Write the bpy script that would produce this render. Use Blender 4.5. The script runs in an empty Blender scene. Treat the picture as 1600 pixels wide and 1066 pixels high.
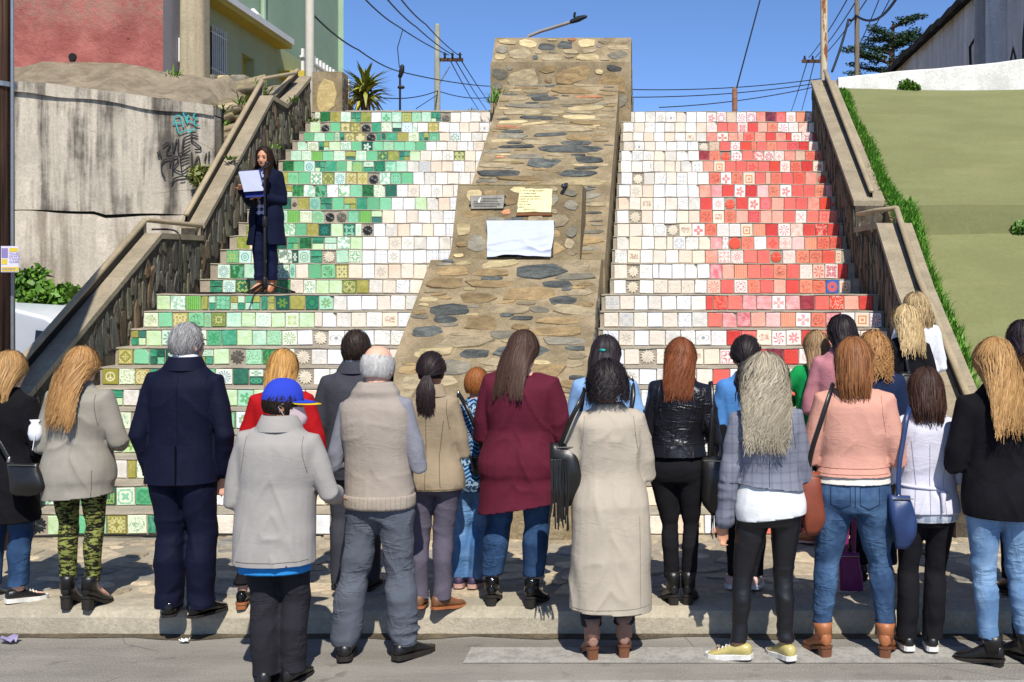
import bpy, bmesh, math, random
import numpy as np
from mathutils import Vector, Matrix
R = math.radians
random.seed(7); RNG = np.random.default_rng(11)
SC = bpy.context.scene; COL = SC.collection

# ------------------------------------------------------------------ camera, sky, sun, exposure
CAMH, FPX, VX, VY = 2.05, 1800.0, 1030.0, 455.0      # eye height; focal length and horizon/axis in photo pixels
cam_d = bpy.data.cameras.new('camera'); cam = bpy.data.objects.new('camera', cam_d); COL.objects.link(cam)
cam.location = (0, 0, CAMH); cam.rotation_euler = (R(90), 0, 0)
cam_d.sensor_width = 36; cam_d.lens = 36*FPX/1600
cam_d.shift_x = -(VX-800)/1600; cam_d.shift_y = (VY-533)/1600
cam_d.clip_end = 2000; cam_d.clip_start = .05
SC.camera = cam
SUN_EL, SUN_AZ = R(50), R(14)                          # sun behind the camera, a little to its right
w = bpy.data.worlds.new('World'); SC.world = w; w.use_nodes = True
wn = w.node_tree.nodes; bg = wn['Background']
sky = wn.new('ShaderNodeTexSky'); sky.sky_type = 'NISHITA'; sky.sun_disc = False
sky.sun_elevation = SUN_EL; sky.sun_rotation = R(180)-SUN_AZ
sky.altitude = 0; sky.air_density = .5; sky.dust_density = .25; sky.ozone_density = 7.5
w.node_tree.links.new(sky.outputs[0], bg.inputs[0]); bg.inputs[1].default_value = .15
sd = bpy.data.lights.new('sun', 'SUN'); sun = bpy.data.objects.new('sun', sd); COL.objects.link(sun)
sd.energy = 4.8; sd.angle = R(.5); sd.color = (1, .95, .87)
sv = Vector((math.sin(SUN_AZ)*math.cos(SUN_EL), -math.cos(SUN_AZ)*math.cos(SUN_EL), math.sin(SUN_EL)))
sun.rotation_euler = sv.to_track_quat('Z', 'Y').to_euler(); sun.location = sv*40
SC.view_settings.view_transform = 'Standard'; SC.view_settings.look = 'None'
SC.view_settings.gamma = 1; SC.view_settings.exposure = 0.32; SC.view_settings.use_curve_mapping = False
SC.cycles.max_bounces = 6

# ------------------------------------------------------------------ helpers
def at(px, py, d): return Vector(((px-VX)*d/FPX, d, CAMH-(py-VY)*d/FPX))     # photo pixel + real distance -> metres
def lin(c):
    if isinstance(c, str): c = tuple(int(c[i:i+2], 16) for i in (0, 2, 4))
    return tuple(((v/255)/12.92 if v/255 <= .04045 else ((v/255+.055)/1.055)**2.4) for v in c)
def sc(c, k): return tuple(max(0, min(1, v*k)) for v in c)

class NT:
    def __init__(s, m):
        m.use_nodes = True; s.t = m.node_tree; s.n = s.t.nodes; s.b = s.n['Principled BSDF']
    def new(s, k, **kw):
        n = s.n.new(k)
        for a, v in kw.items(): setattr(n, a, v)
        return n
    def put(s, sock, v):
        if isinstance(v, bpy.types.NodeSocket): s.t.links.new(v, sock)
        elif v is not None:
            if isinstance(v, tuple) and len(v) == 3 and sock.type == 'RGBA': v = v+(1,)
            sock.default_value = v
    def m(s, op, a, b=None, c=None):
        n = s.new('ShaderNodeMath', operation=op)
        s.put(n.inputs[0], a); s.put(n.inputs[1], b) if b is not None else None
        if c is not None: s.put(n.inputs[2], c)
        return n.outputs[0]
    def vm(s, op, a, b=None):
        n = s.new('ShaderNodeVectorMath', operation=op); s.put(n.inputs[0], a)
        if b is not None:
            s.put(n.inputs[3 if op == 'SCALE' else 1], b)
        return n.outputs[0]
    def mix(s, f, a, b, blend='MIX'):
        n = s.new('ShaderNodeMix', data_type='RGBA', blend_type=blend)
        s.put(n.inputs[0], f); s.put(n.inputs[6], a); s.put(n.inputs[7], b); return n.outputs[2]
    def co(s, which='Object'): return s.new('ShaderNodeTexCoord').outputs[which]
    def pos(s): return s.new('ShaderNodeNewGeometry').outputs['Position']
    def rnd(s): return s.new('ShaderNodeObjectInfo').outputs['Random']
    def noise(s, v, scale, det=3, rough=.55, dist=0):
        n = s.new('ShaderNodeTexNoise'); s.put(n.inputs['Vector'], v); n.inputs['Scale'].default_value = scale
        n.inputs['Detail'].default_value = det; n.inputs['Roughness'].default_value = rough; n.inputs['Distortion'].default_value = dist
        return n.outputs[0]
    def vor(s, v, scale, feature='F1', out=0):
        n = s.new('ShaderNodeTexVoronoi', feature=feature); s.put(n.inputs['Vector'], v); n.inputs['Scale'].default_value = scale
        return n.outputs[out]
    def ramp(s, f, stops, interp='LINEAR'):
        n = s.new('ShaderNodeValToRGB'); n.color_ramp.interpolation = interp; e = n.color_ramp.elements
        while len(e) < len(stops): e.new(.5)
        for el, (p, c) in zip(e, stops):
            el.position = p; el.color = (c+(1,)) if len(c) == 3 else c
        s.put(n.inputs[0], f); return n.outputs[0]
    def step(s, f, lo, hi):
        n = s.new('ShaderNodeMapRange', interpolation_type='SMOOTHSTEP'); s.put(n.inputs[0], f)
        s.put(n.inputs[1], lo); s.put(n.inputs[2], hi); return n.outputs[0]
    def scale(s, v, x, y, z):
        n = s.new('ShaderNodeMapping'); s.put(n.inputs[0], v); n.inputs[3].default_value = (x, y, z); return n.outputs[0]
    def bump(s, h, strength, dist=.01):
        n = s.new('ShaderNodeBump'); n.inputs['Strength'].default_value = strength; n.inputs['Distance'].default_value = dist
        s.put(n.inputs['Height'], h); s.t.links.new(n.outputs[0], s.b.inputs['Normal'])
    def out(s, col=None, rough=None, spec=None, metal=None):
        s.put(s.b.inputs['Base Color'], col); s.put(s.b.inputs['Roughness'], rough)
        s.put(s.b.inputs['Specular IOR Level'], spec); s.put(s.b.inputs['Metallic'], metal)

MATS = {}
def mat(name, col, rough=.7, var=.18, scale=5, bump=.25, bscale=90, spec=.3, metal=0, objvar=0, bdist=.004):
    """plain material with tone variation at two sizes and fine relief"""
    if name in MATS: return MATS[name]
    m = bpy.data.materials.new(name); t = NT(m); col = lin(col) if isinstance(col, str) or max(col) > 1 else col
    p = t.co()
    n1 = t.noise(p, scale, 4, .6); n2 = t.noise(p, scale*9, 3, .6)
    f = t.m('ADD', t.m('MULTIPLY', n1, .65), t.m('MULTIPLY', n2, .35))
    f = t.step(f, .3, .7)
    c = t.mix(f, sc(col, 1-var), sc(col, 1+var))
    if objvar:
        k = t.m('ADD', 1-objvar, t.m('MULTIPLY', t.rnd(), 2*objvar))
        c = t.vm('SCALE', c, k)
    t.out(c, rough, spec, metal)
    if bump: t.bump(t.noise(p, bscale, 3, .6), bump, bdist)
    MATS[name] = m; return m

def fabric(name, col, rough=.85, var=.10, weave=420, bump=.35, kind=None, col2=None, spec=.15):
    if name in MATS: return MATS[name]
    m = bpy.data.materials.new(name); t = NT(m); col = lin(col) if isinstance(col, str) else col
    p = t.co(); c2 = lin(col2) if isinstance(col2, str) else col2
    f = t.step(t.noise(p, 7, 4, .6), .3, .7)
    base = t.mix(f, sc(col, 1-var), sc(col, 1+var))
    sep = t.new('ShaderNodeSeparateXYZ'); t.put(sep.inputs[0], p); X, Y, Z = sep.outputs
    if kind == 'camo':
        k = t.step(t.noise(t.scale(p, 10, 10, 34), 2.2, 4, .7, .5), .50, .54); base = t.mix(k, base, c2)
    elif kind == 'plaid':
        a = t.step(t.m('SINE', t.m('MULTIPLY', X, 120)), .55, .9); b = t.step(t.m('SINE', t.m('MULTIPLY', Z, 120)), .55, .9)
        k = t.m('MULTIPLY', t.m('ADD', a, b), .38); base = t.mix(k, base, c2)
    elif kind == 'check':
        a = t.m('GREATER_THAN', t.m('SINE', t.m('MULTIPLY', X, 95)), 0); b = t.m('GREATER_THAN', t.m('SINE', t.m('MULTIPLY', Z, 95)), 0)
        base = t.mix(t.m('MULTIPLY', t.m('ADD', a, b), .5), base, c2)
    elif kind == 'bands':
        zf = t.m('FRACT', t.m('MULTIPLY', Z, 6.2)); a = t.m('LESS_THAN', zf, .42)
        zz = t.m('PINGPONG', t.m('MULTIPLY', X, 26), 1); saw = t.m('GREATER_THAN', t.m('FRACT', t.m('ADD', t.m('MULTIPLY', Z, 38), zz)), .55)
        chk = t.m('GREATER_THAN', t.noise(t.scale(p, 50, 50, 50), 1.1, 1, .4), .52)
        base = t.mix(a, t.mix(saw, base, lin('6f9cc4')), t.mix(chk, lin('8ba3b8'), c2))
    elif kind == 'denim':
        k = t.step(t.noise(t.scale(p, 5, 5, 3), 1.3, 3, .6), .35, .75); base = t.mix(k, base, c2)
        k2 = t.step(t.noise(t.scale(p, 9, 9, 70), 1.0, 3, .6), .55, .75); base = t.mix(t.m('MULTIPLY', k2, .35), base, c2)
    elif kind == 'pin':
        k = t.step(t.m('SINE', t.m('MULTIPLY', X, 260)), .7, 1.); base = t.mix(t.m('MULTIPLY', k, .5), base, c2)
    def crease(sx, sz, w_):                              # thin wrinkles where a mask lets them
        q = t.m('SUBTRACT', 1, t.m('ABSOLUTE', t.m('SUBTRACT', t.m('MULTIPLY', t.noise(t.scale(p, sx, sx, sz), 1, 2, .5, .6), 2), 1)))
        return t.m('MULTIPLY', t.m('MULTIPLY', t.m('POWER', q, 7), w_), t.step(t.noise(p, 4.5, 2), .44, .60))
    h = t.m('ADD', t.m('MULTIPLY', t.noise(p, weave, 2, .6), .16), t.m('MULTIPLY', t.noise(p, 38, 3, .55), .22))
    cr_ = .5 if kind == 'denim' or 'leather' in name or 'fleece' in name or 'twill' in name else .13
    h = t.m('ADD', h, t.m('ADD', crease(7, 19, cr_), crease(11, 4, cr_*.8))); t.bump(h, min(1, bump*1.7), .013); t.out(base, rough, spec)
    MATS[name] = m; return m

def tag(o, label=None, cat=None, group=None, kind=None):
    if label: o['label'] = label
    if cat: o['category'] = cat
    if group: o['group'] = group
    if kind: o['kind'] = kind
    return o
def empty(name, loc=(0, 0, 0), rz=0, label=None, cat=None, group=None):
    o = bpy.data.objects.new(name, None); COL.objects.link(o); o.location = loc; o.rotation_euler = (0, 0, rz)
    o.empty_display_size = .2; return tag(o, label, cat, group)
def mesh_of(name, V, F, mats=None, smooth=False):
    me = bpy.data.meshes.new(name); me.from_pydata([tuple(v) for v in V], [], [tuple(f) for f in F]); me.update()
    for m in (mats if isinstance(mats, (list, tuple)) else [mats]):
        if m: me.materials.append(m)
    if smooth: me.shade_smooth()
    return me
def link(name, me, parent=None, loc=None, rot=None):
    o = bpy.data.objects.new(name, me); COL.objects.link(o)
    if parent: o.parent = parent
    if loc is not None: o.location = loc
    if rot is not None: o.rotation_euler = rot
    return o
def mk(name, V, F, m, parent=None, loc=None, smooth=False): return link(name, mesh_of(name, V, F, m, smooth), parent, loc)

class MB:
    """collects shapes for ONE mesh"""
    def __init__(s): s.V = []; s.F = []
    def add(s, V, F):
        k = len(s.V); s.V += [tuple(v) for v in V]; s.F += [tuple(i+k for i in f) for f in F]; return s
    def box(s, x0, x1, y0, y1, z0, z1):
        V = [(x, y, z) for z in (z0, z1) for y in (y0, y1) for x in (x0, x1)]
        return s.add(V, [(0, 2, 3, 1), (4, 5, 7, 6), (0, 1, 5, 4), (2, 6, 7, 3), (0, 4, 6, 2), (1, 3, 7, 5)])
    def cham(s, x0, x1, y0, y1, z0, z1, c=.012):
        bm = bmesh.new(); bmesh.ops.create_cube(bm, size=1)
        for v in bm.verts: v.co = Vector(((x0+x1)/2+v.co.x*(x1-x0), (y0+y1)/2+v.co.y*(y1-y0), (z0+z1)/2+v.co.z*(z1-z0)))
        bmesh.ops.bevel(bm, geom=bm.edges[:], offset=c, segments=2, affect='EDGES', profile=.6)
        bm.verts.index_update(); s.add([v.co[:] for v in bm.verts], [[v.index for v in f.verts] for f in bm.faces]); bm.free(); return s
    def tube(s, path, rad, n=10, cap=True, flat=1.0, up=(0, 0, 1)):
        P = [Vector(p) for p in path]; rad = rad if isinstance(rad, (list, tuple)) else [rad]*len(P)
        rings = []; prev = None
        pts = list(zip(P, rad))
        T = [((P[min(i+1, len(P)-1)]-P[max(i-1, 0)]).normalized()) for i in range(len(P))]
        if cap:
            a, r = pts[0]; b, q = pts[-1]; ra = r if not isinstance(r, tuple) else min(r); rb = q if not isinstance(q, tuple) else min(q)
            def sc2(r, k): return (r[0]*k, r[1]*k) if isinstance(r, tuple) else r*k
            pts = [(a-T[0]*ra*.85, sc2(r, .35)), (a-T[0]*ra*.5, sc2(r, .8))]+pts+[(b+T[-1]*rb*.5, sc2(q, .8)), (b+T[-1]*rb*.85, sc2(q, .35))]
            T = [T[0]]*2+T+[T[-1]]*2
        V = []
        ref = Vector(up)
        for (p, r), t in zip(pts, T):
            if prev is None:
                u = ref.cross(t)
                if u.length < .05: u = Vector((1, 0, 0)).cross(t) if abs(t.x) < .9 else Vector((0, 1, 0)).cross(t)
                u.normalize()
            else: u = (prev-t*prev.dot(t)).normalized()
            prev = u; v = t.cross(u)
            r1, r2 = r if isinstance(r, tuple) else (r, r*flat)
            for k in range(n):
                a = 2*math.pi*k/n; V.append(p+u*(math.cos(a)*r1)+v*(math.sin(a)*r2))
        F = []
        for i in range(len(pts)-1):
            for k in range(n):
                F.append((i*n+k, i*n+(k+1) % n, (i+1)*n+(k+1) % n, (i+1)*n+k))
        F.append(tuple(range(n))[::-1]); F.append(tuple(range((len(pts)-1)*n, len(pts)*n)))
        return s.add(V, F)
    def loft(s, rings, n=24):
        """rings: (cx, cy, z, rx, ry[, power])"""
        V = []
        for r in rings:
            cx, cy, z, rx, ry = r[:5]; p = r[5] if len(r) > 5 else 2.2
            for k in range(n):
                a = 2*math.pi*k/n; c, q = math.cos(a), math.sin(a)
                V.append((cx+rx*math.copysign(abs(c)**(2/p), c), cy+ry*math.copysign(abs(q)**(2/p), q), z))
        F = [(i*n+k, i*n+(k+1) % n, (i+1)*n+(k+1) % n, (i+1)*n+k) for i in range(len(rings)-1) for k in range(n)]
        F.append(tuple(range(n))[::-1]); F.append(tuple(range((len(rings)-1)*n, len(rings)*n)))
        return s.add(V, F)
    def ell(s, c, r, n=12, m=8):
        V = []; F = []
        for i in range(m+1):
            th = math.pi*i/m
            for k in range(n):
                a = 2*math.pi*k/n; V.append((c[0]+r[0]*math.sin(th)*math.cos(a), c[1]+r[1]*math.sin(th)*math.sin(a), c[2]-r[2]*math.cos(th)))
        F = [(i*n+k, i*n+(k+1) % n, (i+1)*n+(k+1) % n, (i+1)*n+k) for i in range(m) for k in range(n)]
        return s.add(V, F)
    def prism(s, poly, x0, x1):
        """side outline in (y, z) extruded along x"""
        n = len(poly); V = [(x0, y, z) for y, z in poly]+[(x1, y, z) for y, z in poly]
        F = [tuple(range(n)), tuple(range(n, 2*n))[::-1]]+[(i, i+n, (i+1) % n+n, (i+1) % n) for i in range(n)]
        return s.add(V, F)
    def build(s, name, m, parent=None, loc=None, smooth=False):
        if loc is not None and parent is None: pass
        o = mk(name, s.V, s.F, m, parent, loc, smooth); fixn(o.data); return o
def fixn(me):
    bm = bmesh.new(); bm.from_mesh(me); bmesh.ops.recalc_face_normals(bm, faces=bm.faces[:]); bm.to_mesh(me); bm.free()
def shift(V, o): return [(v[0]-o[0], v[1]-o[1], v[2]-o[2]) for v in V]

def vnoise(P, seed=0):
    """smooth value noise in 0..1 for an (n,3) array"""
    P = np.asarray(P, float); i = np.floor(P).astype(np.int64); f = P-i; f = f*f*(3-2*f); out = 0
    for dx in (0, 1):
        for dy in (0, 1):
            for dz in (0, 1):
                h = ((i[:, 0]+dx)*374761393+(i[:, 1]+dy)*668265263+(i[:, 2]+dz)*2147483647+seed*1274126177) & 0xffffffff
                h = ((h ^ (h >> 13))*1274126177) & 0xffffffff; h = (h ^ (h >> 16)) & 0xffff
                wgt = (f[:, 0] if dx else 1-f[:, 0])*(f[:, 1] if dy else 1-f[:, 1])*(f[:, 2] if dz else 1-f[:, 2])
                out = out+wgt*(h/65535.0)
    return out

# ------------------------------------------------------------------ stone packing on a rectangle (u, v)
def pack_stones(W, H, sizes, asp, seed, gap=.012, ang=8, cell=.012, inside=None, tries=160, pts=9, jag=.17):
    rg = random.Random(seed); nx, ny = int(W/cell)+1, int(H/cell)+1; occ = np.zeros((ny, nx), bool); out = []
    yy, xx = np.mgrid[0:ny, 0:nx]; cx, cy = (xx+.5)*cell, (yy+.5)*cell
    for size, count in sizes:
        done = 0; fails = 0
        while done < count and fails < tries*4:
            a = rg.uniform(*asp); sw = size*rg.uniform(.8, 1.25); rw, rh = sw*math.sqrt(a)/2, sw/math.sqrt(a)/2
            x, y = rg.uniform(rw*.8, W-rw*.8), rg.uniform(rh*.9, H-rh*.9); th = R(rg.uniform(-ang, ang))
            p = []
            for k in range(pts):
                t = 2*math.pi*(k+rg.uniform(-.36, .36))/pts; q = 1+rg.uniform(-jag, jag*.8)
                ex = math.copysign(abs(math.cos(t))**.75, math.cos(t))*rw*q; ey = math.copysign(abs(math.sin(t))**.75, math.sin(t))*rh*q
                p.append((x+ex*math.cos(th)-ey*math.sin(th), y+ex*math.sin(th)+ey*math.cos(th)))
            if any(u < gap or u > W-gap or v < gap or v > H-gap for u, v in p) or (inside and not all(inside(u, v) for u, v in p)): fails += 1; continue
            i0, i1 = max(0, int((min(v for u, v in p)-gap)/cell)), min(ny, int((max(v for u, v in p)+gap)/cell)+2)
            j0, j1 = max(0, int((min(u for u, v in p)-gap)/cell)), min(nx, int((max(u for u, v in p)+gap)/cell)+2)
            X, Y = cx[i0:i1, j0:j1], cy[i0:i1, j0:j1]; ins = np.zeros(X.shape, bool)
            k = 1+.6*gap/max(rh, .02)
            pe = [(x+(u-x)*k, y+(v-y)*k) for u, v in p]
            for q in range(pts):
                (xa, ya), (xb, yb) = pe[q], pe[(q+1) % pts]
                if ya == yb: continue
                ins ^= ((ya > Y) != (yb > Y)) & (X < (xb-xa)*(Y-ya)/(yb-ya)+xa)
            if (occ[i0:i1, j0:j1] & ins).any(): fails += 1; continue
            occ[i0:i1, j0:j1] |= ins; out.append(p); done += 1
    return out
def stone_objs(polys, frame, parent, mats, weights, name='stone', rise=.016, seed=0, origin=(0, 0, 0)):
    """each stone its own low slab: skirt ring, proud ring, uneven top"""
    rg = random.Random(seed); O, U, Vv, N = [Vector(a) for a in frame]
    for p in polys:
        c2 = (sum(u for u, v in p)/len(p), sum(v for u, v in p)/len(p)); C = O+U*c2[0]+Vv*c2[1]
        h = rise*rg.uniform(.5, 1.3); n = len(p); V = []
        tx, ty = rg.uniform(-.06, .06), rg.uniform(-.06, .06)
        for lvl, k in ((-.004, 1.02), (h*.8, 1.0), (h, .93)):
            for u, v in p:
                du, dv = (u-c2[0])*k, (v-c2[1])*k
                V.append(U*du+Vv*dv+N*(lvl+(du*tx+dv*ty if lvl > 0 else 0)+(rg.uniform(-.15, .15)*h if lvl > 0 else 0)))
        V.append(N*h)
        F = [(l*n+i, l*n+(i+1) % n, (l+1)*n+(i+1) % n, (l+1)*n+i) for l in (0, 1) for i in range(n)]+[(2*n+i, 2*n+(i+1) % n, 3*n) for i in range(n)]
        me = mesh_of(name, V, F, rg.choices(mats, weights)[0])
        link(name, me, parent, C-Vector(origin))
# ================================================================== MATERIALS of the setting
def concrete(name, col, dark, stain=0.6, vstreak=True, rough=.9, scale=1.0, crack=False):
    m = bpy.data.materials.new(name); t = NT(m); p = t.pos(); col, dark = lin(col), lin(dark)
    n = t.noise(p, 2.2*scale, 5, .65); g = t.noise(p, 26*scale, 4, .7)
    f = t.step(t.m('ADD', t.m('MULTIPLY', n, .6), t.m('MULTIPLY', g, .4)), .38, .66)
    c = t.mix(f, sc(col, .74), sc(col, 1.1))
    if vstreak:
        s1 = t.noise(t.scale(p, 3.2, 3.2, .28), 1, 4, .6, .3); s2 = t.noise(t.scale(p, 9, 9, .7), 1, 4, .65)
        k = t.step(t.m('ADD', t.m('ADD', t.m('MULTIPLY', s1, .45), t.m('MULTIPLY', s2, .25)), t.m('MULTIPLY', n, .3)), .44, .60)
        c = t.mix(t.m('MULTIPLY', k, stain), c, dark)
    pits = t.step(t.vor(p, 34*scale), .0, .22); k2 = t.step(t.noise(p, 1.6, 3), .45, .6)
    c = t.mix(t.m('MULTIPLY', t.m('MULTIPLY', t.m('SUBTRACT', 1, pits), k2), .6), c, sc(dark, .7))
    h = t.m('ADD', t.noise(p, 30*scale, 5, .7), t.m('MULTIPLY', pits, .5))
    if crack:
        q = t.vor(t.vm('ADD', p, t.vm('SCALE', t.new('ShaderNodeTexNoise').outputs[1], .25)), .9, 'DISTANCE_TO_EDGE')
        cr = t.m('MULTIPLY', t.m('SUBTRACT', 1, t.step(q, .0, .006)), t.step(t.noise(p, .9, 2), .52, .6)); c = t.mix(t.m('MULTIPLY', cr, .5), c, sc(dark, .5))
    t.bump(h, .6, .012); t.out(c, rough, .2); return m

def asphalt():
    m = bpy.data.materials.new('asphalt'); t = NT(m); p = t.pos()
    a = t.noise(p, 1.1, 5, .6); b = t.noise(t.scale(p, .5, 3, 1), 1.2, 4, .6); g = t.noise(p, 140, 2, .7); v = t.vor(p, 95)
    c = t.mix(t.step(t.m('ADD', t.m('MULTIPLY', a, .5), t.m('MULTIPLY', b, .5)), .36, .64), lin('6f6b63'), lin('8e8980'))
    c = t.mix(t.m('MULTIPLY', t.step(g, .4, .7), .45), c, lin('aba69c'))
    c = t.mix(t.m('MULTIPLY', t.step(t.noise(p, 4.3, 3, .5), .63, .72), .5), c, lin('57534c'))
    wp = t.vm('ADD', p, t.vm('SCALE', t.new('ShaderNodeTexNoise').outputs[1], .4)); cr = t.m('MULTIPLY', t.m('SUBTRACT', 1, t.step(t.vor(wp, .8, 'DISTANCE_TO_EDGE'), 0, .006)), t.step(t.noise(p, .7, 2), .48, .56))
    c = t.mix(t.m('MULTIPLY', cr, .55), c, lin('45413b')); c = t.mix(t.m('MULTIPLY', t.step(t.vor(p, 60), .12, .05), .5), c, lin('bdb8ac'))
    t.bump(t.m('ADD', v, g), .7, .008); t.out(c, .9, .25); return m
def paint_old():
    m = bpy.data.materials.new('worn_road_paint'); t = NT(m); p = t.pos()
    k = t.step(t.m('ADD', t.m('MULTIPLY', t.noise(p, 9, 5, .75), .6), t.m('MULTIPLY', t.noise(p, 70, 3, .7), .4)), .36, .62)
    c = t.mix(k, lin('807d76'), lin('a3a098')); t.bump(t.noise(p, 140, 2), .5, .005); t.out(c, .85, .2); return m
def mortar(name, col, dark):
    m = bpy.data.materials.new(name); t = NT(m); p = t.pos()
    f = t.step(t.m('ADD', t.m('MULTIPLY', t.noise(p, 3.5, 5, .65), .6), t.m('MULTIPLY', t.noise(p, 45, 4, .7), .4)), .36, .66)
    c = t.mix(f, lin(dark), lin(col)); s = t.step(t.noise(t.scale(p, 1.4, 1.4, 1.4), 1.2, 4), .52, .68)
    c = t.mix(t.m('MULTIPLY', s, .35), c, sc(lin(dark), .7))
    t.bump(t.noise(p, 60, 5, .7), .7, .012); t.out(c, .92, .2); return m
def rock(name, col, var=.28, col2=None, stretch=(1, 1, 3)):
    m = bpy.data.materials.new(name); t = NT(m); p = t.pos(); c0 = lin(col); c1 = lin(col2) if col2 else sc(c0, 1.35)
    f = t.step(t.m('ADD', t.m('MULTIPLY', t.noise(t.scale(p, *stretch), 7, 5, .65, .4), .65), t.m('MULTIPLY', t.noise(p, 60, 4, .7), .35)), .36, .66)
    c = t.mix(f, sc(c0, 1-var), c1)
    c = t.vm('SCALE', c, t.m('ADD', .72, t.m('MULTIPLY', t.rnd(), .56)))
    t.bump(t.noise(t.scale(p, *stretch), 40, 5, .7), .65, .012); t.out(c, .82, .3); return m
def leafmat(name, a, b):
    m = bpy.data.materials.new(name); t = NT(m)
    at_ = t.new('ShaderNodeAttribute', attribute_name='tone'); f = t.m('ADD', t.m('MULTIPLY', at_.outputs['Fac'], .7), t.m('MULTIPLY', t.noise(t.pos(), 3), .3))
    c = t.mix(f, lin(a), lin(b)); t.out(c, .55, .35)
    t.put(t.b.inputs['Transmission Weight'], 0); t.put(t.b.inputs['Subsurface Weight'], 0); return m

M_ASPH = asphalt(); M_PAINT = paint_old()
M_KERB = concrete('kerb_concrete', 'aca38f', '6f685a', .35, False, scale=1.5)
M_WALK = mortar('pavement_mortar', 'b0a690', '8a8070')
M_STEP = concrete('step_concrete', 'a59b89', '736b5d', .4, False, scale=1.2)
M_WALL = concrete('stained_wall', 'c2b8a6', '45403a', .95, True, crack=True)
M_WALL2 = concrete('stained_wall_ledge', 'cabfac', '6a5e50', .75, True)
M_CEMENT = concrete('cement_slope', '8f836f', '57503f', .6, True, scale=1.6)
M_COPING = concrete('coping_concrete', '988c76', '57503f', .5, False, scale=1.4)
M_CORE = mortar('parapet_mortar', '5d5548', '35302a')
M_MORT = mortar('ramp_mortar', 'a08f72', '75684f')
M_GREY = mat('grey_render', '8d8a8c', .85, .1, 2)
M_TAN = rock('tan_sandstone', '857862', .2, 'a39473'); M_OCHRE = rock('ochre_sandstone', '806c4c', .2, '9d865f')
M_SLATE = rock('blue_slate', '3d4142', .3, '62655f'); M_GSTONE = rock('grey_stone', '716d60', .22, '8c8573')
M_ORANGE = rock('orange_stone', 'a0694a', .2, 'bf8c66'); M_PALE = rock('pale_stone', 'a8976f', .2, 'c4b288')
M_DARKS = [rock('dark_slate_brown', '4d473c', .35, '7b705e', (3, 3, .6)), rock('dark_slate_grey', '45443e', .35, '726e63', (3, 3, .6)), rock('rust_slate', '544536', .3, '80694f', (3, 3, .6)), rock('mossy_slate', '50503f', .3, '79765f', (3, 3, .6))]
M_RAIL = mat('painted_rail', '9a8b70', .55, .18, 4, .2); M_BLACK = mat('black_steel', '1b1a19', .5, .15, 5, .1)
M_LEAF = leafmat('weed_leaf', '2f4d16', '7da23c'); M_LEAF2 = leafmat('bush_leaf', '24430f', '6d9a33')
M_GRASS = leafmat('grass_blade', '3c7020', '8fc24e'); M_PINE = leafmat('cedar_needle', '10240f', '31502a')

# ================================================================== GROUND AND ROAD
def sheet(name, x0, x1, y0, y1, z, m, nx=1, ny=1):
    V = [(x0+(x1-x0)*i/nx, y0+(y1-y0)*j/ny, z) for j in range(ny+1) for i in range(nx+1)]
    F = [(j*(nx+1)+i, j*(nx+1)+i+1, (j+1)*(nx+1)+i+1, (j+1)*(nx+1)+i) for j in range(ny) for i in range(nx)]
    return tag(mk(name, V, F, m), kind='structure')
M_DIRT = mortar('dry_earth', '9b8768', '6b5b44')
sheet('ground', -400, 400, -400, 17.2, -.06, M_DIRT)
sheet('street', -60, 60, -60, 6.88, 0, M_ASPH)
for x0, x1, y0, y1 in ((-1.08, 3.6, 6.34, 6.62), (-.95, 3.6, 5.75, 6.06), (-1.08, 3.6, 5.2, 5.48)):
    b = MB(); b.add([(x0, y0, .004), (x1, y0, .004), (x1, y1, .004), (x0, y1, .004)], [(0, 1, 2, 3)])
    tag(b.build('road_marking', M_PAINT), kind='structure')
M_GUT = mortar('gutter_dirt', '6f6553', '453d31')
b = MB(); b.add([(-20, 6.72, .004), (20, 6.72, .004), (20, 6.9, .004), (-20, 6.9, .004)], [(0, 1, 2, 3)])
gut = mk('gutter', [(x, 6.79+.05*math.sin(x*7.3)*math.sin(x*2.1+1)+(.1 if k else 0)*1.0, .004+.004*k) for k in (0, 1) for x in np.linspace(-12, 12, 120)],
         [(i, i+1, 121+i, 120+i) for i in range(119)], M_GUT); tag(gut, kind='structure')
kb = MB(); prof = [(6.87, -.05), (6.875, .10), (6.895, .138), (6.94, .152), (7.12, .152), (7.12, -.05)]
n = 160; xs = np.linspace(-24, 24, n+1)
kV = [(x, y+(.006*math.sin(x*3.1)+.004*math.sin(x*11)) * (1 if 0 < i < 4 else 0), z+(.004*math.sin(x*5+2) if 1 < i < 4 else 0)) for x in xs for i, (y, z) in enumerate(prof)]
kF = [(a*6+i, a*6+(i+1) % 6, (a+1)*6+(i+1) % 6, (a+1)*6+i) for a in range(n) for i in range(6)]
tag(mk('kerb', kV, kF, M_KERB, smooth=False), kind='structure')
pv = tag(MB().box(-24, 24, 7.118, 9.06, -.05, .148).build('pavement', M_WALK), kind='structure')
polys = pack_stones(8.6, 1.86, [(.36, 30), (.26, 70), (.18, 90), (.11, 100)], (1.1, 2.2), 5, .012, 25, .014, pts=8, jag=.14)
M_FLAG = [rock('flagstone_tan', '9d8f78', .15, 'b8a98e', (2, 2, 2)), rock('flagstone_grey', '7f7c74', .15, '9a958a', (2, 2, 2)), rock('flagstone_sand', 'b09f82', .15, 'c6b69b', (2, 2, 2))]
stone_objs(polys, ((-5.4, 7.16, .148), (1, 0, 0), (0, 1, 0), (0, 0, 1)), pv, M_FLAG, [4, 2, 4], 'paving_stone', .009, 3)
tag(MB().box(-40, -5.5, 9.06, 15.4, -.05, .146).build('yard', M_DIRT), kind='structure')
tag(MB().box(2.7, 40, 9.06, 9.6, -.05, .146).build('verge', M_DIRT), kind='structure')
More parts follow.
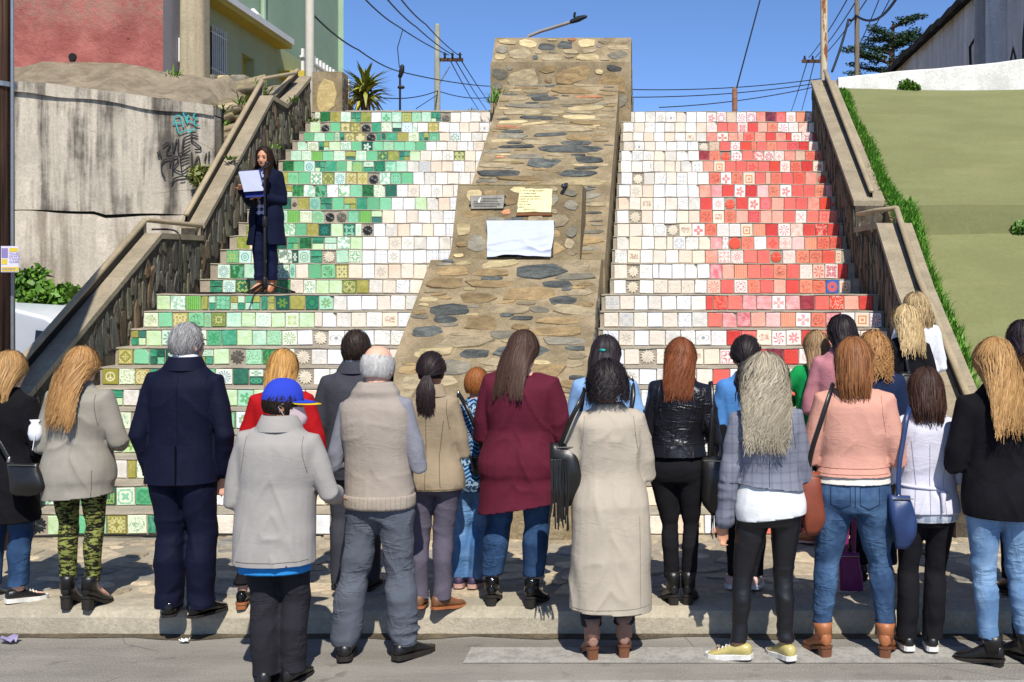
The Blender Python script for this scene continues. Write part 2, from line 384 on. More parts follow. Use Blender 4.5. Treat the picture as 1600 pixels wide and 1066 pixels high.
# upper terrace that the stairs climb to
sheet('terrace', -400, 400, 17.6, 500, 4.70, M_DIRT)
tag(MB().box(-4.78, -2.5, 17.52, 17.9, 4.5, 4.80).build('terrace_edge', M_STEP), kind='structure')
tag(MB().box(-.4, 2.4, 17.62, 17.9, 4.5, 4.745).build('terrace_edge', M_STEP), kind='structure')

# left embankment behind the retaining wall (cement skirt, then rough rock slope next to the parapet)
def emb(X, d):
    rockz = 3.25+(d-15.0)*1.02; rockz = min(rockz, 5.1+.05*(d-17))
    cem = (4.47+min(max((-5.79-X)*.135, 0), .31))-.03+min(max((d-15.25)/1.2, 0), 1)*.56
    k = min(max((X+6.25)/.4, 0), 1); k = k*k*(3-2*k)
    return cem*(1-k)+rockz*k
nx, ny = 60, 44; V = []
for j in range(ny+1):
    for i in range(nx+1):
        X = -13+(-5.42+13)*(i/nx)**.6; d = 15.16+(20.5-15.16)*(j/ny)
        z = emb(X, d); q = float(vnoise(np.array([[X*2.3, d*2.3, 0]]), 3)[0])+.5*float(vnoise(np.array([[X*6, d*6, 0]]), 4)[0])
        kk = .28 if X > -6.3 else .11
        V.append((X, d, z+(q-.75)*kk))
F = [(j*(nx+1)+i, j*(nx+1)+i+1, (j+1)*(nx+1)+i+1, (j+1)*(nx+1)+i) for j in range(ny) for i in range(nx)]
emo = tag(mk('embankment', V, F, M_CEMENT, smooth=False), kind='structure')
rg = random.Random(4)
for k in range(16):                                     # ledges of sandstone showing in the bank
    d = rg.uniform(15.5, 17.0); X = -5.55-rg.uniform(.1, .55); a = R(rg.uniform(-28, -8)); L = rg.uniform(.25, .6)
    bm = MB().cham(-L/2, L/2, -.1, .1, -.05, .05, .025); o = bm.build('ledge_stone', M_TAN, emo, (X, d, emb(X, d)+.02), True); o.rotation_euler = (R(38), a, R(rg.uniform(-12, 12)))

# right-hand painted slope with its upright band
M_OLIVE = bpy.data.materials.new('olive_painted_concrete'); t = NT(M_OLIVE); p = t.pos()
f = t.step(t.m('ADD', t.m('MULTIPLY', t.noise(t.scale(p, .6, 1.2, 2), 1.6, 5, .6), .6), t.m('MULTIPLY', t.noise(p, 22, 4, .65), .4)), .38, .64)
c = t.mix(f, lin('6e7049'), lin('777a52')); c = t.mix(t.m('MULTIPLY', t.step(t.noise(t.scale(p, .35, 2.0, 2.5), 1.3, 4, .6), .5, .8), .3), c, lin('918b64'))
c = t.mix(t.m('MULTIPLY', t.step(t.noise(t.scale(p, 2, 2, .5), 3, 4, .7), .62, .76), .35), c, lin('6a683f'))
t.bump(t.noise(p, 24, 5, .65), .25, .01); t.out(c, .85, .2)
prof = [(9.5, .14), (11.4, 1.42), (13.3, 2.70), (13.32, 3.03), (15.3, 4.05), (17.62, 5.14), (17.62, 4.3), (13.5, .0), (9.5, 0)]
V = []; xs = np.linspace(2.62, 30, 60)
for i, x in enumerate(xs):
    for k, (y, z) in enumerate(prof): V.append((x, y, z+(.02*math.sin(x*1.3+k) if 0 < k < 6 else 0)))
n = len(prof); F = [(a*n+i, a*n+(i+1) % n, (a+1)*n+(i+1) % n, (a+1)*n+i) for a in range(59) for i in range(n)]+[tuple(range(n))]
tag(mk('painted_slope', V, F, M_OLIVE), kind='structure')

# ================================================================== RETAINING WALL (left) with graffiti
RW = empty('retaining_wall', (-7.5, 15, 0), label='tall stained concrete retaining wall with black and turquoise graffiti below the pink building', cat='wall')
OR = (-7.5, 15, 0)
V = []; nx, nz = 40, 24
topz = lambda X: 4.47+(-5.79-X)*.135 if X > -8.1 else 4.78+(X+8.1)*-.01
def slab(name, z0f, z1f, dep, m, seed):
    V = []; nx, nz = 46, 14
    for j in range(nz+1):
        for i in range(nx+1):
            X = -13+(13-5.79)*i/nx; z = z0f(X)+(z1f(X)-z0f(X))*j/nz
            q = float(vnoise(np.array([[X*1.7, z*1.7, seed]]), seed)[0]); y = 15-dep+(q-.5)*.05
            V.append((X-OR[0], (15-dep if X > -7.2 and dep == 0 else y)-OR[1], z+((q-.5)*.07 if j == nz else 0)))
    F = [(j*(nx+1)+i, j*(nx+1)+i+1, (j+1)*(nx+1)+i+1, (j+1)*(nx+1)+i) for j in range(nz) for i in range(nx)]
    k = len(V); V += [(v[0], .32, v[2]) for v in V[-(nx+1):]]; a = nz*(nx+1)
    F += [(a+i, a+i+1, k+i+1, k+i) for i in range(nx)]
    k2 = len(V); V += [(V[j*(nx+1)+nx][0], .32, V[j*(nx+1)+nx][2]) for j in range(nz+1)]
    F += [(j*(nx+1)+nx, k2+j, k2+j+1, (j+1)*(nx+1)+nx) for j in range(nz)]
    mk(name, V, F, m, RW)
lift = lambda X: 3.08-.012*math.sin(X*4)-(.0 if X < -7.3 else .05)
slab('wall_face', lambda X: lift(X)+.02, lambda X: topz(X)-.14, 0.0, M_WALL, 2)
slab('wall_crest', lambda X: topz(X)-.155+.02*math.sin(X*5), topz, .03, M_WALL, 9)
slab('wall_base', lambda X: 1.9, lift, .05, M_WALL2, 5)
slab('wall_plinth', lambda X: 0, lambda X: 1.9, .55, M_WALL2, 6)
M_SPRAY = mat('black_spray', '2b2b2b', .8, .3, 12, 0); M_TEAL = mat('turquoise_spray', '3a9c9c', .8, .25, 12, 0)
def graffiti(name, strokes, m, px0, py0, k, w, d=14.972):
    b = MB()
    for st in strokes:
        pts = [at(px0+x*k, py0+y*k, d) for x, y in st]; q = []
        for i in range(len(pts)-1):                       # soften corners
            for s_ in range(4): q.append(pts[i].lerp(pts[i+1], s_/4))
        q.append(pts[-1]); q = [q[0]]+[(q[i-1]+q[i]*2+q[i+1])/4 for i in range(1, len(q)-1)]+[q[-1]]
        b.tube([p-Vector(OR) for p in q], w, 6, True)
    yc = d-OR[1]; b.V = [(v[0], yc+(v[1]-yc)*.5, v[2]) for v in b.V]; o = b.build(name, m, RW)
K = 130/866
graffiti('graffiti_lettering', [[(165, 585), (215, 545), (240, 570), (190, 665), (250, 660)], [(262, 555), (270, 670), (305, 525)], [(325, 520), (318, 670), (375, 655)],
    [(440, 480), (380, 505), (360, 660), (440, 605)], [(370, 580), (440, 545)], [(525, 490), (470, 470), (450, 520), (560, 600), (555, 625), (500, 625)],
    [(125, 640), (145, 695)], [(108, 655), (122, 698)],
    [(235, 790), (245, 715), (180, 725), (145, 780), (150, 860), (185, 920)], [(270, 700), (262, 870)], [(255, 715), (310, 690), (325, 750), (265, 820), (355, 865), (445, 800)],
    [(430, 680), (340, 700), (360, 860)], [(350, 770), (430, 735)], [(462, 660), (468, 855), (535, 670), (560, 840)], [(600, 740), (615, 670)], [(645, 650), (640, 745)],
    [(250, 980), (290, 920), (370, 900), (520, 910)], [(345, 945), (390, 938)]], M_SPRAY, 230, 140, K, .0105)
graffiti('graffiti_tag', [[(265, 355), (350, 345)], [(330, 455), (300, 360), (275, 280), (345, 265), (375, 390)], [(365, 220), (425, 370), (410, 280), (440, 265), (410, 320), (490, 350)],
    [(535, 240), (480, 260), (490, 300), (530, 300)], [(500, 305), (490, 370), (545, 375)], [(330, 455), (420, 420), (500, 415)], [(430, 450), (460, 435)], [(370, 230), (410, 245), (450, 180)]], M_TEAL, 230, 140, K, .009)
graffiti('graffiti_scribble', [[(85, 535), (88, 522), (95, 520), (97, 533)], [(93, 528), (100, 518), (104, 532)]], M_SPRAY, 0, 0, 1, .01, 14.40)

# ================================================================== BUILDINGS
M_PINK = bpy.data.materials.new('weathered_pink_render'); t = NT(M_PINK); p = t.pos()
n1 = t.noise(p, 1.6, 6, .65); n2 = t.noise(p, 11, 5, .7)
c = t.mix(t.step(n1, .35, .65), lin('8f514b'), lin('ab6a61')); c = t.mix(t.m('MULTIPLY', t.step(n2, .55, .72), .5), c, lin('77483f'))
up = t.new('ShaderNodeSeparateXYZ'); t.put(up.inputs[0], p)
k = t.m('MULTIPLY', t.step(t.m('ADD', up.outputs[2], t.m('MULTIPLY', n1, .8)), 6.0, 6.6), t.step(n2, .35, .6)); c = t.mix(t.m('MULTIPLY', k, .6), c, lin('8d7768'))
chip = t.step(t.noise(t.scale(p, 1, 1, 1.6), 7, 4, .6), .70, .73); c = t.mix(chip, c, lin('5f3a33'))
t.bump(t.m('SUBTRACT', t.noise(p, 14, 6, .7), chip), .8, .03); t.out(c, .9, .2)
PB = empty('pink_building', (-8.6, 16.6, 5), label='building with weathered pink rendered front and a grey side wall', cat='building'); o = (-8.6, 16.6, 5)
V = []; nx, nz = 50, 30
for j in range(nz+1):
    for i in range(nx+1):
        X = -14+(14-7.15)*i/nx; zb = 5.36-.10*(X+10)/2.85 if X > -10 else 5.36; z = zb-.25+(9.5-zb+.25)*j/nz
        q = float(vnoise(np.array([[X*3, z*3, 1.]]), 8)[0])-.5; V.append((X-o[0], 16.6+q*.035*(i < nx)-o[1], z-o[2]))
mk('front_wall', V, [(j*(nx+1)+i, j*(nx+1)+i+1, (j+1)*(nx+1)+i+1, (j+1)*(nx+1)+i) for j in range(nz) for i in range(nx)], M_PINK, PB)
MB().add(shift([(-7.15, 16.6, 4.8), (-7.15, 17.75, 4.8), (-7.15, 17.75, 9.5), (-7.15, 16.6, 9.5), (-14, 17.75, 4.8), (-14, 17.75, 9.5)], o), [(0, 1, 2, 3), (1, 4, 5, 2)]).build('side_wall', M_GREY, PB)
MB().add(shift([(-14, 16.6, 9.5), (-7.15, 16.6, 9.5), (-7.15, 17.75, 9.5), (-14, 17.75, 9.5)], o), [(0, 1, 2, 3)]).build('roof', M_CEMENT, PB)
hp = at(113, 89, 16.57)
hv = MB(); hv.tube([(hp.x-o[0], hp.y-.005-o[1], hp.z-o[2]), (hp.x-o[0], hp.y+.15-o[1], hp.z-o[2])], .055, 14, False); hv.build('vent_hole', M_BLACK, PB)
MB().tube([(-7.10-o[0], 17.15-o[1], 5.56-o[2]), (-7.10-o[0], 17.35-o[1], 5.56-o[2])], .01).build('bracket', M_BLACK, PB)
mb = empty('meter_box', (-7.09, 17.2, 5.45), label='small white utility box fixed to the grey side wall', cat='utility box')
MB().cham(-.05, .06, -.11, .11, 0, .36, .012).build('casing', mat('white_plastic', 'd4d6d8', .5, .05, 5, 0), mb)
MB().box(.061, .066, -.07, .07, .08, .28).build('label_plate', mat('meter_blue', '7a90b0', .5), mb)
cp = empty('concrete_post', (-6.87, 17.05, 5.0), label='thick round-edged bare concrete post beside the pink building', cat='post')
MB().loft([(0, 0, -.4, .19, .17, 5), (0, 0, 5.2, .16, .15, 5)], 24).build('shaft', concrete('post_concrete', 'b3a68a', '6f6450', .5), cp, smooth=False)

GB = empty('green_building', (-7.5, 18.6, 4.7), label='pale green house with yellow trim, barred window and flat upper storey', cat='house'); o = (-7.5, 18.6, 4.7)
M_LIME = mat('lime_render', 'a5ae84', .85, .08, 1.5, .2, 40); M_SEA = mat('sea_green_render', '93ab90', .85, .08, 1.2, .2, 40); M_YEL = mat('yellow_trim', 'bda63f', .7, .08, 3)
M_WHITE = mat('white_paint', 'd8d8d2', .6, .06, 3, .1); M_GLASS = mat('dark_glass', '15191c', .12, .1, 3, 0, spec=.5)
X0 = -7.4
def yz(py_px, d): return d
def hole_wall(name, x, d0, d1, z0, z1, holes, m, parent, o, th=.18):
    ys = sorted({d0, d1, *[h[0] for h in holes], *[h[1] for h in holes]}); zs = sorted({z0, z1, *[h[2] for h in holes], *[h[3] for h in holes]}); b = MB()
    for a, c_ in zip(ys, ys[1:]):
        for e, f_ in zip(zs, zs[1:]):
            if any(h[0] <= a and c_ <= h[1] and h[2] <= e and f_ <= h[3] for h in holes): continue
            b.add(shift([(x, a, e), (x, c_, e), (x, c_, f_), (x, a, f_)], o), [(0, 1, 2, 3)])
    for h in holes:
        y0, y1, a, c_ = h[:4]
        b.add(shift([(x, y0, a), (x, y0, c_), (x-th, y0, c_), (x-th, y0, a), (x, y1, a), (x, y1, c_), (x-th, y1, c_), (x-th, y1, a)], o), [(0, 1, 2, 3), (4, 7, 6, 5), (0, 3, 7, 4), (1, 5, 6, 2)])
    return b.build(name, m, parent)
W1 = (18.95, 19.62, 5.62, 6.42); D1 = (20.45, 21.05, 4.75, 6.28); G1 = (22.6, 25.2, 4.75, 5.95)
hole_wall('ground_floor_wall', X0, 17.8, 27, 4.6, 6.82, [W1, D1, G1], M_LIME, GB, o)
MB().add(shift([(X0, 17.8, 4.6), (-14, 17.8, 4.6), (-14, 17.8, 11), (X0, 17.8, 11), (X0, 27, 4.6), (-14, 27, 4.6), (-14, 27, 11), (X0, 27, 11)], o), [(0, 1, 2, 3), (4, 7, 6, 5), (3, 2, 6, 7)]).build('end_wall', M_SEA, GB)
hole_wall('upper_wall', X0-.12, 17.8, 27, 6.9, 11, [], M_SEA, GB, o)
MB().box(X0-.3-o[0], X0+.32-o[0], 17.8-o[1], 22.35-o[1], 6.82-o[2], 6.93-o[2]).build('cornice', M_WHITE, GB)
MB().box(X0-o[0], X0+.28-o[0], 17.8-o[1], 22.33-o[1], 6.74-o[2], 6.818-o[2]).build('cornice_soffit', M_YEL, GB)
win = hole_wall('window', X0-.17, W1[0], W1[1], W1[2], W1[3], [], M_GLASS, GB, o)
fr = MB()
for k in range(8):
    y = W1[0]+.04+k*(W1[1]-W1[0]-.08)/7; fr.tube(shift([(X0+.04, y, W1[2]-.02), (X0+.04, y, W1[3]+.02)], o), .011, 6)
fr.tube(shift([(X0+.04, W1[0], W1[2]+.1), (X0+.04, W1[1], W1[2]+.1)], o), .012, 6); fr.tube(shift([(X0+.04, W1[0], W1[3]-.1), (X0+.04, W1[1], W1[3]-.1)], o), .012, 6)
fr.build('bars', M_WHITE, win)
hole_wall('door', X0-.17, D1[0], D1[1], D1[2], D1[3], [], M_YEL, GB, o)
hole_wall('garage_opening', X0-.17, G1[0], G1[1], G1[2], G1[3], [], M_BLACK, GB, o)
MB().box(X0-o[0], X0+.5-o[0], 22.4-o[1], 26-o[1], 6.2-o[2], 6.34-o[2]).build('balcony_slab', M_YEL, GB)
for k in range(15):
    y = 22.5+k*.235; MB().cham(X0+.42-o[0], X0+.47-o[0], y-.05-o[1], y+.05-o[1], 6.34-o[2], 6.78-o[2], .008).build('baluster', M_WHITE, GB)
MB().box(X0+.41-o[0], X0+.48-o[0], 22.4-o[1], 26-o[1], 6.6-o[2], 6.64-o[2]).build('balcony_rail', M_WHITE, GB)
MB().tube(shift([(X0-.06, 21.7, 6.95), (X0-.06, 21.7, 11)], o), .05, 8).build('downpipe', M_SEA, GB)
wl = empty('wall_lantern', at(396, 26, 20.6), label='white wall lantern on the pale green upper wall', cat='lantern')
MB().loft([(0, 0, -.16, .05, .05, 6), (0, 0, .02, .1, .1, 6)], 12).build('lantern_glass', mat('frosted_glass', 'c9cdc6', .3, .03, 4, 0), wl)
MB().loft([(0, 0, .02, .13, .13, 6), (0, 0, .14, .02, .02, 6)], 12).build('lantern_cap', M_WHITE, wl); MB().tube([(0, 0, .08), (-.24, .1, .08), (-.24, .1, -.1)], .018, 8).build('arm', M_WHITE, wl)
# sandstone block wall in front of the green house
SW = empty('sandstone_wall', (-6.6, 17.3, 5.0), label='low curved wall of pale sandstone blocks under the green house', cat='wall')
rg = random.Random(2); x = -7.12
MB().box(-.55, .5, .02, .3, -.6, .26).build('backing', M_CEMENT, SW)
while x < -6.12:
    L = rg.uniform(.17, .3); k = (x+7.12); topk = .40-.10*max(0, k-.5)
    o2 = MB().cham(-L/2, L/2-.015, -.14, .14, -.36, topk-.1+rg.uniform(-.02, .01), .035).build('block', rg.choice([M_TAN, M_PALE, M_GSTONE, M_PALE]), SW, (x+L/2+6.6, rg.uniform(-.02, .02)+.03*k, 0), True); x += L

# big shed on the right
SH = empty('graffiti_shed', (6.2, 20, 4.7), label='long whitewashed shed with dark roof edge and faded graffiti', cat='building'); o = (6.2, 20, 4.7)
M_WW = concrete('whitewash', 'd9dadb', '6d6a66', .4, True); M_ROOF = mat('tar_roof', '3a342e', .9, .3, 3, .5, 30)
hole_wall('side_wall', 6.2, 17.9, 31.5, 4.5, 7.82, [(20.66, 21.4, 4.5, 7.6)], M_WW, SH, o, .35)
MB().add(shift([(6.2, 31.5, 4.5), (16, 31.5, 4.5), (16, 31.5, 11), (6.2, 31.5, 7.82), (6.2, 17.9, 4.5), (16, 17.9, 4.5), (16, 17.9, 11), (6.2, 17.9, 7.82)], o), [(0, 1, 2, 3), (4, 7, 6, 5)]).build('gable_wall', M_WW, SH)
rv = []; nseg = 60
for i in range(nseg+1):
    y = 17.7+14*i/nseg; j = .05*math.sin(i*1.7)+.04*math.sin(i*.6)
    rv += [(5.98+j*.6, y, 7.76+j), (5.98+j*.6, y, 7.90+j), (16, y, 11.15)]
MB().add(shift(rv, o), [(3*i+a, 3*i+a+1, 3*i+a+4, 3*i+a+3) for i in range(nseg) for a in (0, 1)]).build('roof', M_ROOF, SH)
MB().box(6.3-o[0], 6.4-o[0], 20.66-o[1], 21.4-o[1], 4.5-o[2], 7.6-o[2]).build('doorway', M_BLACK, SH)
M_MAUVE = mat('mauve_spray', 'a07a92', .8, .2, 4, 0)
gp = MB()
for y0, y1, z1 in ((22.3, 22.75, 6.15), (21.55, 21.8, 6.2)): gp.add(shift([(6.192, y0, 4.9), (6.192, y1, 4.9), (6.192, y1, z1), (6.192, y0, z1)], o), [(0, 1, 2, 3)])
gp.build('mauve_paint', M_MAUVE, SH)
gl = MB(); rg = random.Random(9)
for (pts) in ([(19.6, 5.2), (19.6, 6.3), (19.5, 6.7), (19.38, 6.3), (19.38, 5.2)], [(20.0, 5.2), (20.02, 6.1), (20.15, 6.3), (20.3, 6.1)], [(22.2, 6.25), (22.45, 6.05), (22.8, 6.15), (22.9, 6.9), (22.5, 7.0), (22.4, 6.5)],
              [(23.4, 5.3), (23.6, 5.9), (23.9, 5.9), (24.0, 5.3), (24.2, 5.8)], [(25, 5.3), (25.3, 5.7), (25.8, 5.7), (26, 5.3)], [(21.7, 6.25), (21.45, 6.5)], [(18.4, 5.6), (18.5, 6.8), (18.7, 7.0), (18.8, 6.3), (18.6, 5.6)], [(28, 5.2), (28.1, 6.2)], [(28.6, 5.2), (28.7, 6.4)]):
    gl.tube(shift([(6.185, a, b_) for a, b_ in pts], o), .035, 6, True, .2)
gl.build('graffiti', M_SPRAY, SH)

# whitewashed low wall along the top of the painted slope
WWL = empty('white_wall', (5, 17.75, 5.1), label='low whitewashed wall along the top of the green slope', cat='wall'); o = (5, 17.75, 5.1)
M_WHW = concrete('white_lime', 'dcdad2', '8d897e', .3, False)
V = []; xs = np.linspace(2.75, 30, 90)
for i, x in enumerate(xs):
    zt = 5.31+.10*(x-2.75)+(.010*math.sin(x*2.3)+.004*math.sin(x*7.1)); zt = min(zt+.02, 6.4)
    V += shift([(x, 17.64+.012*math.sin(x*5), 4.9), (x, 17.66+.012*math.sin(x*3), zt-.03), (x, 17.72, zt), (x, 17.9, zt-.02), (x, 17.9, 4.9)], o)
MB().add(V, [(5*i+a, 5*i+a+1, 5*i+a+6, 5*i+a+5) for i in range(89) for a in range(4)]+[(0, 1, 2, 3, 4)]).build('coping', M_WHW, WWL)
# ================================================================== STAIRS with tiles
def hx(*a): return [lin(x) for x in a]
TM = {}
def tile_mat(name, design, bgs, fgs, border=None, seed=0):
    """glazed tile: flat print only; each tile draws its own pattern from its random number"""
    m = bpy.data.materials.new('tile_'+name); t = NT(m); p = t.co(); r = t.rnd()
    s = t.new('ShaderNodeSeparateXYZ'); t.put(s.inputs[0], p); x, z = s.outputs[0], s.outputs[2]
    ax, az = t.m('ABSOLUTE', x), t.m('ABSOLUTE', z)
    rad = t.m('SQRT', t.m('ADD', t.m('MULTIPLY', x, x), t.m('MULTIPLY', z, z))); th = t.m('ARCTAN2', z, x)
    r2 = t.m('FRACT', t.m('MULTIPLY', r, 17.31)); r3 = t.m('FRACT', t.m('MULTIPLY', r, 71.7))
    nb = len(bgs); bgc = t.ramp(r2, [(i/nb, c) for i, c in enumerate(bgs)], 'CONSTANT') if nb > 1 else bgs[0]
    nf = len(fgs); fgc = t.ramp(r3, [(i/nf, c) for i, c in enumerate(fgs)], 'CONSTANT') if nf > 1 else (fgs[0] if fgs else bgs[0])
    off = t.m('MULTIPLY', r, 97.)
    def vec(a, b, c): 
        n = t.new('ShaderNodeCombineXYZ'); t.put(n.inputs[0], a); t.put(n.inputs[1], b); t.put(n.inputs[2], c); return n.outputs[0]
    k = 0.0
    if design == 'orn':          # folded ornament
        hi, lo = t.m('MAXIMUM', ax, az), t.m('MINIMUM', ax, az)
        q = t.noise(vec(hi, lo, off), 7.5, 2, .45); k = t.step(q, .49, .52)
        k = t.m('MULTIPLY', k, t.m('LESS_THAN', hi, .43))
    elif design == 'flower':
        nn = t.m('ADD', 4, t.m('FLOOR', t.m('MULTIPLY', r3, 5))); pet = t.m('ABSOLUTE', t.m('COSINE', t.m('MULTIPLY', th, t.m('MULTIPLY', nn, .5))))
        e = t.m('ADD', .13, t.m('MULTIPLY', pet, .26)); k = t.m('SUBTRACT', 1, t.step(t.m('SUBTRACT', rad, e), -.01, .01)); k = t.m('MULTIPLY', k, t.step(rad, .07, .085))
    elif design == 'burst':
        nn = t.m('ADD', 8, t.m('FLOOR', t.m('MULTIPLY', r3, 8))); w_ = t.m('SINE', t.m('MULTIPLY', th, nn)); k = t.m('MULTIPLY', t.step(w_, -.1, .1), t.m('MULTIPLY', t.m('LESS_THAN', rad, .43), t.m('GREATER_THAN', rad, .1)))
    elif design == 'swirl':
        w_ = t.m('SINE', t.m('ADD', t.m('MULTIPLY', th, 7), t.m('MULTIPLY', rad, 16))); k = t.m('MULTIPLY', t.step(w_, 0, .15), t.m('LESS_THAN', rad, .42))
    elif design == 'rings':
        k = t.m('MULTIPLY', t.step(t.m('SINE', t.m('ADD', t.m('MULTIPLY', rad, 34), t.m('MULTIPLY', r, 6))), .0, .2), t.m('LESS_THAN', rad, .42))
    elif design == 'sketch':
        q = t.noise(vec(x, off, z), 5.5, 2, .5, .8); k = t.m('SUBTRACT', 1, t.step(t.m('ABSOLUTE', t.m('SUBTRACT', q, .5)), .008, .022)); k = t.m('MULTIPLY', k, t.m('LESS_THAN', t.m('MAXIMUM', ax, az), .42))
    elif design == 'leaf':
        q = t.noise(vec(t.m('MULTIPLY', x, .8), off, z), 4.6, 1, .4, 1.6); k = t.m('SUBTRACT', 1, t.step(t.m('ABSOLUTE', t.m('SUBTRACT', q, .5)), .03, .055)); k = t.m('MULTIPLY', k, t.m('LESS_THAN', rad, .42))
    elif design == 'crack':
        q = t.vor(vec(x, off, z), 2.3, 'DISTANCE_TO_EDGE'); k = t.m('SUBTRACT', 1, t.step(q, .012, .03))
    elif design == 'net':
        q = t.vor(vec(x, off, z), 5.2, 'DISTANCE_TO_EDGE'); k = t.m('SUBTRACT', 1, t.step(q, .02, .06))
    elif design == 'grid':
        q = t.m('MINIMUM', t.m('PINGPONG', t.m('ADD', x, r), .17), t.m('PINGPONG', t.m('ADD', z, r2), .22)); k = t.m('LESS_THAN', q, .014)
    elif design == 'stripes':
        k = t.m('GREATER_THAN', t.m('SINE', t.m('ADD', t.m('MULTIPLY', x, 44), off)), .2)
    elif design == 'speck':
        k = t.m('LESS_THAN', t.vor(vec(x, off, z), 9.5), .36)
    elif design == 'patch':
        q = t.noise(vec(x, off, z), 3.4, 3, .6); k = t.step(q, .46, .56)
    elif design == 'glaze':
        k = t.m('MULTIPLY', t.step(t.noise(vec(x, off, z), 2.2, 4, .6), .35, .7), .75)
    elif design == 'cross':
        a = t.m('MINIMUM', ax, az); b = t.m('MAXIMUM', ax, az); k = t.m('MULTIPLY', t.m('LESS_THAN', a, t.m('ADD', .05, t.m('MULTIPLY', b, .28))), t.m('LESS_THAN', b, .40)); k = t.m('MULTIPLY', k, t.step(rad, .06, .075))
    elif design == 'square':
        b = t.m('MAXIMUM', ax, az); k = t.m('GREATER_THAN', t.m('SINE', t.m('MULTIPLY', b, 30)), .1)
    elif design == 'picture':    # small printed view in a border
        k = t.m('MULTIPLY', t.step(t.noise(vec(x, off, z), 6, 3, .7), .42, .56), t.m('MULTIPLY', t.m('LESS_THAN', ax, .34), t.m('LESS_THAN', t.m('ABSOLUTE', t.m('SUBTRACT', z, .03)), .22)))
    elif design == 'eye':
        l = t.m('ADD', t.m('POWER', t.m('MULTIPLY', ax, 2.4), 2), t.m('POWER', t.m('MULTIPLY', az, 4.4), 2)); k = t.m('MAXIMUM', t.m('SUBTRACT', 1, t.step(t.m('ABSOLUTE', t.m('SUBTRACT', l, .9)), .08, .2)), t.m('LESS_THAN', rad, .13))
    elif design == 'peace':
        ring = t.m('LESS_THAN', t.m('ABSOLUTE', t.m('SUBTRACT', rad, .27)), .045); bar = t.m('MULTIPLY', t.m('LESS_THAN', ax, .035), t.m('LESS_THAN', rad, .27))
        dg = t.m('MULTIPLY', t.m('LESS_THAN', t.m('ABSOLUTE', t.m('ADD', ax, z)), .05), t.m('MULTIPLY', t.m('LESS_THAN', z, 0), t.m('LESS_THAN', rad, .27))); k = t.m('MAXIMUM', ring, t.m('MAXIMUM', bar, dg))
    elif design == 'disc':
        k = t.m('MULTIPLY', t.m('LESS_THAN', rad, .39), t.m('GREATER_THAN', rad, .11))
    col = t.mix(t.m('MULTIPLY', k, .74), bgc, fgc) if design != 'plain' else bgc
    if border: col = t.mix(t.m('GREATER_THAN', t.m('MAXIMUM', ax, az), .44), col, border)
    col = t.vm('SCALE', col, t.m('ADD', .90, t.m('MULTIPLY', t.noise(vec(x, off, z), 3, 4, .65), .2)))
    grime = t.m('MULTIPLY', t.step(t.noise(t.pos(), 5.5, 5, .7), .48, .72), .30); col = t.mix(grime, col, t.vm('MULTIPLY', col, (.62, .57, .48)))
    t.bump(t.m('ADD', t.m('MULTIPLY', k, .5), t.noise(vec(x, off, z), 6, 3, .5)), .25, .02)
    t.out(col, .22, .45); TM[name] = m; return m
Wt, Cr, Ww, Gc = lin('dfe2e6'), lin('dbcfbd'), lin('e6e3da'), lin('c9c5bb')
Gry = hx('8b8d8e', 'a8a49a', '75777a'); pale = [Wt, Ww, Cr]
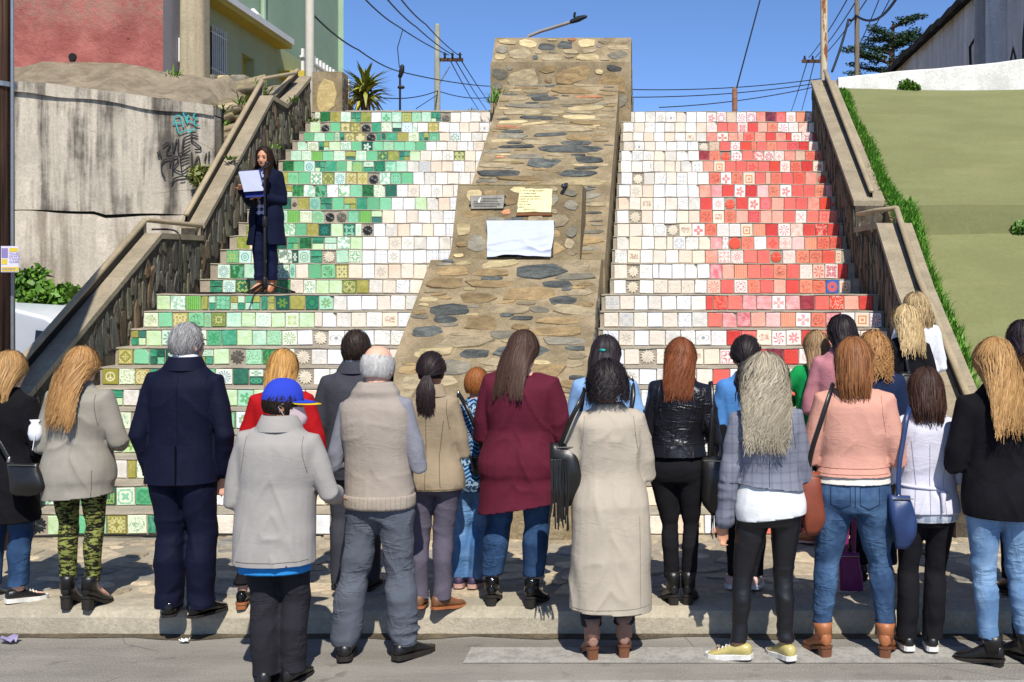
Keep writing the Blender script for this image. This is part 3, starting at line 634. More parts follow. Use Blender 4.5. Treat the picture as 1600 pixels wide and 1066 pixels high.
for nm, ds, bgs, fgs in [
    ('white', 'plain', [Wt, Ww, lin('dde3ea')], []), ('cream', 'plain', hx('ddc9b4', 'd8cdbd', 'e0d3bd'), []), ('chalk', 'glaze', [Gc, Cr], [Ww]),
    ('white_sketch', 'sketch', pale, Gry), ('white_crack', 'crack', [Wt, Ww], hx('8e8a80')), ('white_net', 'net', [Ww], hx('9a948a')), ('white_grid', 'grid', [Wt], hx('9b978e')),
    ('white_flower', 'flower', [Ww, Cr], [Gc, lin('b9b2a4')]), ('white_speck', 'speck', [Ww], hx('8a99a8')), ('white_eye', 'eye', [Ww], hx('6f777d')), ('white_print', 'picture', hx('e2d6bf'), hx('9a7464')), ('white_orn', 'orn', [Ww, Gc], [Cr, lin('aab0b4')]),
    ('mint', 'plain', hx('6cb585', '80c298', '66aa7d'), []), ('celadon', 'glaze', hx('a3cdb0', 'b9d3a0'), hx('cfe3cf')), ('emerald', 'glaze', hx('2f8463', '3a8f6a', '2c6f54'), hx('58ab86', '6bb795')), ('dark_green', 'glaze', hx('19493a', '2a5c4b', '3d7068'), hx('3c7a5e')),
    ('olive', 'glaze', hx('8f8b3f', '9aa04e', '7d8c3a'), hx('b9b06a')), ('olive_orn', 'orn', hx('8d8842', 'a59a55', '6f7f38'), hx('cfc98e', 'd9d3a5')), ('green_orn', 'orn', hx('cfdcc4', 'd8e2d0', '5da378', '276650'), hx('2f8a58', '57ab84', 'a9b95c', '8fc9a8')), ('green_flower', 'flower', hx('cfe0d4', '9fcdb0', '1f5143', 'b6cf9a'), hx('3f9a52', 'd7e6d2', '6a8f2f', '2f7f6f')),
    ('green_burst', 'burst', hx('c7dcc8', 'd8dccb', '8fbf9d'), hx('3a8f7a', '6a9a3a', '3b7d9a')), ('green_leaf', 'leaf', hx('a9d0b2', '7fbf8d', 'd3dcc0', '46a04a'), hx('1d5b42', '3f8f5f', '6f8a2c')), ('green_patch', 'patch', hx('d7e4d2', '9dd0b2', '2d6f3e'), hx('4f9f5c', '6fb08f', '1c4a2c')), ('green_stripe', 'stripes', hx('7cb45c'), hx('4d8f3c')), ('green_square', 'square', hx('b6b36a', '8cc29d'), hx('5d7f3a', '2f7a5a')),
    ('green_rings', 'rings', hx('cdd9b8', 'bcd8cc'), hx('5f8f4f', '2f8a8a')), ('blue_orn', 'orn', hx('cfdde2'), hx('4a86a8', '7a8f3a')), ('peace', 'peace', hx('8f8b3f'), hx('dcd8b0')), ('green_speck', 'speck', hx('d6dfc6', '9cc9a6'), hx('4f8f52', '7a9a3f')),
    ('coral', 'plain', hx('d9655a', 'e07566', 'dc6b5e'), []), ('red', 'plain', hx('c94038', 'd04a40'), []), ('maroon', 'glaze', hx('8c2f36', '5c2436', 'a03c42'), hx('a84a4a')), ('salmon', 'glaze', hx('dc8f78', 'd98070', 'e0a08c'), hx('e8b09c')), ('pink', 'glaze', hx('d98a88', 'd06b72', 'e0b0aa'), hx('ecc6c0')),
    ('red_orn', 'orn', hx('e6dcd4', 'e3d6cc', 'd9655a', 'e6e0da'), hx('c2383e', 'd45a50', 'b8324a', 'e08a78')), ('red_flower', 'flower', hx('e8e2dc', 'e6d8cc', 'd9705e'), hx('d2483f', 'd8606a', 'e39a8c')), ('red_burst', 'burst', hx('e0b8a4', 'e8e0da', 'd8604f', '8c2c48'), hx('c8423a', 'd86a58', 'd78a9c')), ('red_leaf', 'leaf', hx('dc7f66', 'e08a6e', 'd9745c'), hx('7c2f26', '98402f')), ('red_patch', 'patch', hx('e2c9bc', 'd86a54', 'c23a34'), hx('c8403a', 'e2a08a', '7c2430')), ('red_swirl', 'swirl', hx('ece6e2', 'd9745c'), hx('c8505c', 'b83a34')),
    ('red_stripe', 'stripes', hx('e0a080'), hx('d06a50')), ('red_speck', 'speck', hx('d5482f', 'c9b49a', 'e6dccf'), hx('e8d8c4', 'b04a3c', 'd05a4a')), ('red_cross', 'cross', hx('e8e3de', 'e6dccc'), hx('c83a42', 'd98078')), ('red_rings', 'rings', hx('e8dfd8', 'd8604c'), hx('c84a44', 'e6b0a0')), ('red_sketch', 'sketch', hx('ebe4de', 'e6d2c6'), hx('c85a5a', 'b8444c')), ('red_square', 'square', hx('e3d2b0'), hx('c4523c')), ('orange_disc', 'disc', hx('3f62a8'), hx('e2602c')), ('red_print', 'picture', hx('ead8c0'), hx('a85a4a'))]:
    tile_mat(nm, ds, bgs, fgs, border=lin('d8d4cc') if nm in ('red_square',) else None)
SPIKE_M = {'cream': mat('spiked_cream', 'cfc5b0', .5, .15, 20, .2, objvar=.1), 'grey': mat('spiked_grey', '5a564c', .4, .3, 20, .2, objvar=.2), 'red': mat('spiked_red', 'd8543f', .4, .15, 20, .2, objvar=.1), 'dark': mat('spiked_dark', '24282a', .3, .3, 20, .2, objvar=.2)}
def flat_tile():
    V = [(x, y, z) for y, k in ((.004, .5), (-.006, .5), (-.0105, .465)) for x, z in ((-k, -k), (k, -k), (k, k), (-k, k))]
    F = [(l*4+i, l*4+(i+1) % 4, l*4+4+(i+1) % 4, l*4+4+i) for l in (0, 1) for i in range(4)]+[(8, 9, 10, 11)]
    return mesh_of('tile', V, F, TM['white'])
def spike_tile(ns=14, seed=0):
    rg = random.Random(seed); V = [(0, -.035, 0)]; F = []
    for l, (k, y) in enumerate(((.2, -.04), (.5, -.018), (.46, .004))):
        for i in range(2*ns):
            a = math.pi*i/ns; kk = k*(1 if i % 2 == 0 or l == 0 else .72)*rg.uniform(.92, 1.05); V.append((kk*math.cos(a), y*(1 if i % 2 == 0 else .45), kk*math.sin(a)))
    n = 2*ns
    F = [(0, 1+i, 1+(i+1) % n) for i in range(n)]+[(1+l*n+i, 1+l*n+(i+1) % n, 1+(l+1)*n+(i+1) % n, 1+(l+1)*n+i) for l in (0, 1) for i in range(n)]
    return mesh_of('relief_tile', V, [f[::-1] for f in F], SPIKE_M['cream'])
def disc_tile():
    b = MB(); V = []; n = 20
    for k, y in ((.5, .004), (.5, -.012), (.44, -.022), (.2, -.026)): V += [(k*math.cos(2*math.pi*i/n), y, k*math.sin(2*math.pi*i/n)) for i in range(n)]
    return mesh_of('relief_tile', V, [(l*n+i, l*n+(i+1) % n, (l+1)*n+(i+1) % n, (l+1)*n+i) for l in range(3) for i in range(n)]+[tuple(range(3*n, 4*n))], SPIKE_M['red'])
ME_T, ME_S, ME_D = flat_tile(), [spike_tile(14, 1), spike_tile(11, 2)], disc_tile()
def rough_tile(seed):      # cut corners, for the broken ones
    rg = random.Random(seed); n = 7; V = []
    P = [(-.5, -.5), (.5, -.5), (.5, .2), (.25, .5), (-.5, .5)]; n = len(P)
    for y, k in ((.004, 1), (-.006, 1), (-.0105, .93)): V += [(x*k, y, z*k) for x, z in P]
    return mesh_of('tile', V, [(l*n+i, l*n+(i+1) % n, (l+1)*n+(i+1) % n, (l+1)*n+i) for l in (0, 1) for i in range(n)]+[tuple(range(2*n, 3*n))], TM['white'])
ME_R = rough_tile(1)
WHITE_W = [('white', 30), ('cream', 20), ('chalk', 16), ('white_sketch', 9), ('white_crack', 8), ('white_net', 2), ('white_grid', 3), ('white_flower', 4), ('white_speck', 2), ('white_eye', 1), ('white_print', 2), ('white_orn', 4), ('S:cream', 5)]
GREEN_W = [('mint', 13), ('celadon', 14), ('emerald', 6), ('dark_green', 3), ('olive', 6), ('olive_orn', 8), ('green_orn', 14), ('green_flower', 8), ('green_burst', 6), ('green_leaf', 8), ('green_patch', 7), ('green_stripe', 2), ('green_square', 1), ('green_rings', 2), ('blue_orn', 2), ('green_speck', 4), ('S:grey', 3), ('S:dark', 2)]
RED_W = [('coral', 14), ('red', 9), ('maroon', 4), ('salmon', 11), ('pink', 5), ('red_orn', 11), ('red_flower', 6), ('red_burst', 7), ('red_leaf', 14), ('red_patch', 7), ('red_swirl', 4), ('red_stripe', 3), ('red_speck', 5), ('red_cross', 2), ('red_rings', 2), ('red_sketch', 5), ('red_square', 2), ('red_print', 2), ('S:red', 2), ('D:red', 2)]
PINK_W = [('pink', 4), ('salmon', 4), ('red_sketch', 4), ('red_flower', 3), ('red_orn', 2), ('red_speck', 2), ('red_print', 1), ('red_burst', 1)]
def pick(rg, W): return rg.choices([a for a, _ in W], [b for _, b in W])[0]
BLOCKED = []
def flight(name, label, x0, x1, d0, tread, zs, zone, seed, deep_last=0, xl=None, xr=None, forced={}, tw=.152, nose=.016):
    root = empty(name, ((x0+x1)/2, d0, zs[0]), label=label, cat='staircase', group='tiled stair flights'); o = root.location.copy(); rg = random.Random(seed)
    n = len(zs)-1
    for i in range(n):
        y = d0+tread*i; z0, z1 = zs[i], zs[i+1]; back = y+tread+.05 if i < n-1 or not deep_last else y+deep_last
        b = MB(); nx = 26                               # worn concrete step with a slightly wavy nosing
        V = []
        for q in range(nx+1):
            x = x0+(x1-x0)*q/nx; j = .006*math.sin(x*9+i)+.005*math.sin(x*23+i*2)
            V += [(x, y, z0-.12), (x, y, z1-nose+j*.4), (x, y-.012+j*.5, z1-nose*.8+j*.5), (x, y-.010+j*.5, z1-.002+j), (x, y+.02, z1+j*.3), (x, back, z1)]
        b.add(shift(V, o), [(6*q+a, 6*q+a+1, 6*q+a+7, 6*q+a+6) for q in range(nx) for a in range(5)]+[(0, 1, 2, 3, 4, 5), tuple(6*nx+a for a in range(6))]); b.build('step', M_STEP, root)
        x = (xl(i) if xl else x0)+rg.uniform(0, .03); xe = xr(i) if xr else x1
        h = z1-z0-nose-.008; col = 0
        while x < xe-.05:
            wd = tw*rg.choice([1, 1, 1, 1.02, .97, 1.06, .93]); slim = rg.random()
            if slim < .04: wd *= .5
            if x+wd > xe: wd = xe-x
            if wd < .04: break
            zn = zone(x+wd/2, i, rg); k = forced.get((i, col)) or pick(rg, {'g': GREEN_W, 'w': WHITE_W, 'r': RED_W, 'p': PINK_W}[zn])
            cx, cz = x+wd/2, z0+.004+h/2+rg.uniform(-.003, .003); hh = h*rg.uniform(.95, 1.0)
            y_ = y-.004-rg.uniform(0, .004)
            if zn == 'g' and slim > .86 and not k.startswith('S'):                   # a mosaic of offcuts in place of one tile
                cuts = rg.choice([[(-.25, -.25, .46, .46), (.25, -.25, .46, .46), (-.25, .25, .46, .46), (.25, .25, .46, .46)], [(0, .26, .96, .44), (-.25, -.25, .46, .46), (.25, -.25, .46, .46)], [(-.26, 0, .42, .96), (.26, .25, .42, .46), (.26, -.25, .42, .46)], [(0, .25, .94, .44), (0, -.25, .94, .44)]])
                for a, c_, ww, wh in cuts:
                    o2 = link('tile', ME_T, root, Vector((cx+a*wd*.95, y_, cz+c_*hh))-o); o2.scale = (wd*.95*ww, 1, hh*wh)
                    o2.material_slots[0].link = 'OBJECT'; o2.material_slots[0].material = TM[rg.choice(['emerald', 'emerald', 'dark_green', 'green_orn', 'olive', 'celadon'])]
            else:
                if k[1] == ':': me, mm = (rg.choice(ME_S) if k[0] == 'S' else ME_D), SPIKE_M[k[2:]]
                else: me, mm = (ME_R if rg.random() < .03 else ME_T), TM[k]
                o2 = link('tile', me, root, Vector((cx, y_, cz))-o, (R(rg.uniform(-1.8, 1.8)), R(rg.uniform(-1.8, 1.8)), R(rg.uniform(-1.2, 1.2))))
                o2.scale = (wd-.009, 1 if k[1] != ':' else wd, hh if k[1] != ':' else min(hh, wd-.009))
                o2.material_slots[0].link = 'OBJECT'; o2.material_slots[0].material = mm
            x += wd; col += 1
    return root
ZL = [.15+(2.02-.15)*i/11 for i in range(12)]
ZU = [2.02, 2.19, 2.375, 2.55, 2.722, 2.90, 3.085, 3.272, 3.465, 3.66, 3.845, 4.02, 4.19, 4.36, 4.55, 4.75]
def zone_l(lim): return lambda x, i, rg: 'g' if x < lim(i)+rg.uniform(-.12, .12) and rg.random() > .03 else ('g' if rg.random() < .02 else 'w')
def zone_r(lim): return lambda x, i, rg: ('p' if x < lim(i)+.28 and rg.random() < .4 else 'r') if x > lim(i)+rg.uniform(-.09, .09) else 'w'
xll = lambda i: -4.94-.3*min(i/6, 1)
FL = flight('stair_flight', 'lower left flight of tiled steps, green tiles turning to white beside the stone ramp', -5.25, -2.40, 9.0, .30, ZL, zone_l(lambda i: -3.5-.1*math.sin(i)), 21, 1.14, xll, lambda i: -2.44, {(6, 0): 'peace', (9, 3): 'green_leaf'})
FR = flight('stair_flight', 'lower right flight of tiled steps, white tiles turning to red behind the crowd', -.60, 2.32, 9.0, .30, ZL, zone_r(lambda i: .47), 22, 1.14, lambda i: -.57, lambda i: 2.26, {(8, 6): 'white_eye'})
UL = flight('stair_flight', 'upper left flight of tiled steps, green tiles turning to white behind the speaker', -5.22, -2.28, 13.1, .30, ZU, zone_l(lambda i: -3.62+.03*i), 23, 0, lambda i: -5.14-.003*i, lambda i: -2.3, nose=.012)
UR = flight('stair_flight', 'upper right flight of tiled steps, white tiles turning to red under the blue sky', -.56, 2.42, 13.1, .30, ZU, zone_r(lambda i: .52+.012*i), 24, 0, lambda i: -.54, lambda i: 2.18+.015*i, {(0, 16): 'orange_disc'}, nose=.012)

# ================================================================== STONE RAMP, PLINTH AND TOP BLOCK
def stone_slab(name, label, cat, frame, W, H, sizes, asp, seed, weights, body, origin, ang=9, gap=.006, rise=.011, jag=.17, mats=None, extra=None):
    root = empty(name, origin, label=label, cat=cat)
    for nm, mb_, m in body: fixn(mk(nm, shift(mb_.V, origin), mb_.F, m, root).data)
    stone_objs(pack_stones(W, H, sizes, asp, seed, gap, ang, jag=jag), frame, root, mats or [M_TAN, M_OCHRE, M_SLATE, M_GSTONE, M_ORANGE, M_PALE], weights, 'stone', rise, seed, origin)
    return root
b = MB().prism([(8.78, 0), (8.80, .42), (12.3, 2.385), (12.72, 2.39), (12.72, 0)], -2.44, -.62)
sl = Vector((0, 3.5, 1.965)); L1 = sl.length; sl.normalize(); nl = Vector((0, -sl.z, sl.y))
LR = stone_slab('stone_ramp', 'lower stone-faced ramp rising between the two tiled flights to the cloth-covered plaque', 'ramp', ((-2.44, 8.80, .42), (1, 0, 0), sl, nl), 1.82, L1,
    [(.40, 10), (.31, 30), (.22, 50), (.15, 70), (.095, 110)], (1.4, 3.4), 31, [7, 5, 3.2, 4, .7, 3], [('ramp_body', b, M_MORT)], (-1.53, 10.5, 0))
stone_objs(pack_stones(1.82, .4, [(.3, 6), (.2, 10)], (1.3, 2.4), 3, .014), ((-2.44, 8.79, .02), (1, 0, 0), (0, .02, 1), (0, -1, 0)), LR, [M_TAN, M_GSTONE, M_OCHRE], [3, 2, 2], 'stone', .014, 3, (-1.53, 10.5, 0))
stone_objs(pack_stones(3.0, .26, [(.3, 12), (.18, 24)], (1.6, 3), 5, .012), ((-.62, 9.3, .46), (0, .872, .489), (0, -.489, .872), (1, 0, 0)), LR, M_DARKS, [1, 1, 1, 1], 'stone', .012, 3, (-1.53, 10.5, 0))
b = MB().prism([(12.71, 0), (12.71, 2.40), (17.3, 5.19), (17.3, 0)], -2.33, -.60)
sl2 = Vector((0, 4.59, 2.79)); L2 = sl2.length; sl2.normalize(); nl2 = Vector((0, -sl2.z, sl2.y))
UP = stone_slab('stone_ramp', 'upper stone-faced ramp climbing behind the plaque up to the square stone block', 'ramp', ((-2.33, 12.71, 2.40), (1, 0, 0), sl2, nl2), 1.73, L2,
    [(.36, 12), (.28, 34), (.20, 60), (.13, 90), (.085, 90)], (2.0, 4.8), 33, [6, 5, 5.5, 4, .8, 3], [('ramp_body', b, M_MORT)], (-1.46, 15, 0))
b = MB().prism([(12.45, 2.38), (12.93, 3.235), (13.6, 3.235), (13.3, 2.4)], -2.26, -.86)
b2 = Vector((0, .48, .855)); LB = b2.length; b2.normalize(); nb = Vector((0, -b2.z, b2.y)); OB = Vector((-2.26, 12.45, 2.38))
PL = stone_slab('stone_plinth', 'sloping stone plinth carrying the plaques halfway up the central ramp', 'plinth', (OB, (1, 0, 0), b2, nb), 1.40, LB,
    [(.22, 8), (.15, 20), (.09, 34)], (.7, 2.2), 35, [5, 5, 2, 4, 1, 4], [('plinth_body', b, mortar('plinth_mortar', '8f8063', '6a5d45'))], (-1.56, 12.7, 2.4), 25, .016)
b = MB().box(-2.258, -.862, 12.935, 13.62, 3.225, 3.245); o_ = mk('capping', shift(b.V, (-1.56, 12.7, 2.4)), b.F, mortar('mossy_cap', '7d7446', '4e4a2c'), PL)
bb = MB().box(-2.52, -.42, 17.2, 18.0, 4.2, 5.47); bt = MB().prism([(17.205, 5.472), (17.55, 5.91), (18.0, 5.91), (18.0, 5.472)], -2.50, -.425)
TB = stone_slab('stone_block', 'square stone block crowning the top of the central ramp against the sky', 'stone block', ((-2.52, 17.2, 4.7), (1, 0, 0), (0, 0, 1), (0, -1, 0)), 2.1, .77,
    [(.42, 4), (.27, 8), (.16, 14), (.09, 20)], (1.1, 2.6), 37, [4, 4, 2, 5, .6, 3], [('block_body', bb, M_MORT), ('block_top', bt, M_MORT)], (-1.47, 17.5, 4.7), 20, .02)
tv = Vector((0, .345, .438)); LT = tv.length; tv.normalize(); stone_objs(pack_stones(2.07, LT, [(.24, 7), (.17, 14), (.10, 24)], (1.0, 2.8), 38, .016, 14), ((-2.5, 17.205, 5.472), (1, 0, 0), tv, (0, -tv.z, tv.y)), TB, [M_TAN, M_SLATE, M_PALE, M_GSTONE, M_ORANGE], [4, 3, 4, 2, 1], 'stone', .014, 4, (-1.47, 17.5, 4.7))
stone_objs(pack_stones(.78, .8, [(.3, 3), (.2, 5)], (.6, 1.2), 39, .02), ((-.42, 17.2, 4.7), (0, 1, 0), (0, 0, 1), (1, 0, 0)), TB, [M_GSTONE, M_SLATE], [1, 1], 'stone', .014, 4, (-1.47, 17.5, 4.7))
PB2 = empty('stone_pillar', (-5.0, 17.5, 4.7), label='short square pillar with one big pale stone at the head of the left flight', cat='pillar')
MB().box(-.23, .22, -.13, .2, -.3, .66).build('pillar_body', M_MORT, PB2)
stone_objs([[(.10, .06), (.2, .04), (.33, .14), (.37, .32), (.32, .5), (.18, .55), (.09, .42), (.06, .2)]], ((-.23, -.13, 0), (1, 0, 0), (0, 0, 1), (0, -1, 0)), PB2, [rock('big_pale_stone', 'bfa56c', .15, 'd9c48c')], [1], 'stone', .02, 1)
stone_objs(pack_stones(.32, .62, [(.2, 3), (.12, 5)], (.6, 1), 2, .014), ((.22, -.13, 0), (0, 1, 0), (0, 0, 1), (1, 0, 0)), PB2, M_DARKS, [1]*4, 'stone', .012, 1)

# ================================================================== PARAPETS (slate-faced walls with coping and handrail)
def parapet(name, label, prof, xin, sgn, th, seed, rails, steps_line, posts):
    org = Vector((xin, 13, 2)); root = empty(name, org, label=label, cat='parapet wall')
    poly = [(prof[0][0], 0)]+prof+[(prof[-1][0], 0)]
    mb_ = MB().prism([(y, z-.06) for y, z in prof]+[(prof[-1][0], 0), (prof[0][0], 0)], xin, xin+sgn*th); fixn(mk('core', shift(mb_.V, org), mb_.F, M_CORE, root).data)
    for (ya, za), (yb, zb) in zip(prof, prof[1:]):          # coping pieces
        if yb-ya < .06: continue
        L = math.hypot(yb-ya, zb-za); k = max(1, round(L/.95))
        for q in range(k):
            p0, p1 = q/k, (q+1)/k; e = .004/L
            y0, z0, y1, z1 = ya+(yb-ya)*(p0+e), za+(zb-za)*(p0+e), ya+(yb-ya)*(p1-e), za+(zb-za)*(p1-e)
            c_ = MB().prism([(y0, z0-.06), (y0, z0), (y1, z1), (y1, z1-.06)], xin-sgn*.018, xin+sgn*(th+.02)); fixn(mk('coping', shift(c_.V, org), c_.F, M_COPING, root).data)
    # upright slates on the inner face
    y0, y1 = prof[0][0], prof[-1][0]; zmax = max(z for _, z in prof)
    def top(y):
        for (a, za), (b_, zb) in zip(prof, prof[1:]):
            if a <= y <= b_: return za+(zb-za)*(y-a)/max(b_-a, 1e-6)
        return 0
    ins = lambda u, v: steps_line(u+y0)-.1 < v < top(u+y0)-.08
    pl = pack_stones(y1-y0, zmax, [(.21, 70), (.16, 120), (.12, 120), (.085, 60)], (.16, .45), seed, .002, 14, .008, ins, 1500, 8, .2)[:296]
    stone_objs(pl, ((xin, y0, 0), (0, 1, 0), (0, 0, 1), (-sgn, 0, 0)), root, M_DARKS, [4, 4, 1.5, 2], 'slate', .014, seed, org)
    for pts in rails:
        P = [Vector((xin+sgn*x, y, z))-org for x, y, z in pts]
        r_ = MB(); r_.tube(P, [(.034, .026)]*len(P), 8, True); o2 = r_.build('handrail', M_RAIL, root); o2.data.shade_smooth()
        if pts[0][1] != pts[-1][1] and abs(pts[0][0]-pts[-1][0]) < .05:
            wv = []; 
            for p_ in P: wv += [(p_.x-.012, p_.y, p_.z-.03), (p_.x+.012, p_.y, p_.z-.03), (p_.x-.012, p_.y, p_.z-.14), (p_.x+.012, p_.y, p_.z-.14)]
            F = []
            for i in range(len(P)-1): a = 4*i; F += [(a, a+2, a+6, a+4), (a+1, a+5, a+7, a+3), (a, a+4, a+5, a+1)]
            MB().add(wv, F).build('rail_shade_strip', M_BLACK, root)  # added black strip standing in for the rail's shadow on the coping
    for x, y, z0, z1 in posts: MB().tube([Vector((xin+sgn*x, y, z0))-org, Vector((xin+sgn*x, y, z1))-org], .025, 8).build('rail_post', M_RAIL, root)
    return root
stepl = lambda y: .32+.567*(y-9) if y < 12 else (2.02 if y < 13.1 else 2.19+.607*(y-13.1))
PLP = [(8.85, .80), (12.1, 2.66), (13.22, 2.69), (13.23, 2.83), (15.6, 4.70), (16.2, 4.68), (17.3, 5.28)]
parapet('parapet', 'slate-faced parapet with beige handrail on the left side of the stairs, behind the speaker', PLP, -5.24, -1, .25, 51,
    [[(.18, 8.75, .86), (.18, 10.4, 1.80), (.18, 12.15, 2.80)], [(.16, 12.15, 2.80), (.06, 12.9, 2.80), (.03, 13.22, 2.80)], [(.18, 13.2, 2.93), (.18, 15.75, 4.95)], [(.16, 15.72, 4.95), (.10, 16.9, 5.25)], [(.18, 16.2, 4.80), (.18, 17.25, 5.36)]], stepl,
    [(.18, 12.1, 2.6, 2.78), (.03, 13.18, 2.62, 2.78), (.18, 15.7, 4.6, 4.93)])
PRP = [(8.85, .85), (11.0, 2.08), (12.0, 2.76), (13.38, 2.79), (13.39, 3.1), (17.2, 5.2)]
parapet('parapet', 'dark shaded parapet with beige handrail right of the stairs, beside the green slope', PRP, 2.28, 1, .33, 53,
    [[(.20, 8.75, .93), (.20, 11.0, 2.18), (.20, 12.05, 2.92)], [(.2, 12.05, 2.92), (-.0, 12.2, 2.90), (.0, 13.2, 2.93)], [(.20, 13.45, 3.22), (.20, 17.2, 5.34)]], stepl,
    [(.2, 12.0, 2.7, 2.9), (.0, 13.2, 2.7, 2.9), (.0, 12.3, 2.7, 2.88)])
# ================================================================== PEOPLE
TMP = bpy.data.scenes.new('tmp_remesh')
def remesh(b, voxel, smooth=6, name='tmp'):
    me = bpy.data.meshes.new(name); me.from_pydata([tuple(v) for v in b.V], [], b.F); fixn(me)
    o = bpy.data.objects.new(name, me); TMP.collection.objects.link(o)
    m = o.modifiers.new('r', 'REMESH'); m.mode = 'VOXEL'; m.voxel_size = voxel; m.use_smooth_shade = True
    if smooth:
        s = o.modifiers.new('s', 'SMOOTH'); s.iterations = smooth; s.factor = .5
    vl = TMP.view_layers[0]; vl.update(); dg = vl.depsgraph; dg.update()
    r = bpy.data.meshes.new_from_object(o.evaluated_get(dg)); bpy.data.objects.remove(o); bpy.data.meshes.remove(me)
    return r
def get_v(me):
    a = np.empty(len(me.vertices)*3, np.float32); me.vertices.foreach_get('co', a); return a.reshape(-1, 3).astype(float)
def get_n(me):
    a = np.empty(len(me.vertices)*3, np.float32); me.vertices.foreach_get('normal', a); return a.reshape(-1, 3).astype(float)
def set_v(me, P): me.vertices.foreach_set('co', P.astype(np.float32).ravel()); me.update()
def folds(me, amp, freq, seed, ridge=.6, mask=None):
    """cloth folds: stretched, warped noise pushed along the normals"""
    P, N = get_v(me), get_n(me)
    W = np.stack([vnoise(P*3.1, seed+1), vnoise(P*3.1+7, seed+2), vnoise(P*3.1+13, seed+3)], 1)-.5
    Q = (P+W*.20)*np.array(freq); a = vnoise(Q*.8, seed); r = 1-np.abs(2*vnoise(Q*np.array([1.1, 1.1, .55 if freq[2] < freq[0] else 1.])+31, seed+4)-1)
    D = P.copy(); D[:, 0] += np.sign(P[:, 0])*P[:, 2]*.55; r2 = 1-np.abs(2*vnoise((D+W*.12)*np.array([11, 6, 4.5])+11, seed+6)-1)   # drapes running down and inwards
    pat = np.clip((vnoise(P*3.3+5, seed+8)-.32)*2.4, 0, 1)
    h = (a-.5)*1.3+(r**3-.25)*.75*pat+(r2**4-.15)*.8*(1-pat)+.15*(vnoise(Q*2.6, seed+5)-.5)
    if mask is not None: h = h*mask(P)
    set_v(me, P+N*(h*amp)[:, None])
def cut(me, co, no, keep_below=False):
    bm = bmesh.new(); bm.from_mesh(me)
    bmesh.ops.bisect_plane(bm, geom=bm.verts[:]+bm.edges[:]+bm.faces[:], plane_co=co, plane_no=no, clear_inner=not keep_below, clear_outer=keep_below)
    # turn the hem in a little so that the edge has thickness
    e = [x for x in bm.edges if x.is_boundary]
    if e:
        g = bmesh.ops.extrude_edge_only(bm, edges=e); vs = [v for v in g['geom'] if isinstance(v, bmesh.types.BMVert)]
        c = sum((v.co for v in vs), Vector())/max(1, len(vs))
        for v in vs: v.co = v.co+(c-v.co)*Vector((.06, .06, 0)).length*.5 if False else Vector((v.co.x+(c.x-v.co.x)*.06, v.co.y+(c.y-v.co.y)*.06, v.co.z+.012))
    bm.to_mesh(me); bm.free(); me.shade_smooth()

FEM = [(.44, .150, .110, 0), (.47, .172, .128, -.008), (.51, .178, .132, -.014), (.55, .168, .120, -.006), (.60, .145, .102, .002), (.635, .137, .098, .004), (.69, .148, .108, .002), (.74, .154, .114, .004), (.785, .158, .104, -.006), (.81, .146, .086, -.014), (.828, .112, .070, -.018), (.842, .080, .058, -.016), (.86, .056, .054, -.008), (.885, .052, .052, 0)]
MAL = [(.44, .150, .112, 0), (.47, .168, .122, -.006), (.51, .172, .124, -.008), (.55, .168, .120, 0), (.60, .164, .120, .006), (.65, .168, .122, .006), (.70, .178, .126, .002), (.75, .184, .126, 0), (.79, .186, .112, -.008), (.812, .172, .092, -.014), (.83, .134, .076, -.018), (.845, .094, .064, -.016), (.865, .064, .060, -.008), (.885, .060, .058, 0)]
def prof_at(tab, t):
    for a, b in zip(tab, tab[1:]):
        if a[0] <= t <= b[0]:
            k = (t-a[0])/(b[0]-a[0]); k = k; return [a[i]+(b[i]-a[i])*k for i in range(1, 4)]
    return list(tab[0][1:]) if t < tab[0][0] else list(tab[-1][1:])
class Rig: pass
ARM = {'down': ((.055, -.03, .605), (.075, .03, .455)), 'fold': ((.075, .0, .615), (-.10, .21, .645)), 'clasp': ((.085, -.02, .61), (-.135, .19, .545)),
       'pocket': ((.07, -.06, .62), (.03, .03, .485)), 'up': ((.06, .06, .63), (-.06, .22, .70)), 'back': ((.06, -.06, .6), (-.10, -.17, .50)), 'side': ((.10, -.01, .625), (.10, .17, .60))}
def rig(h, male, wf, feet, arms, heel):
    r = Rig(); r.h = h; r.male = male; r.wf = wf; r.S = h/1.66; S = r.S; r.tab = MAL if male else FEM; r.heel = heel
    sw = (.172 if male else .150)*S*(1+(wf-1)*.8); r.sw = sw
    r.sh = [Vector((s*sw*.92, -.012, .800*h+heel)) for s in (-1, 1)]
    r.el, r.wr = [], []
    for s, a in zip((-1, 1), arms):
        e, w_ = ARM[a] if isinstance(a, str) else a
        r.el.append(Vector((s*(sw+e[0]*S), e[1]*S, e[2]*h+heel))); r.wr.append(Vector((s*(sw+w_[0]*S), w_[1]*S, w_[2]*h+heel)))
    r.hip = [Vector((s*.088*S*wf, -.005, .49*h+heel)) for s in (-1, 1)]
    r.an = [Vector((f[0], f[1], .052*h+heel)) for f in feet]; r.kn = [(hp*.46+an*.54)+Vector((0, .022, 0)) for hp, an in zip(r.hip, r.an)]
    for k, hp, an in zip(r.kn, r.hip, r.an): k.z = .275*h+heel*.95
    r.yaw = [f[2] for f in feet]; r.hz = heel; r.hs = random.Random(int(h*9999)).uniform(-.028, .028)*S
    for q in r.hip: q.x += r.hs
    for q, s_ in zip(r.sh, (-1, 1)): q.z += s_*r.hs*.35
    return r
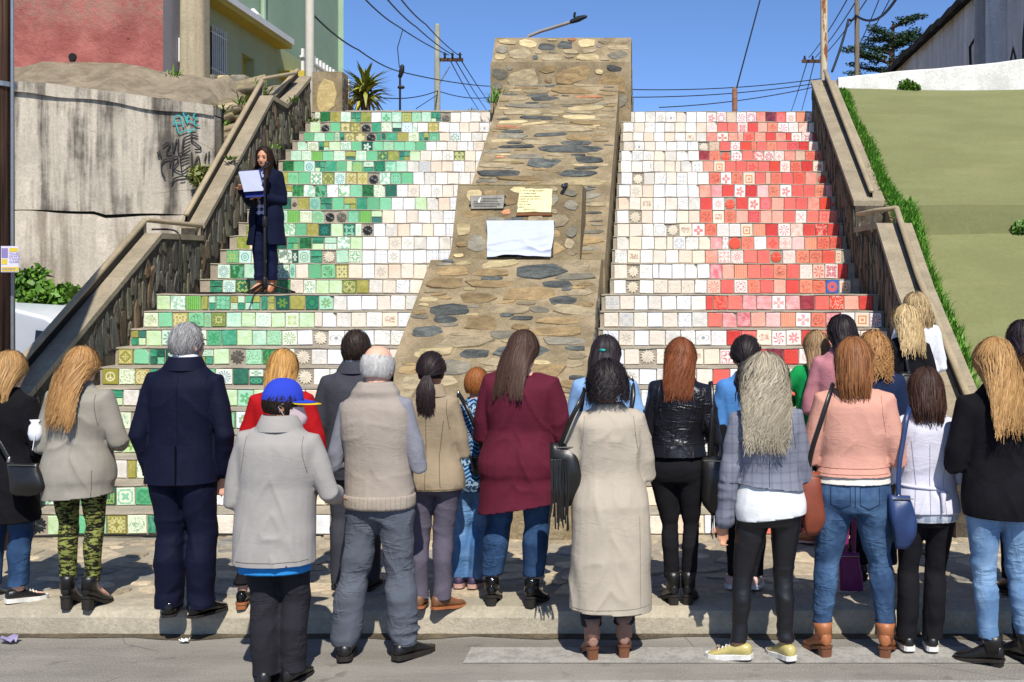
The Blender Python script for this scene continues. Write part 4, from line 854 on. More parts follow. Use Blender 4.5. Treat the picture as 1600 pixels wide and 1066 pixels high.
def torso(b, r, t0, t1, ease, extra=None, n=26, step=.02, flare=None, nk=1.0):
    R_ = []; t = t0
    ts = list(np.arange(t0, t1, step))+[t1]
    for t in ts:
        rx, ry, yo = prof_at(r.tab, t); k = r.wf if t < .80 else 1+(r.wf-1)*max(0, (.86-t)/.06)
        e = (ease if ease < 0 else ease*.8) if t < .80 else ease*.8*max(.25, (.9-t)/.1)
        if extra and t < extra[0]:           # straight-hanging cloth below this height
            rx0, ry0, yo0 = prof_at(r.tab, extra[0]); q = (extra[0]-t)/max(1e-3, extra[0]-t0); rx = max(rx, rx0*(1+q*(extra[1]-1))); ry = max(ry, ry0*(1+q*(extra[2]-1))); yo = yo0*(1-q)+q*(extra[3] if len(extra) > 3 else -.01)
        if t > .84: rx *= nk; ry *= nk
        R_.append((r.hs*max(0, min(1, 1-(t-.52)/.26)), yo*r.S, t*r.h+r.hz, (rx*r.S)*k+e, (ry*r.S)*(1+(k-1)*.9)+e, 2.25))
    b.loft(R_, n)
def sleeves(b, r, k=1.0, cuff=1.0, to=1.0, only=None):
    for i in (0, 1):
        if only is not None and i not in only: continue
        s, e, w_ = r.sh[i], r.el[i], r.wr[i]; S = r.S*k*.87*(1+(r.wf-1)*.5); inn = Vector((s.x*.55, s.y, s.z+.012))
        pts = [inn, s, s.lerp(e, .35), s.lerp(e, .75), e, e.lerp(w_, .4), e.lerp(w_, max(.41, .97*to))]
        rad = [.062*S, .072*S, .064*S, .057*S, .054*S, .049*S, .041*S*cuff]
        b.tube(pts, rad, 14)
def legs_tube(b, r, th, kn, an, cuffz=.06, ease=0.0, n=16):
    for i in (0, 1):
        h_, k_, a_ = r.hip[i], r.kn[i], r.an[i]; S = r.S*(1+(r.wf-1)*.9); end = Vector((a_.x, a_.y-.005, cuffz*r.h+r.hz))
        top = h_+Vector((0, -.01, .05)); calf = k_.lerp(end, .35)+Vector((0, -.018, 0))
        b.tube([top, h_.lerp(k_, .15), h_.lerp(k_, .5), k_, calf, k_.lerp(end, .75), end], [(th*S, th*S*1.08), (th*S*1.02, th*S*1.12), (th*.87*S, th*.95*S), (kn*S, kn*S*1.05), (kn*S*1.02, kn*1.12*S), ((kn*.4+an*.6)*S,)*2, (an*S, an*S*1.08)], n)
def head_rings(S, k=1.0):
    return [(0, .050, -.012, .020, .026), (0, .046, .0, .036, .044), (0, .034, .018, .050, .064), (0, .018, .042, .062, .082), (0, .006, .075, .070, .094), (0, .0, .11, .0735, .098), (0, -.004, .145, .0745, .098), (0, -.006, .175, .068, .088), (0, -.006, .20, .050, .066), (0, -.006, .216, .026, .036)]
def make_hand(b, w_, d, S, side, curl=.5, up=Vector((0, 0, 1))):
    d = d.normalized(); q = up.cross(d)
    if q.length < .1: q = Vector((1, 0, 0))*(-side)
    q.normalize(); nrm = d.cross(q)
    p0 = w_; p1 = w_+d*.085*S
    b.tube([p0-d*.02, p0+d*.02, p0+d*.055*S, p1], [(.026*S, .021*S), (.034*S, .016*S), (.040*S, .015*S), (.037*S, .013*S)], 10, True, 1, up=tuple(nrm))
    for k, (o, L) in enumerate(((-.029, .068), (-.010, .078), (.010, .074), (.028, .058))):
        a = p1+q*o*S-d*.012*S; dd = (d-nrm*curl*.5).normalized(); m = a+dd*L*.5*S; e = m+(d-nrm*(curl*1.5+.1)).normalized()*L*.5*S
        b.tube([a, m, e], [.0098*S, .0095*S, .0085*S], 7)
    a = p0+d*.02*S+q*.026*S*(-side); m = a+(d*.6+q*(-side)*.7-nrm*.25).normalized()*.04*S; e = m+(d*.9+q*(-side)*.15-nrm*.4).normalized()*.034*S
    b.tube([a, m, e], [.013*S, .011*S, .0095*S], 7)
SKIN = {k: mat('skin_'+k, c, .5, .08, 14, .15, 200, spec=.35) for k, c in (('fair', 'd8a58c'), ('mid', 'c08a6a'), ('tan', 'a87252'))}
M_EYE = mat('eye_dark', '1c1512', .2, .1, 20, 0, spec=.5); M_LIP = mat('lip', 'a05a50', .45, .1, 20, 0); M_BROW = mat('brow', '2a1d16', .8, .1, 30, 0)
eye_me = MB().ell((0, 0, 0), (.013, .006, .007), 10, 6); EYE = mesh_of('eye', eye_me.V, eye_me.F, M_EYE, True)
brow_b = MB().tube([(-.018, 0, 0), (0, .003, .004), (.018, -.002, 0)], [.0035]*3, 6); BROW = mesh_of('eyebrow', brow_b.V, brow_b.F, M_BROW, True)
lip_b = MB().tube([(-.022, -.005, 0), (-.008, .002, .003), (0, .003, .0015), (.008, .002, .003), (.022, -.005, 0)], [(.006, .005), (.008, .006), (.008, .006), (.008, .006), (.005, .004)], 8); LIP = mesh_of('mouth', lip_b.V, lip_b.F, M_LIP, True)
def head_xf(r, yaw, pitch, roll=0):
    """head space (chin base at z=0, face +y) -> person space"""
    S = r.S; base = Vector((0, .012, .868*r.h+r.hz)); piv = Vector((0, -.01, .0))
    M = Matrix.Translation(base)@Matrix.Rotation(yaw, 4, 'Z')@Matrix.Rotation(pitch, 4, 'X')@Matrix.Rotation(roll, 4, 'Y')@Matrix.Diagonal((S*1.0, S*1.0, r.h*.132/.218, 1))
    return M
def body_mesh(r, M, skin, hands=(True, True), curl=(.5, .5), hdirs=(None, None), voxel=.0115):
    b = MB(); torso(b, r, .495, .885, -.012)
    for i in (0, 1):
        s, e, w_ = r.sh[i], r.el[i], r.wr[i]; S = r.S
        b.tube([Vector((s.x*.6, s.y, s.z+.005)), s, s.lerp(e, .5), e, e.lerp(w_, .35), w_], [.044*S, .046*S, .036*S, .030*S, .032*S, .025*S], 12)
        d = hdirs[i] or (w_-e); make_hand(b, w_, d, S*(1.05 if r.male else .95), (-1, 1)[i], curl[i], Vector((0, 0, 1)) if abs(d.normalized().z) < .8 else Vector((0, 1, 0))*1)
    legs_tube(b, r, .078, .049, .034, .05)
    for i in (0, 1):
        a_ = r.an[i]; y = r.yaw[i]; f = Vector((math.sin(y)*-1, math.cos(y), 0)); z = .03+r.hz*.7
        b.tube([Vector((a_.x, a_.y, a_.z+.03)), Vector((a_.x, a_.y, .05+r.hz)), Vector((a_.x, a_.y, .035+r.hz*.8))+f*.06, Vector((a_.x, a_.y, .026))+f*.15], [.030, .028, .024, .016], 10)
    nk = r.h*.868+r.hz
    b.tube([(0, -.012, nk-.05*r.S), (0, -.002, nk+.03), (0, .006, nk+.07)], [.056*r.S, .052*r.S, .055*r.S], 14)
    hb = MB(); hb.loft([(x, y, z, rx, ry, 2.1) for x, y, z, rx, ry in head_rings(1)], 22)
    hb.tube([(0, .088, .112), (0, .103, .085), (0, .113, .068), (0, .098, .058)], [.009, .011, .0145, .012], 8)
    hb.ell((0, .086, .125), (.05, .014, .010), 12, 6); hb.ell((0, .083, .042), (.028, .014, .012), 10, 6); hb.ell((0, .078, .010), (.022, .018, .014), 10, 6)
    for s in (-1, 1):
        hb.ell((s*.077, -.012, .082), (.011, .020, .032), 10, 8); hb.ell((s*.04, .068, .07), (.022, .02, .02), 10, 6)
    b.add([M@Vector(v) for v in hb.V], hb.F)
    me = remesh(b, voxel, 3, 'body'); me.materials.append(SKIN[skin]); me.shade_smooth(); return me

# ---- hair: a close cap plus several hundred strands
def hair_mat(name, a, b, rough=.5):
    if name in MATS: return MATS[name]
    m = bpy.data.materials.new(name); t = NT(m); at_ = t.new('ShaderNodeAttribute', attribute_name='tone')
    n = t.noise(t.scale(t.co(), 60, 60, 3), 1, 3, .6); f = t.m('ADD', t.m('MULTIPLY', at_.outputs['Fac'], .72), t.m('MULTIPLY', n, .28))
    t.out(t.mix(f, lin(a), lin(b)), rough, .16); MATS[name] = m; return m
def set_tone(me, tone):
    a = me.color_attributes.new('tone', 'FLOAT_COLOR', 'POINT'); c = np.repeat(np.asarray(tone, np.float32)[:, None], 4, 1); c[:, 3] = 1; a.data.foreach_set('color', c.ravel())
def hair(parent, M, r, style, a, b, L=.3, wave=.0, wfreq=30, vol=.012, n=520, seed=1, face=55, width=.0085, back=-.178, tail=None, spread=0.0, side=0, fringe=False, name='hair', ff=None):
    rg = np.random.default_rng(seed); V = []; F = []; tone = []; n = int(n*(1.3 if r.far else 3.3)); width *= .62 if r.far else .34
    C = Vector((0, -.004, .112)); RX, RY, RZ = .0755, .100, .108
    def ribbon(pts, w0, tn, taper=.35):
        k = len(V); m = len(pts); tw = rg.uniform(-.28, .28)
        for i, p in enumerate(pts):
            t = (pts[min(i+1, m-1)]-pts[max(i-1, 0)]); t.normalize() if t.length else None
            o = Vector((p.x-C.x, p.y-C.y, (p.z-C.z)*.25)); o.normalize() if o.length else None
            s = t.cross(o); s = s.normalized() if s.length > 1e-4 else Vector((1, 0, 0))
            u = i/max(1, m-1); w_ = w0*(1-(1-taper)*max(0, (u-.55)/.45))*(.5+.5*min(1, u*5))
            V.extend([M@(p-s*w_+o*tw*w_), M@(p+s*w_-o*tw*w_)]); tone.extend([tn, min(1, tn+.06)])
        for i in range(m-1):
            q = k+2*i; F.append((q, q+1, q+3, q+2))
    def onhead(th, ph, o): # ph: 0 = back, +-180 = front
        return Vector((C.x+(RX+o)*math.sin(th)*math.sin(ph), C.y-(RY+o)*math.sin(th)*math.cos(ph), C.z+(RZ+o)*math.cos(th)))
    fl = R(180-face)
    short = style in ('short', 'bald', 'crop')
    cap = MB(); cv = []
    for j in range(13):                                    # cap, open over the face
        for i in range(32):
            ph = -math.pi+2*math.pi*i/32; lim = 2.0 if abs(ph) < fl*.8 else (1.45 if abs(ph) < fl else (.78 if not fringe else .95))
            if style == 'bald': th = 1.15+(max(lim, 1.2)-1.15)*j/12
            else: th = lim*j/12
            cv.append(onhead(th, ph, .004+vol*.45))
    k = len(V); V += [M@p for p in cv]; tone += [.22]*len(cv); F += [(k+j*32+i, k+j*32+(i+1) % 32, k+(j+1)*32+(i+1) % 32, k+(j+1)*32+i) for j in range(12) for i in range(32) if not (style == 'bald' and abs(-math.pi+2*math.pi*i/32) > fl)]
    for q in range(n):
        tn = float(np.clip(rg.normal(.5, .21), 0, 1)); o = .004+vol*(.35+.8*rg.random()); fly = rg.random() < .035; o += .014*rg.random() if fly else 0; ph = rg.uniform(-math.pi, math.pi)
        w0 = width*(rg.uniform(.6, 1.25) if not fly else .4); phs = rg.uniform(0, 6.28); ph += side*.0
        if short:
            th0 = math.acos(1-rg.random()*1.55) if style != 'bald' else rg.uniform(1.1, 1.9)
            if abs(ph) > fl and th0 > .80: continue
            if th0 > 2.15-.5*(abs(ph)/math.pi): continue
            pts = []; Ls = L*rg.uniform(.6, 1.2)
            for i in range(4):
                th = th0+Ls*i/3/.1; thm = 2.2 if abs(ph) < fl else .95
                pts.append(onhead(min(th, thm), ph+.12*math.sin(phs+i), o*(1-.2*i/3)+rg.uniform(0, .003)))
            ribbon(pts, w0, tn); continue
        th0 = math.acos(1-rg.random()*.92) if rg.random() < .75 else rg.uniform(.05, 1.5)
        front = abs(ph) > fl
        if front:                                            # sweep front hair to the sides (or a fringe)
            if fringe and rg.random() < .7:
                pts = [onhead(min(th0*.5+i*.22, 1.08+rg.uniform(-.1, .08)), ph, o) for i in range(5)]; ribbon(pts, w0, tn); continue
            th0 = rg.uniform(.05, .75); sgn = 1 if ph > 0 else -1; ph1 = sgn*fl*rg.uniform(.72, .98); ph0 = ph
        else: ph0 = ph1 = ph
        if style == 'pony':
            tgt = Vector(tail); s0 = onhead(th0 if not front else .8, ph0, o*.6); pts = []
            for i in range(7):
                u = i/6; p = s0.lerp(tgt, u); d = p-C; e = ((d.x/(RX+o))**2+(d.y/(RY+o))**2+(d.z/(RZ+o))**2)**.5
                if e < 1: p = C+d/max(e, .2)
                pts.append(p)
            ribbon(pts, w0, tn, 1); continue
        pts = []; th = th0; ds = .03; s = 0; thend = 1.62+rg.uniform(-.1, .25); p = None; Ls = L*rg.uniform(.78, 1.06); xs = rg.uniform(-1, 1)
        while s < Ls:
            if th < thend:
                u = min(1, (th-th0)/.7); p = onhead(th, ph0+(ph1-ph0)*u, o); th += ds/.105
            else:
                drop = s; tx = p.x*.985+spread*ds*(1 if p.x > 0 else -1)*1.0; ty = p.y+(min(back, p.y)-p.y)*.24 if p.y > back else p.y
                if ff is not None and (front or abs(ph) > R(62)): ty = p.y+(ff-p.y)*.35 if p.z < .02 else p.y+.004; tx = p.x*(.985 if p.z < -.03 else 1.0)
                p = Vector((tx, ty, p.z-ds))
            g = min(1, s/.12); fx = max(0, s/Ls-.6)*xs*.035
            pts.append(p+Vector((math.sin(s*wfreq+phs)*wave*g+fx, math.cos(s*wfreq*.9+phs)*wave*g*.8, math.sin(s*wfreq*1.7+phs)*wave*g*.4))); s += ds
        if style == 'bob':
            for i in range(max(0, len(pts)-3), len(pts)):
                k2 = i-(len(pts)-4); pts[i] = pts[i]+Vector((-pts[i].x*.07*k2, (C.y-pts[i].y)*.07*k2, 0))
        if len(pts) > 1: ribbon(pts, w0, tn)
    if style == 'pony':
        tgt = Vector(tail)
        for q in range(int(n*.35)):
            tn = float(np.clip(rg.normal(.5, .25), 0, 1)); a_ = rg.uniform(0, 6.28); phs = rg.uniform(0, 6.28); rr = rg.uniform(.2, 1); pts = []
            for i in range(9):
                u = i/8; w_ = (.012+.045*math.sin(min(1, u*1.6)*math.pi*.62))*rr
                pts.append(tgt+Vector((math.cos(a_)*w_+math.sin(u*9+phs)*wave, math.sin(a_)*w_*.7-.02*math.sin(u*3), -L*u*rg.uniform(.9, 1.03)))) 
            ribbon(pts, width, tn)
    me = mesh_of(name, V, F, hair_mat('hair_%s_%s' % (a, b), a, b), True); set_tone(me, tone)
    return link(name, me, parent)

# ---- shoes
def shoe(parent, r, i, kind, m, m2=None, shaft=.0):
    a_ = r.an[i]; yaw = r.yaw[i]; S = r.S*(1.08 if r.male else 1.0); H = r.heel; o = Vector((a_.x, a_.y, 0)); rot = (0, 0, yaw)
    root_b = MB(); ys = [-.078, -.066, -.03, .02, .07, .12, .165, .19]; hw = [.016, .031, .037, .036, .042, .047, .038, .012]; tp = [.075, .09, .10, .105, .082, .058, .045, .030]
    zf = lambda y: H*max(0, min(1, (.085-y)/.14)); st = .026 if kind == 'sneaker' else .014
    V = []; n = 12
    for y, w_, t in zip(ys, hw, tp):
        for k in range(n):
            a = 2*math.pi*k/n; c, s = math.cos(a), math.sin(a); V.append((w_*S*math.copysign(abs(c)**.75, c), y*S, zf(y)+st*.6+(t-st)*(.5+.5*s)*S*(1 if s > -.5 else 1)))
    F = [(q*n+k, q*n+(k+1) % n, (q+1)*n+(k+1) % n, (q+1)*n+k) for q in range(len(ys)-1) for k in range(n)]+[tuple(range(n)), tuple(range((len(ys)-1)*n, len(ys)*n))]
    root_b.add(V, F)
    if shaft: root_b.tube([(0, -.026, .045+H), (0, -.022, .06+H+shaft*.6), (0, -.018, .06+H+shaft)], [(.047*S, .052*S), (.047*S, .050*S), (.053*S, .055*S)], 14, False)
    o1 = root_b.build('shoe', m, parent, None, True); o1.location = o; o1.rotation_euler = rot
    sb = MB(); pts = [(-.082, .02), (-.07, .034), (-.03, .040), (.02, .039), (.07, .045), (.12, .050), (.165, .041), (.196, .014)]
    ring = [(w_*S, y*S) for y, w_ in pts]+[(-w_*S, y*S) for y, w_ in pts[::-1]]; q = len(ring)
    V = [(x, y, max(.0015, zf(y/S)-.0) if z == 0 else zf(y/S)+st) for z in (0, 1) for x, y in ring]
    sb.add(V, [tuple(range(q)), tuple(range(q, 2*q))]+[(k, (k+1) % q, q+(k+1) % q, q+k) for k in range(q)])
    if H > .02: sb.loft([(0, -.045*S, .001, .030*S, .030*S, 4), (0, -.042*S, H*.95, .034*S, .036*S, 4)], 12)
    sb.build('sole', m2 or M_SOLE, o1, None, False)
    if kind == 'sneaker' and m2:
        for q in range(4): y = .045+.022*q; z = .092-.0125*q; MB().tube([(-.026*S, y*S, z-.012), (0, (y+.006)*S, z), (.026*S, y*S, z-.012)], .0035, 5).build('lace', m2, o1, None, True)
    return o1
M_SOLE = mat('dark_sole', '26221e', .7, .2, 20, .2)
LEA = {k: mat('leather_'+k, c, ro, .15, 9, .3, 120, spec=.5) for k, c, ro in (('black', '191817', .35), ('tan', '9c5f38', .5), ('brown', '6f4a30', .5), ('gold', 'b5a768', .35), ('pale', 'caa498', .6), ('rust', '7a3a24', .5), ('stack', '6a4028', .55), ('suede', '8f6c5c', .85), ('blue', '22365f', .4), ('magenta', '7a1c5c', .55), ('mauve', 'b08b80', .6), ('purple', '3a2c48', .6), ('white', 'd2d0ca', .6), ('patent', '101010', .12))}

def garment(parent, r, name, m, hem, top=.868, ease=.02, sl=1.0, cuff=1.0, extra=None, fold=.009, freq=(9, 9, 6), seed=1, tilt=(0, 0), sleeve_to=1.0, voxel=None, nk=1.0, only=None, smooth=4, cutneck=None, ridge=.6):
    b = MB(); torso(b, r, hem-.03, top, ease, extra, nk=nk)
    if sl: sleeves(b, r, sl, cuff, sleeve_to, only)
    me = remesh(b, voxel or r.vox, smooth, name)
    if fold: folds(me, fold, freq, seed, ridge)
    cut(me, (0, 0, hem*r.h+r.hz), Vector((tilt[0], tilt[1], 1)).normalized())
    if cutneck: cut(me, (0, 0, cutneck*r.h+r.hz), Vector((0, .0, 1)), True)
    me.materials.append(m); g = link(name, me, parent)
    for i in (0, 1):                                     # a sleeve that hangs below the hem is a piece of its own
        if sl and (only is None or i in only) and min(r.wr[i].z, r.el[i].z) < hem*r.h+r.hz+.05 and abs(r.wr[i].x) > r.sw*.75:
            b = MB(); sleeves(b, r, sl*1.01, cuff, sleeve_to, (i,)); me = remesh(b, voxel or r.vox, 3, 'sleeve'); folds(me, fold, (9, 9, 14), seed+9, ridge); me.materials.append(m); me.shade_smooth(); link('sleeve', me, parent)
    return g
def trousers(parent, r, m, th=.086, kn=.060, an=.048, cuff=.055, waist=.60, fold=.007, freq=(5, 5, 17), seed=3, name='trousers', voxel=None, ease=.004):
    b = MB(); torso(b, r, .447, waist, ease); legs_tube(b, r, th, kn, an, cuff-.012)
    me = remesh(b, voxel or r.vox, 4, name); h = r.h
    def mk_(P):
        z = (P[:, 2]-r.hz)/h; return .45+.75*np.exp(-((z-.28)/.06)**2)+1.1*np.exp(-((z-.08)/.06)**2)+.6*np.exp(-((z-.44)/.05)**2)
    folds(me, fold, freq, seed, .6, mk_); cut(me, (0, 0, cuff*h+r.hz), Vector((0, 0, 1)))
    me.materials.append(m); return link(name, me, parent)

def bag(name, loc, size, m, label, cat='handbag', strap=None, rz=0, fringe=0, sag=.12, seam=True, sm=None, group=None):
    """soft bag: pillow-shaped body, flap seam, strap, little metal rings"""
    root = empty(name, loc, rz, label=label, cat=cat, group=group); w_, d, h = size; b = MB(); rows = []
    for i in range(13):
        u = i/12; z = -h*(1-u); k = (1-sag*u**1.6)*(math.sin((min(1, u*3.2)*.72+.28)*math.pi/2)); dd = d*(.28+.72*math.sin((.10+.80*(1-u))*math.pi))*(.62+.38*min(1, u*5))
        rows.append((.012*math.sin(u*5), 0, z+(0 if u < .9 else -.0), w_/2*k, dd/2, 2.7))
    b.loft(rows, 26); Pb = np.array(b.V); Nb = Pb*np.array([1., 1., 0]); Nb /= np.maximum(1e-3, np.linalg.norm(Nb, axis=1))[:, None]
    q_ = vnoise(Pb*np.array([22, 22, 9.])+loc[0]*9, 5); Pb = Pb+Nb*((q_-.5)*.035)[:, None]; Pb[:, 2] -= .05*h*np.cos(Pb[:, 0]/w_*math.pi)*(Pb[:, 2] > -h*.12)*(1 if sag > .05 else 0)
    b.V = [tuple(v) for v in Pb]; o = b.build('bag_body', m, root, None, True)
    if strap:
        sb = MB(); P = [Vector(p)-Vector(loc) for p in strap]
        if rz: P = [Matrix.Rotation(-rz, 3, 'Z')@p for p in P]
        q = []
        for i in range(len(P)-1):
            for t in range(5): 
                p0, p1, p2, p3 = P[max(i-1, 0)], P[i], P[i+1], P[min(i+2, len(P)-1)]; u = t/5
                q.append(.5*((2*p1)+(p2-p0)*u+(2*p0-5*p1+4*p2-p3)*u*u+(-p0+3*p1-3*p2+p3)*u**3))
        q.append(P[-1]); sb.tube(q, [(.007, .014)]*len(q), 8, True, 1, up=(1, 0, 0)); sb.build('strap', sm or m, root, None, True)
        for p in (P[0], P[-1]):
            MB().tube([p+Vector((0, .004, .01)), p+Vector((0, -.004, -.018))], .011, 8).build('ring', M_METAL, root, None, True)
    MB().box(-w_*.36, w_*.36, -d*.36, -d*.30, -h*.08, -h*.065).build('zip', M_METAL, root)
    if fringe:
        fb = MB(); rg = random.Random(3)
        for k in range(20):
            x = -w_*.52+w_*.50*k/19; L = fringe*rg.uniform(.8, 1.1); fb.tube([(x, -d*.5-.004, -h*.25), (x+rg.uniform(-.01, .01), -d*.52-.01, -h*.25-L*.5), (x+rg.uniform(-.02, .02), -d*.4-.012, -h*.25-L)], .0045, 5)
        tag(fb.build('fringe', m, root), kind='stuff')
    return root
M_METAL = mat('brushed_metal', '9a958a', .35, .1, 20, 0, metal=.9)

def person(xc, yf, ytop, z0, label, male=False, wf=1.0, feet=None, arms=('clasp', 'clasp'), heel=.0, skin='fair', yaw=None, hyaw=0, hpitch=-.05, hroll=0, hairpad=.018, d=None, curl=(.5, .5), hdirs=(None, None), voxel=.0145, h=None, far=False):
    d = d or FPX*(CAMH-z0)/(yf-VY); X = (xc-VX)*d/FPX; ztop = CAMH-(ytop-VY)*d/FPX; h = h or ztop-z0-hairpad-heel
    k = FPX/d; yaw = random.Random(int(xc*7+yf)).uniform(-.14, .14) if yaw is None else yaw
    ft = [(-.085, 0, R(8)), (.085, 0, R(-8))] if feet is None else [((f[0]-xc)/k, (f[1] if len(f) > 1 else 0), R(f[2] if len(f) > 2 else 0)) for f in feet]
    root = empty('person', (X, d, z0), yaw, label=label, cat='person', group='people listening at the foot of the stairs')
    r = rig(h, male, wf, ft, arms, heel); r.vox = .0135 if far else .0098; r.far = far; M = head_xf(r, hyaw, hpitch, hroll)
    bd = link('body', body_mesh(r, M, skin, curl=curl, hdirs=hdirs, voxel=voxel), root)
    for s in (-1, 1):
        for nm, me, p in (('eye', EYE, (s*.031, .0905, .105)), ('eyebrow', BROW, (s*.031, .099, .127))):
            o = link(nm, me, root); o.matrix_local = M@Matrix.Translation(p)
    o = link('mouth', LIP, root); o.matrix_local = M@Matrix.Translation((0, .094, .040))
    r.root = root; r.M = M; r.k = k; r.d = d; r.X = X; r.z0 = z0; r.yaw0 = yaw
    r.w = lambda p: Vector((X, d, z0))+Matrix.Rotation(yaw, 3, 'Z')@Vector(p)
    return r

def collar(r, m, t0=.838, t1=.884, ease=.026, nk=1.3, fall=.003):
    b = MB(); n = 28; V = []
    rings = []
    for t, e in ((t0, ease+fall+.012), (t0+.012, ease+fall+.010), (t1, ease+.004), (t1+.004, ease-.004), (t1-.012, ease-.012)):
        rx, ry, yo = prof_at(r.tab, t); k = nk if t > .84 else 1.06; rings.append((0, yo*r.S, t*r.h+r.hz, min(rx*r.S*k, .098*r.S)+e*.6, min(ry*r.S*k, .074*r.S)+e*.8, 2.2))
    for cx, cy, z, rx, ry, p in rings:
        for k in range(n):
            a = R(118+304*k/(n-1)); V.append((cx+rx*math.cos(a), cy+ry*math.sin(a), z-.02*max(0, math.sin(a))))
    b.add(V, [(i*n+k, i*n+k+1, (i+1)*n+k+1, (i+1)*n+k) for i in range(4) for k in range(n-1)]); return b.build('collar', m, r.root, None, True)

from mathutils.bvhtree import BVHTree
def seam(g, lines, m, rad=.0022, side=-1, name='seam'):
    """stitched lines laid on the back (or front) of a garment: each line is a list of (x, z)"""
    me = g.data; bv = BVHTree.FromPolygons([v.co for v in me.vertices], [tuple(p.vertices) for p in me.polygons])
    for ln in lines:
        pts = []
        for (xa, za), (xb, zb) in zip(ln, ln[1:]):
            n = max(2, int(math.hypot(xb-xa, zb-za)/.018))
            for k in range(n): pts.append((xa+(xb-xa)*k/n, za+(zb-za)*k/n))
        pts.append(ln[-1]); P = []
        for x, z in pts:
            h_ = bv.ray_cast(Vector((x, side*1.0, z)), Vector((0, -side, 0)))
            if h_[0]: P.append(h_[0]+Vector((0, side*.0005, 0)))
        if len(P) > 2: MB().tube(P, rad, 5).build(name, m, g, None, True)
def arm_seams(r, lo=.71, hi=.826, w=1.0):
    return [[(s*r.sw*w, lo*r.h+r.hz), (s*r.sw*(w-.10), (lo+hi)/2*r.h+r.hz), (s*r.sw*(w-.14), hi*r.h+r.hz)] for s in (-1, 1)]
# ------------------------------------------------------------------ the crowd, one by one
WALK, ROAD = .15, 0.0
F_ = fabric
def hf(r, y): return (CAMH-(y-VY)/r.k-r.z0-r.hz)/r.h
def px(r, x, y, dy=0.0): return Vector((r.X+(x-VX)/FPX*(r.d+dy)-(r.X), r.d+dy, CAMH-(y-VY)*(r.d+dy)/FPX))+Vector((r.X-r.X, 0, 0))
def pw(x, y, d): return at(x, y, d)
BLK = F_('black_cotton', '17161a', .9, .2); BLK2 = F_('black_knit', '131216', .95, .25)
JEANB = F_('blue_denim', '2b405e', .85, .12, kind='denim', col2='4b6888'); JEANL = F_('light_denim', '5a7a9e', .85, .1, kind='denim', col2='829fbc'); JEAND = F_('deep_blue_denim', '233957', .85, .1, kind='denim', col2='375478')

# -- man in the navy suit
r = person(290, 962, 503, WALK, 'man in a navy suit with grey hair, hands in his pockets, standing at the kerb', True, .98, [(266, 0, 14), (316, -.03, -22)], ('pocket', 'pocket'), .012, 'fair', hyaw=R(-28), hairpad=.012)
NAVY = F_('navy_wool', '0b0f24', .75, .14, 500, .25)
sh = garment(r.root, r, 'shirt', F_('white_cotton', 'd9dbe0', .8, .04), .78, .897, .012, 0, fold=0, nk=1.12)
g = garment(r.root, r, 'jacket', NAVY, hf(r, 752), .872, .034, 1.1, 1.25, (.60, 1.10, 1.12, -.01), .010, (9, 9, 5), 11, nk=1.25)
MB().box(-.0025, .0025, -.185, -.165, hf(r, 752)*r.h+.015, .60*r.h).build('vent_seam', F_('navy_seam', '070b18', .9), r.root)
collar(r, NAVY, .842, .884, .024, 1.25)
seam(g, arm_seams(r)+[[(0, .60*r.h), (0, .83*r.h)]], F_('navy_seam', '070b18', .9), .0016)
trousers(r.root, r, NAVY, .104, .082, .078, .028, fold=.012, seed=12)
hair(r.root, r.M, r, 'short', '4a4a4a', 'b4b2b0', L=.05, n=650, seed=1, vol=.007, width=.005)
for i in (0, 1): shoe(r.root, r, i, 'dress', LEA['patent'])

# -- man in cap in the street
r = person(438, 1072, 588, ROAD, 'man in a blue and yellow cap and pale grey jacket standing in the street', True, 1.03, [(415, 0, 8), (452, .05, -10)], ('clasp', ((.10, -.03, .64), (.06, .22, .60))), .01, 'mid', hyaw=R(-68), hpitch=R(-6), hairpad=.03)
LG = F_('pale_grey_gabardine', '96928d', .8, .05, 500, .2)
garment(r.root, r, 'undershirt', F_('bright_blue_cotton', '2b7fc0', .85), hf(r, 890), .60, .018, 0, extra=(.62, 1.06, 1.1), fold=.004)
g = garment(r.root, r, 'jacket', LG, hf(r, 876), .876, .040, 1.16, 1.25, (.66, 1.10, 1.16, -.01), .013, (7, 7, 4), 21, nk=1.35)
collar(r, LG, .842, .890, .030, 1.3)
hz_ = hf(r, 876)*r.h; seam(g, arm_seams(r)+[[(-.24, hz_+.035), (.24, hz_+.035)], [(.19, hz_+.01), (.185, hz_+.12)]], F_('grey_thread', '77736e', .9))
trousers(r.root, r, F_('charcoal_twill', '26252a', .85, .12), .098, .074, .066, .035, fold=.010, seed=22)
hair(r.root, r.M, r, 'bald', '14110f', '332a25', L=.06, n=600, seed=2, vol=.006, width=.006)
for i in (0, 1): shoe(r.root, r, i, 'dress', LEA['black'])
CAPB = F_('royal_blue_cap', '2b3fb0', .8, .06); CAPY = F_('yellow_cap', 'd9b52c', .8, .05)
def dome(k=1.0, z0=.115):
    V = []; n, m = 28, 9
    for j in range(m+1):
        th = (math.pi/2)*(1-j/m)
        for i in range(n):
            a = 2*math.pi*i/n; V.append((math.cos(a)*.086*k*math.sin(th)**.8, -.004+math.sin(a)*.112*k*math.sin(th)**.8, z0+.125*math.cos(th)))
    return V, [(j*n+i, j*n+(i+1) % n, (j+1)*n+(i+1) % n, (j+1)*n+i) for j in range(m) for i in range(n)]
V, Fc = dome(); cap_o = mk('cap', [r.M@Vector(v) for v in V], Fc, CAPB, r.root, None, True)
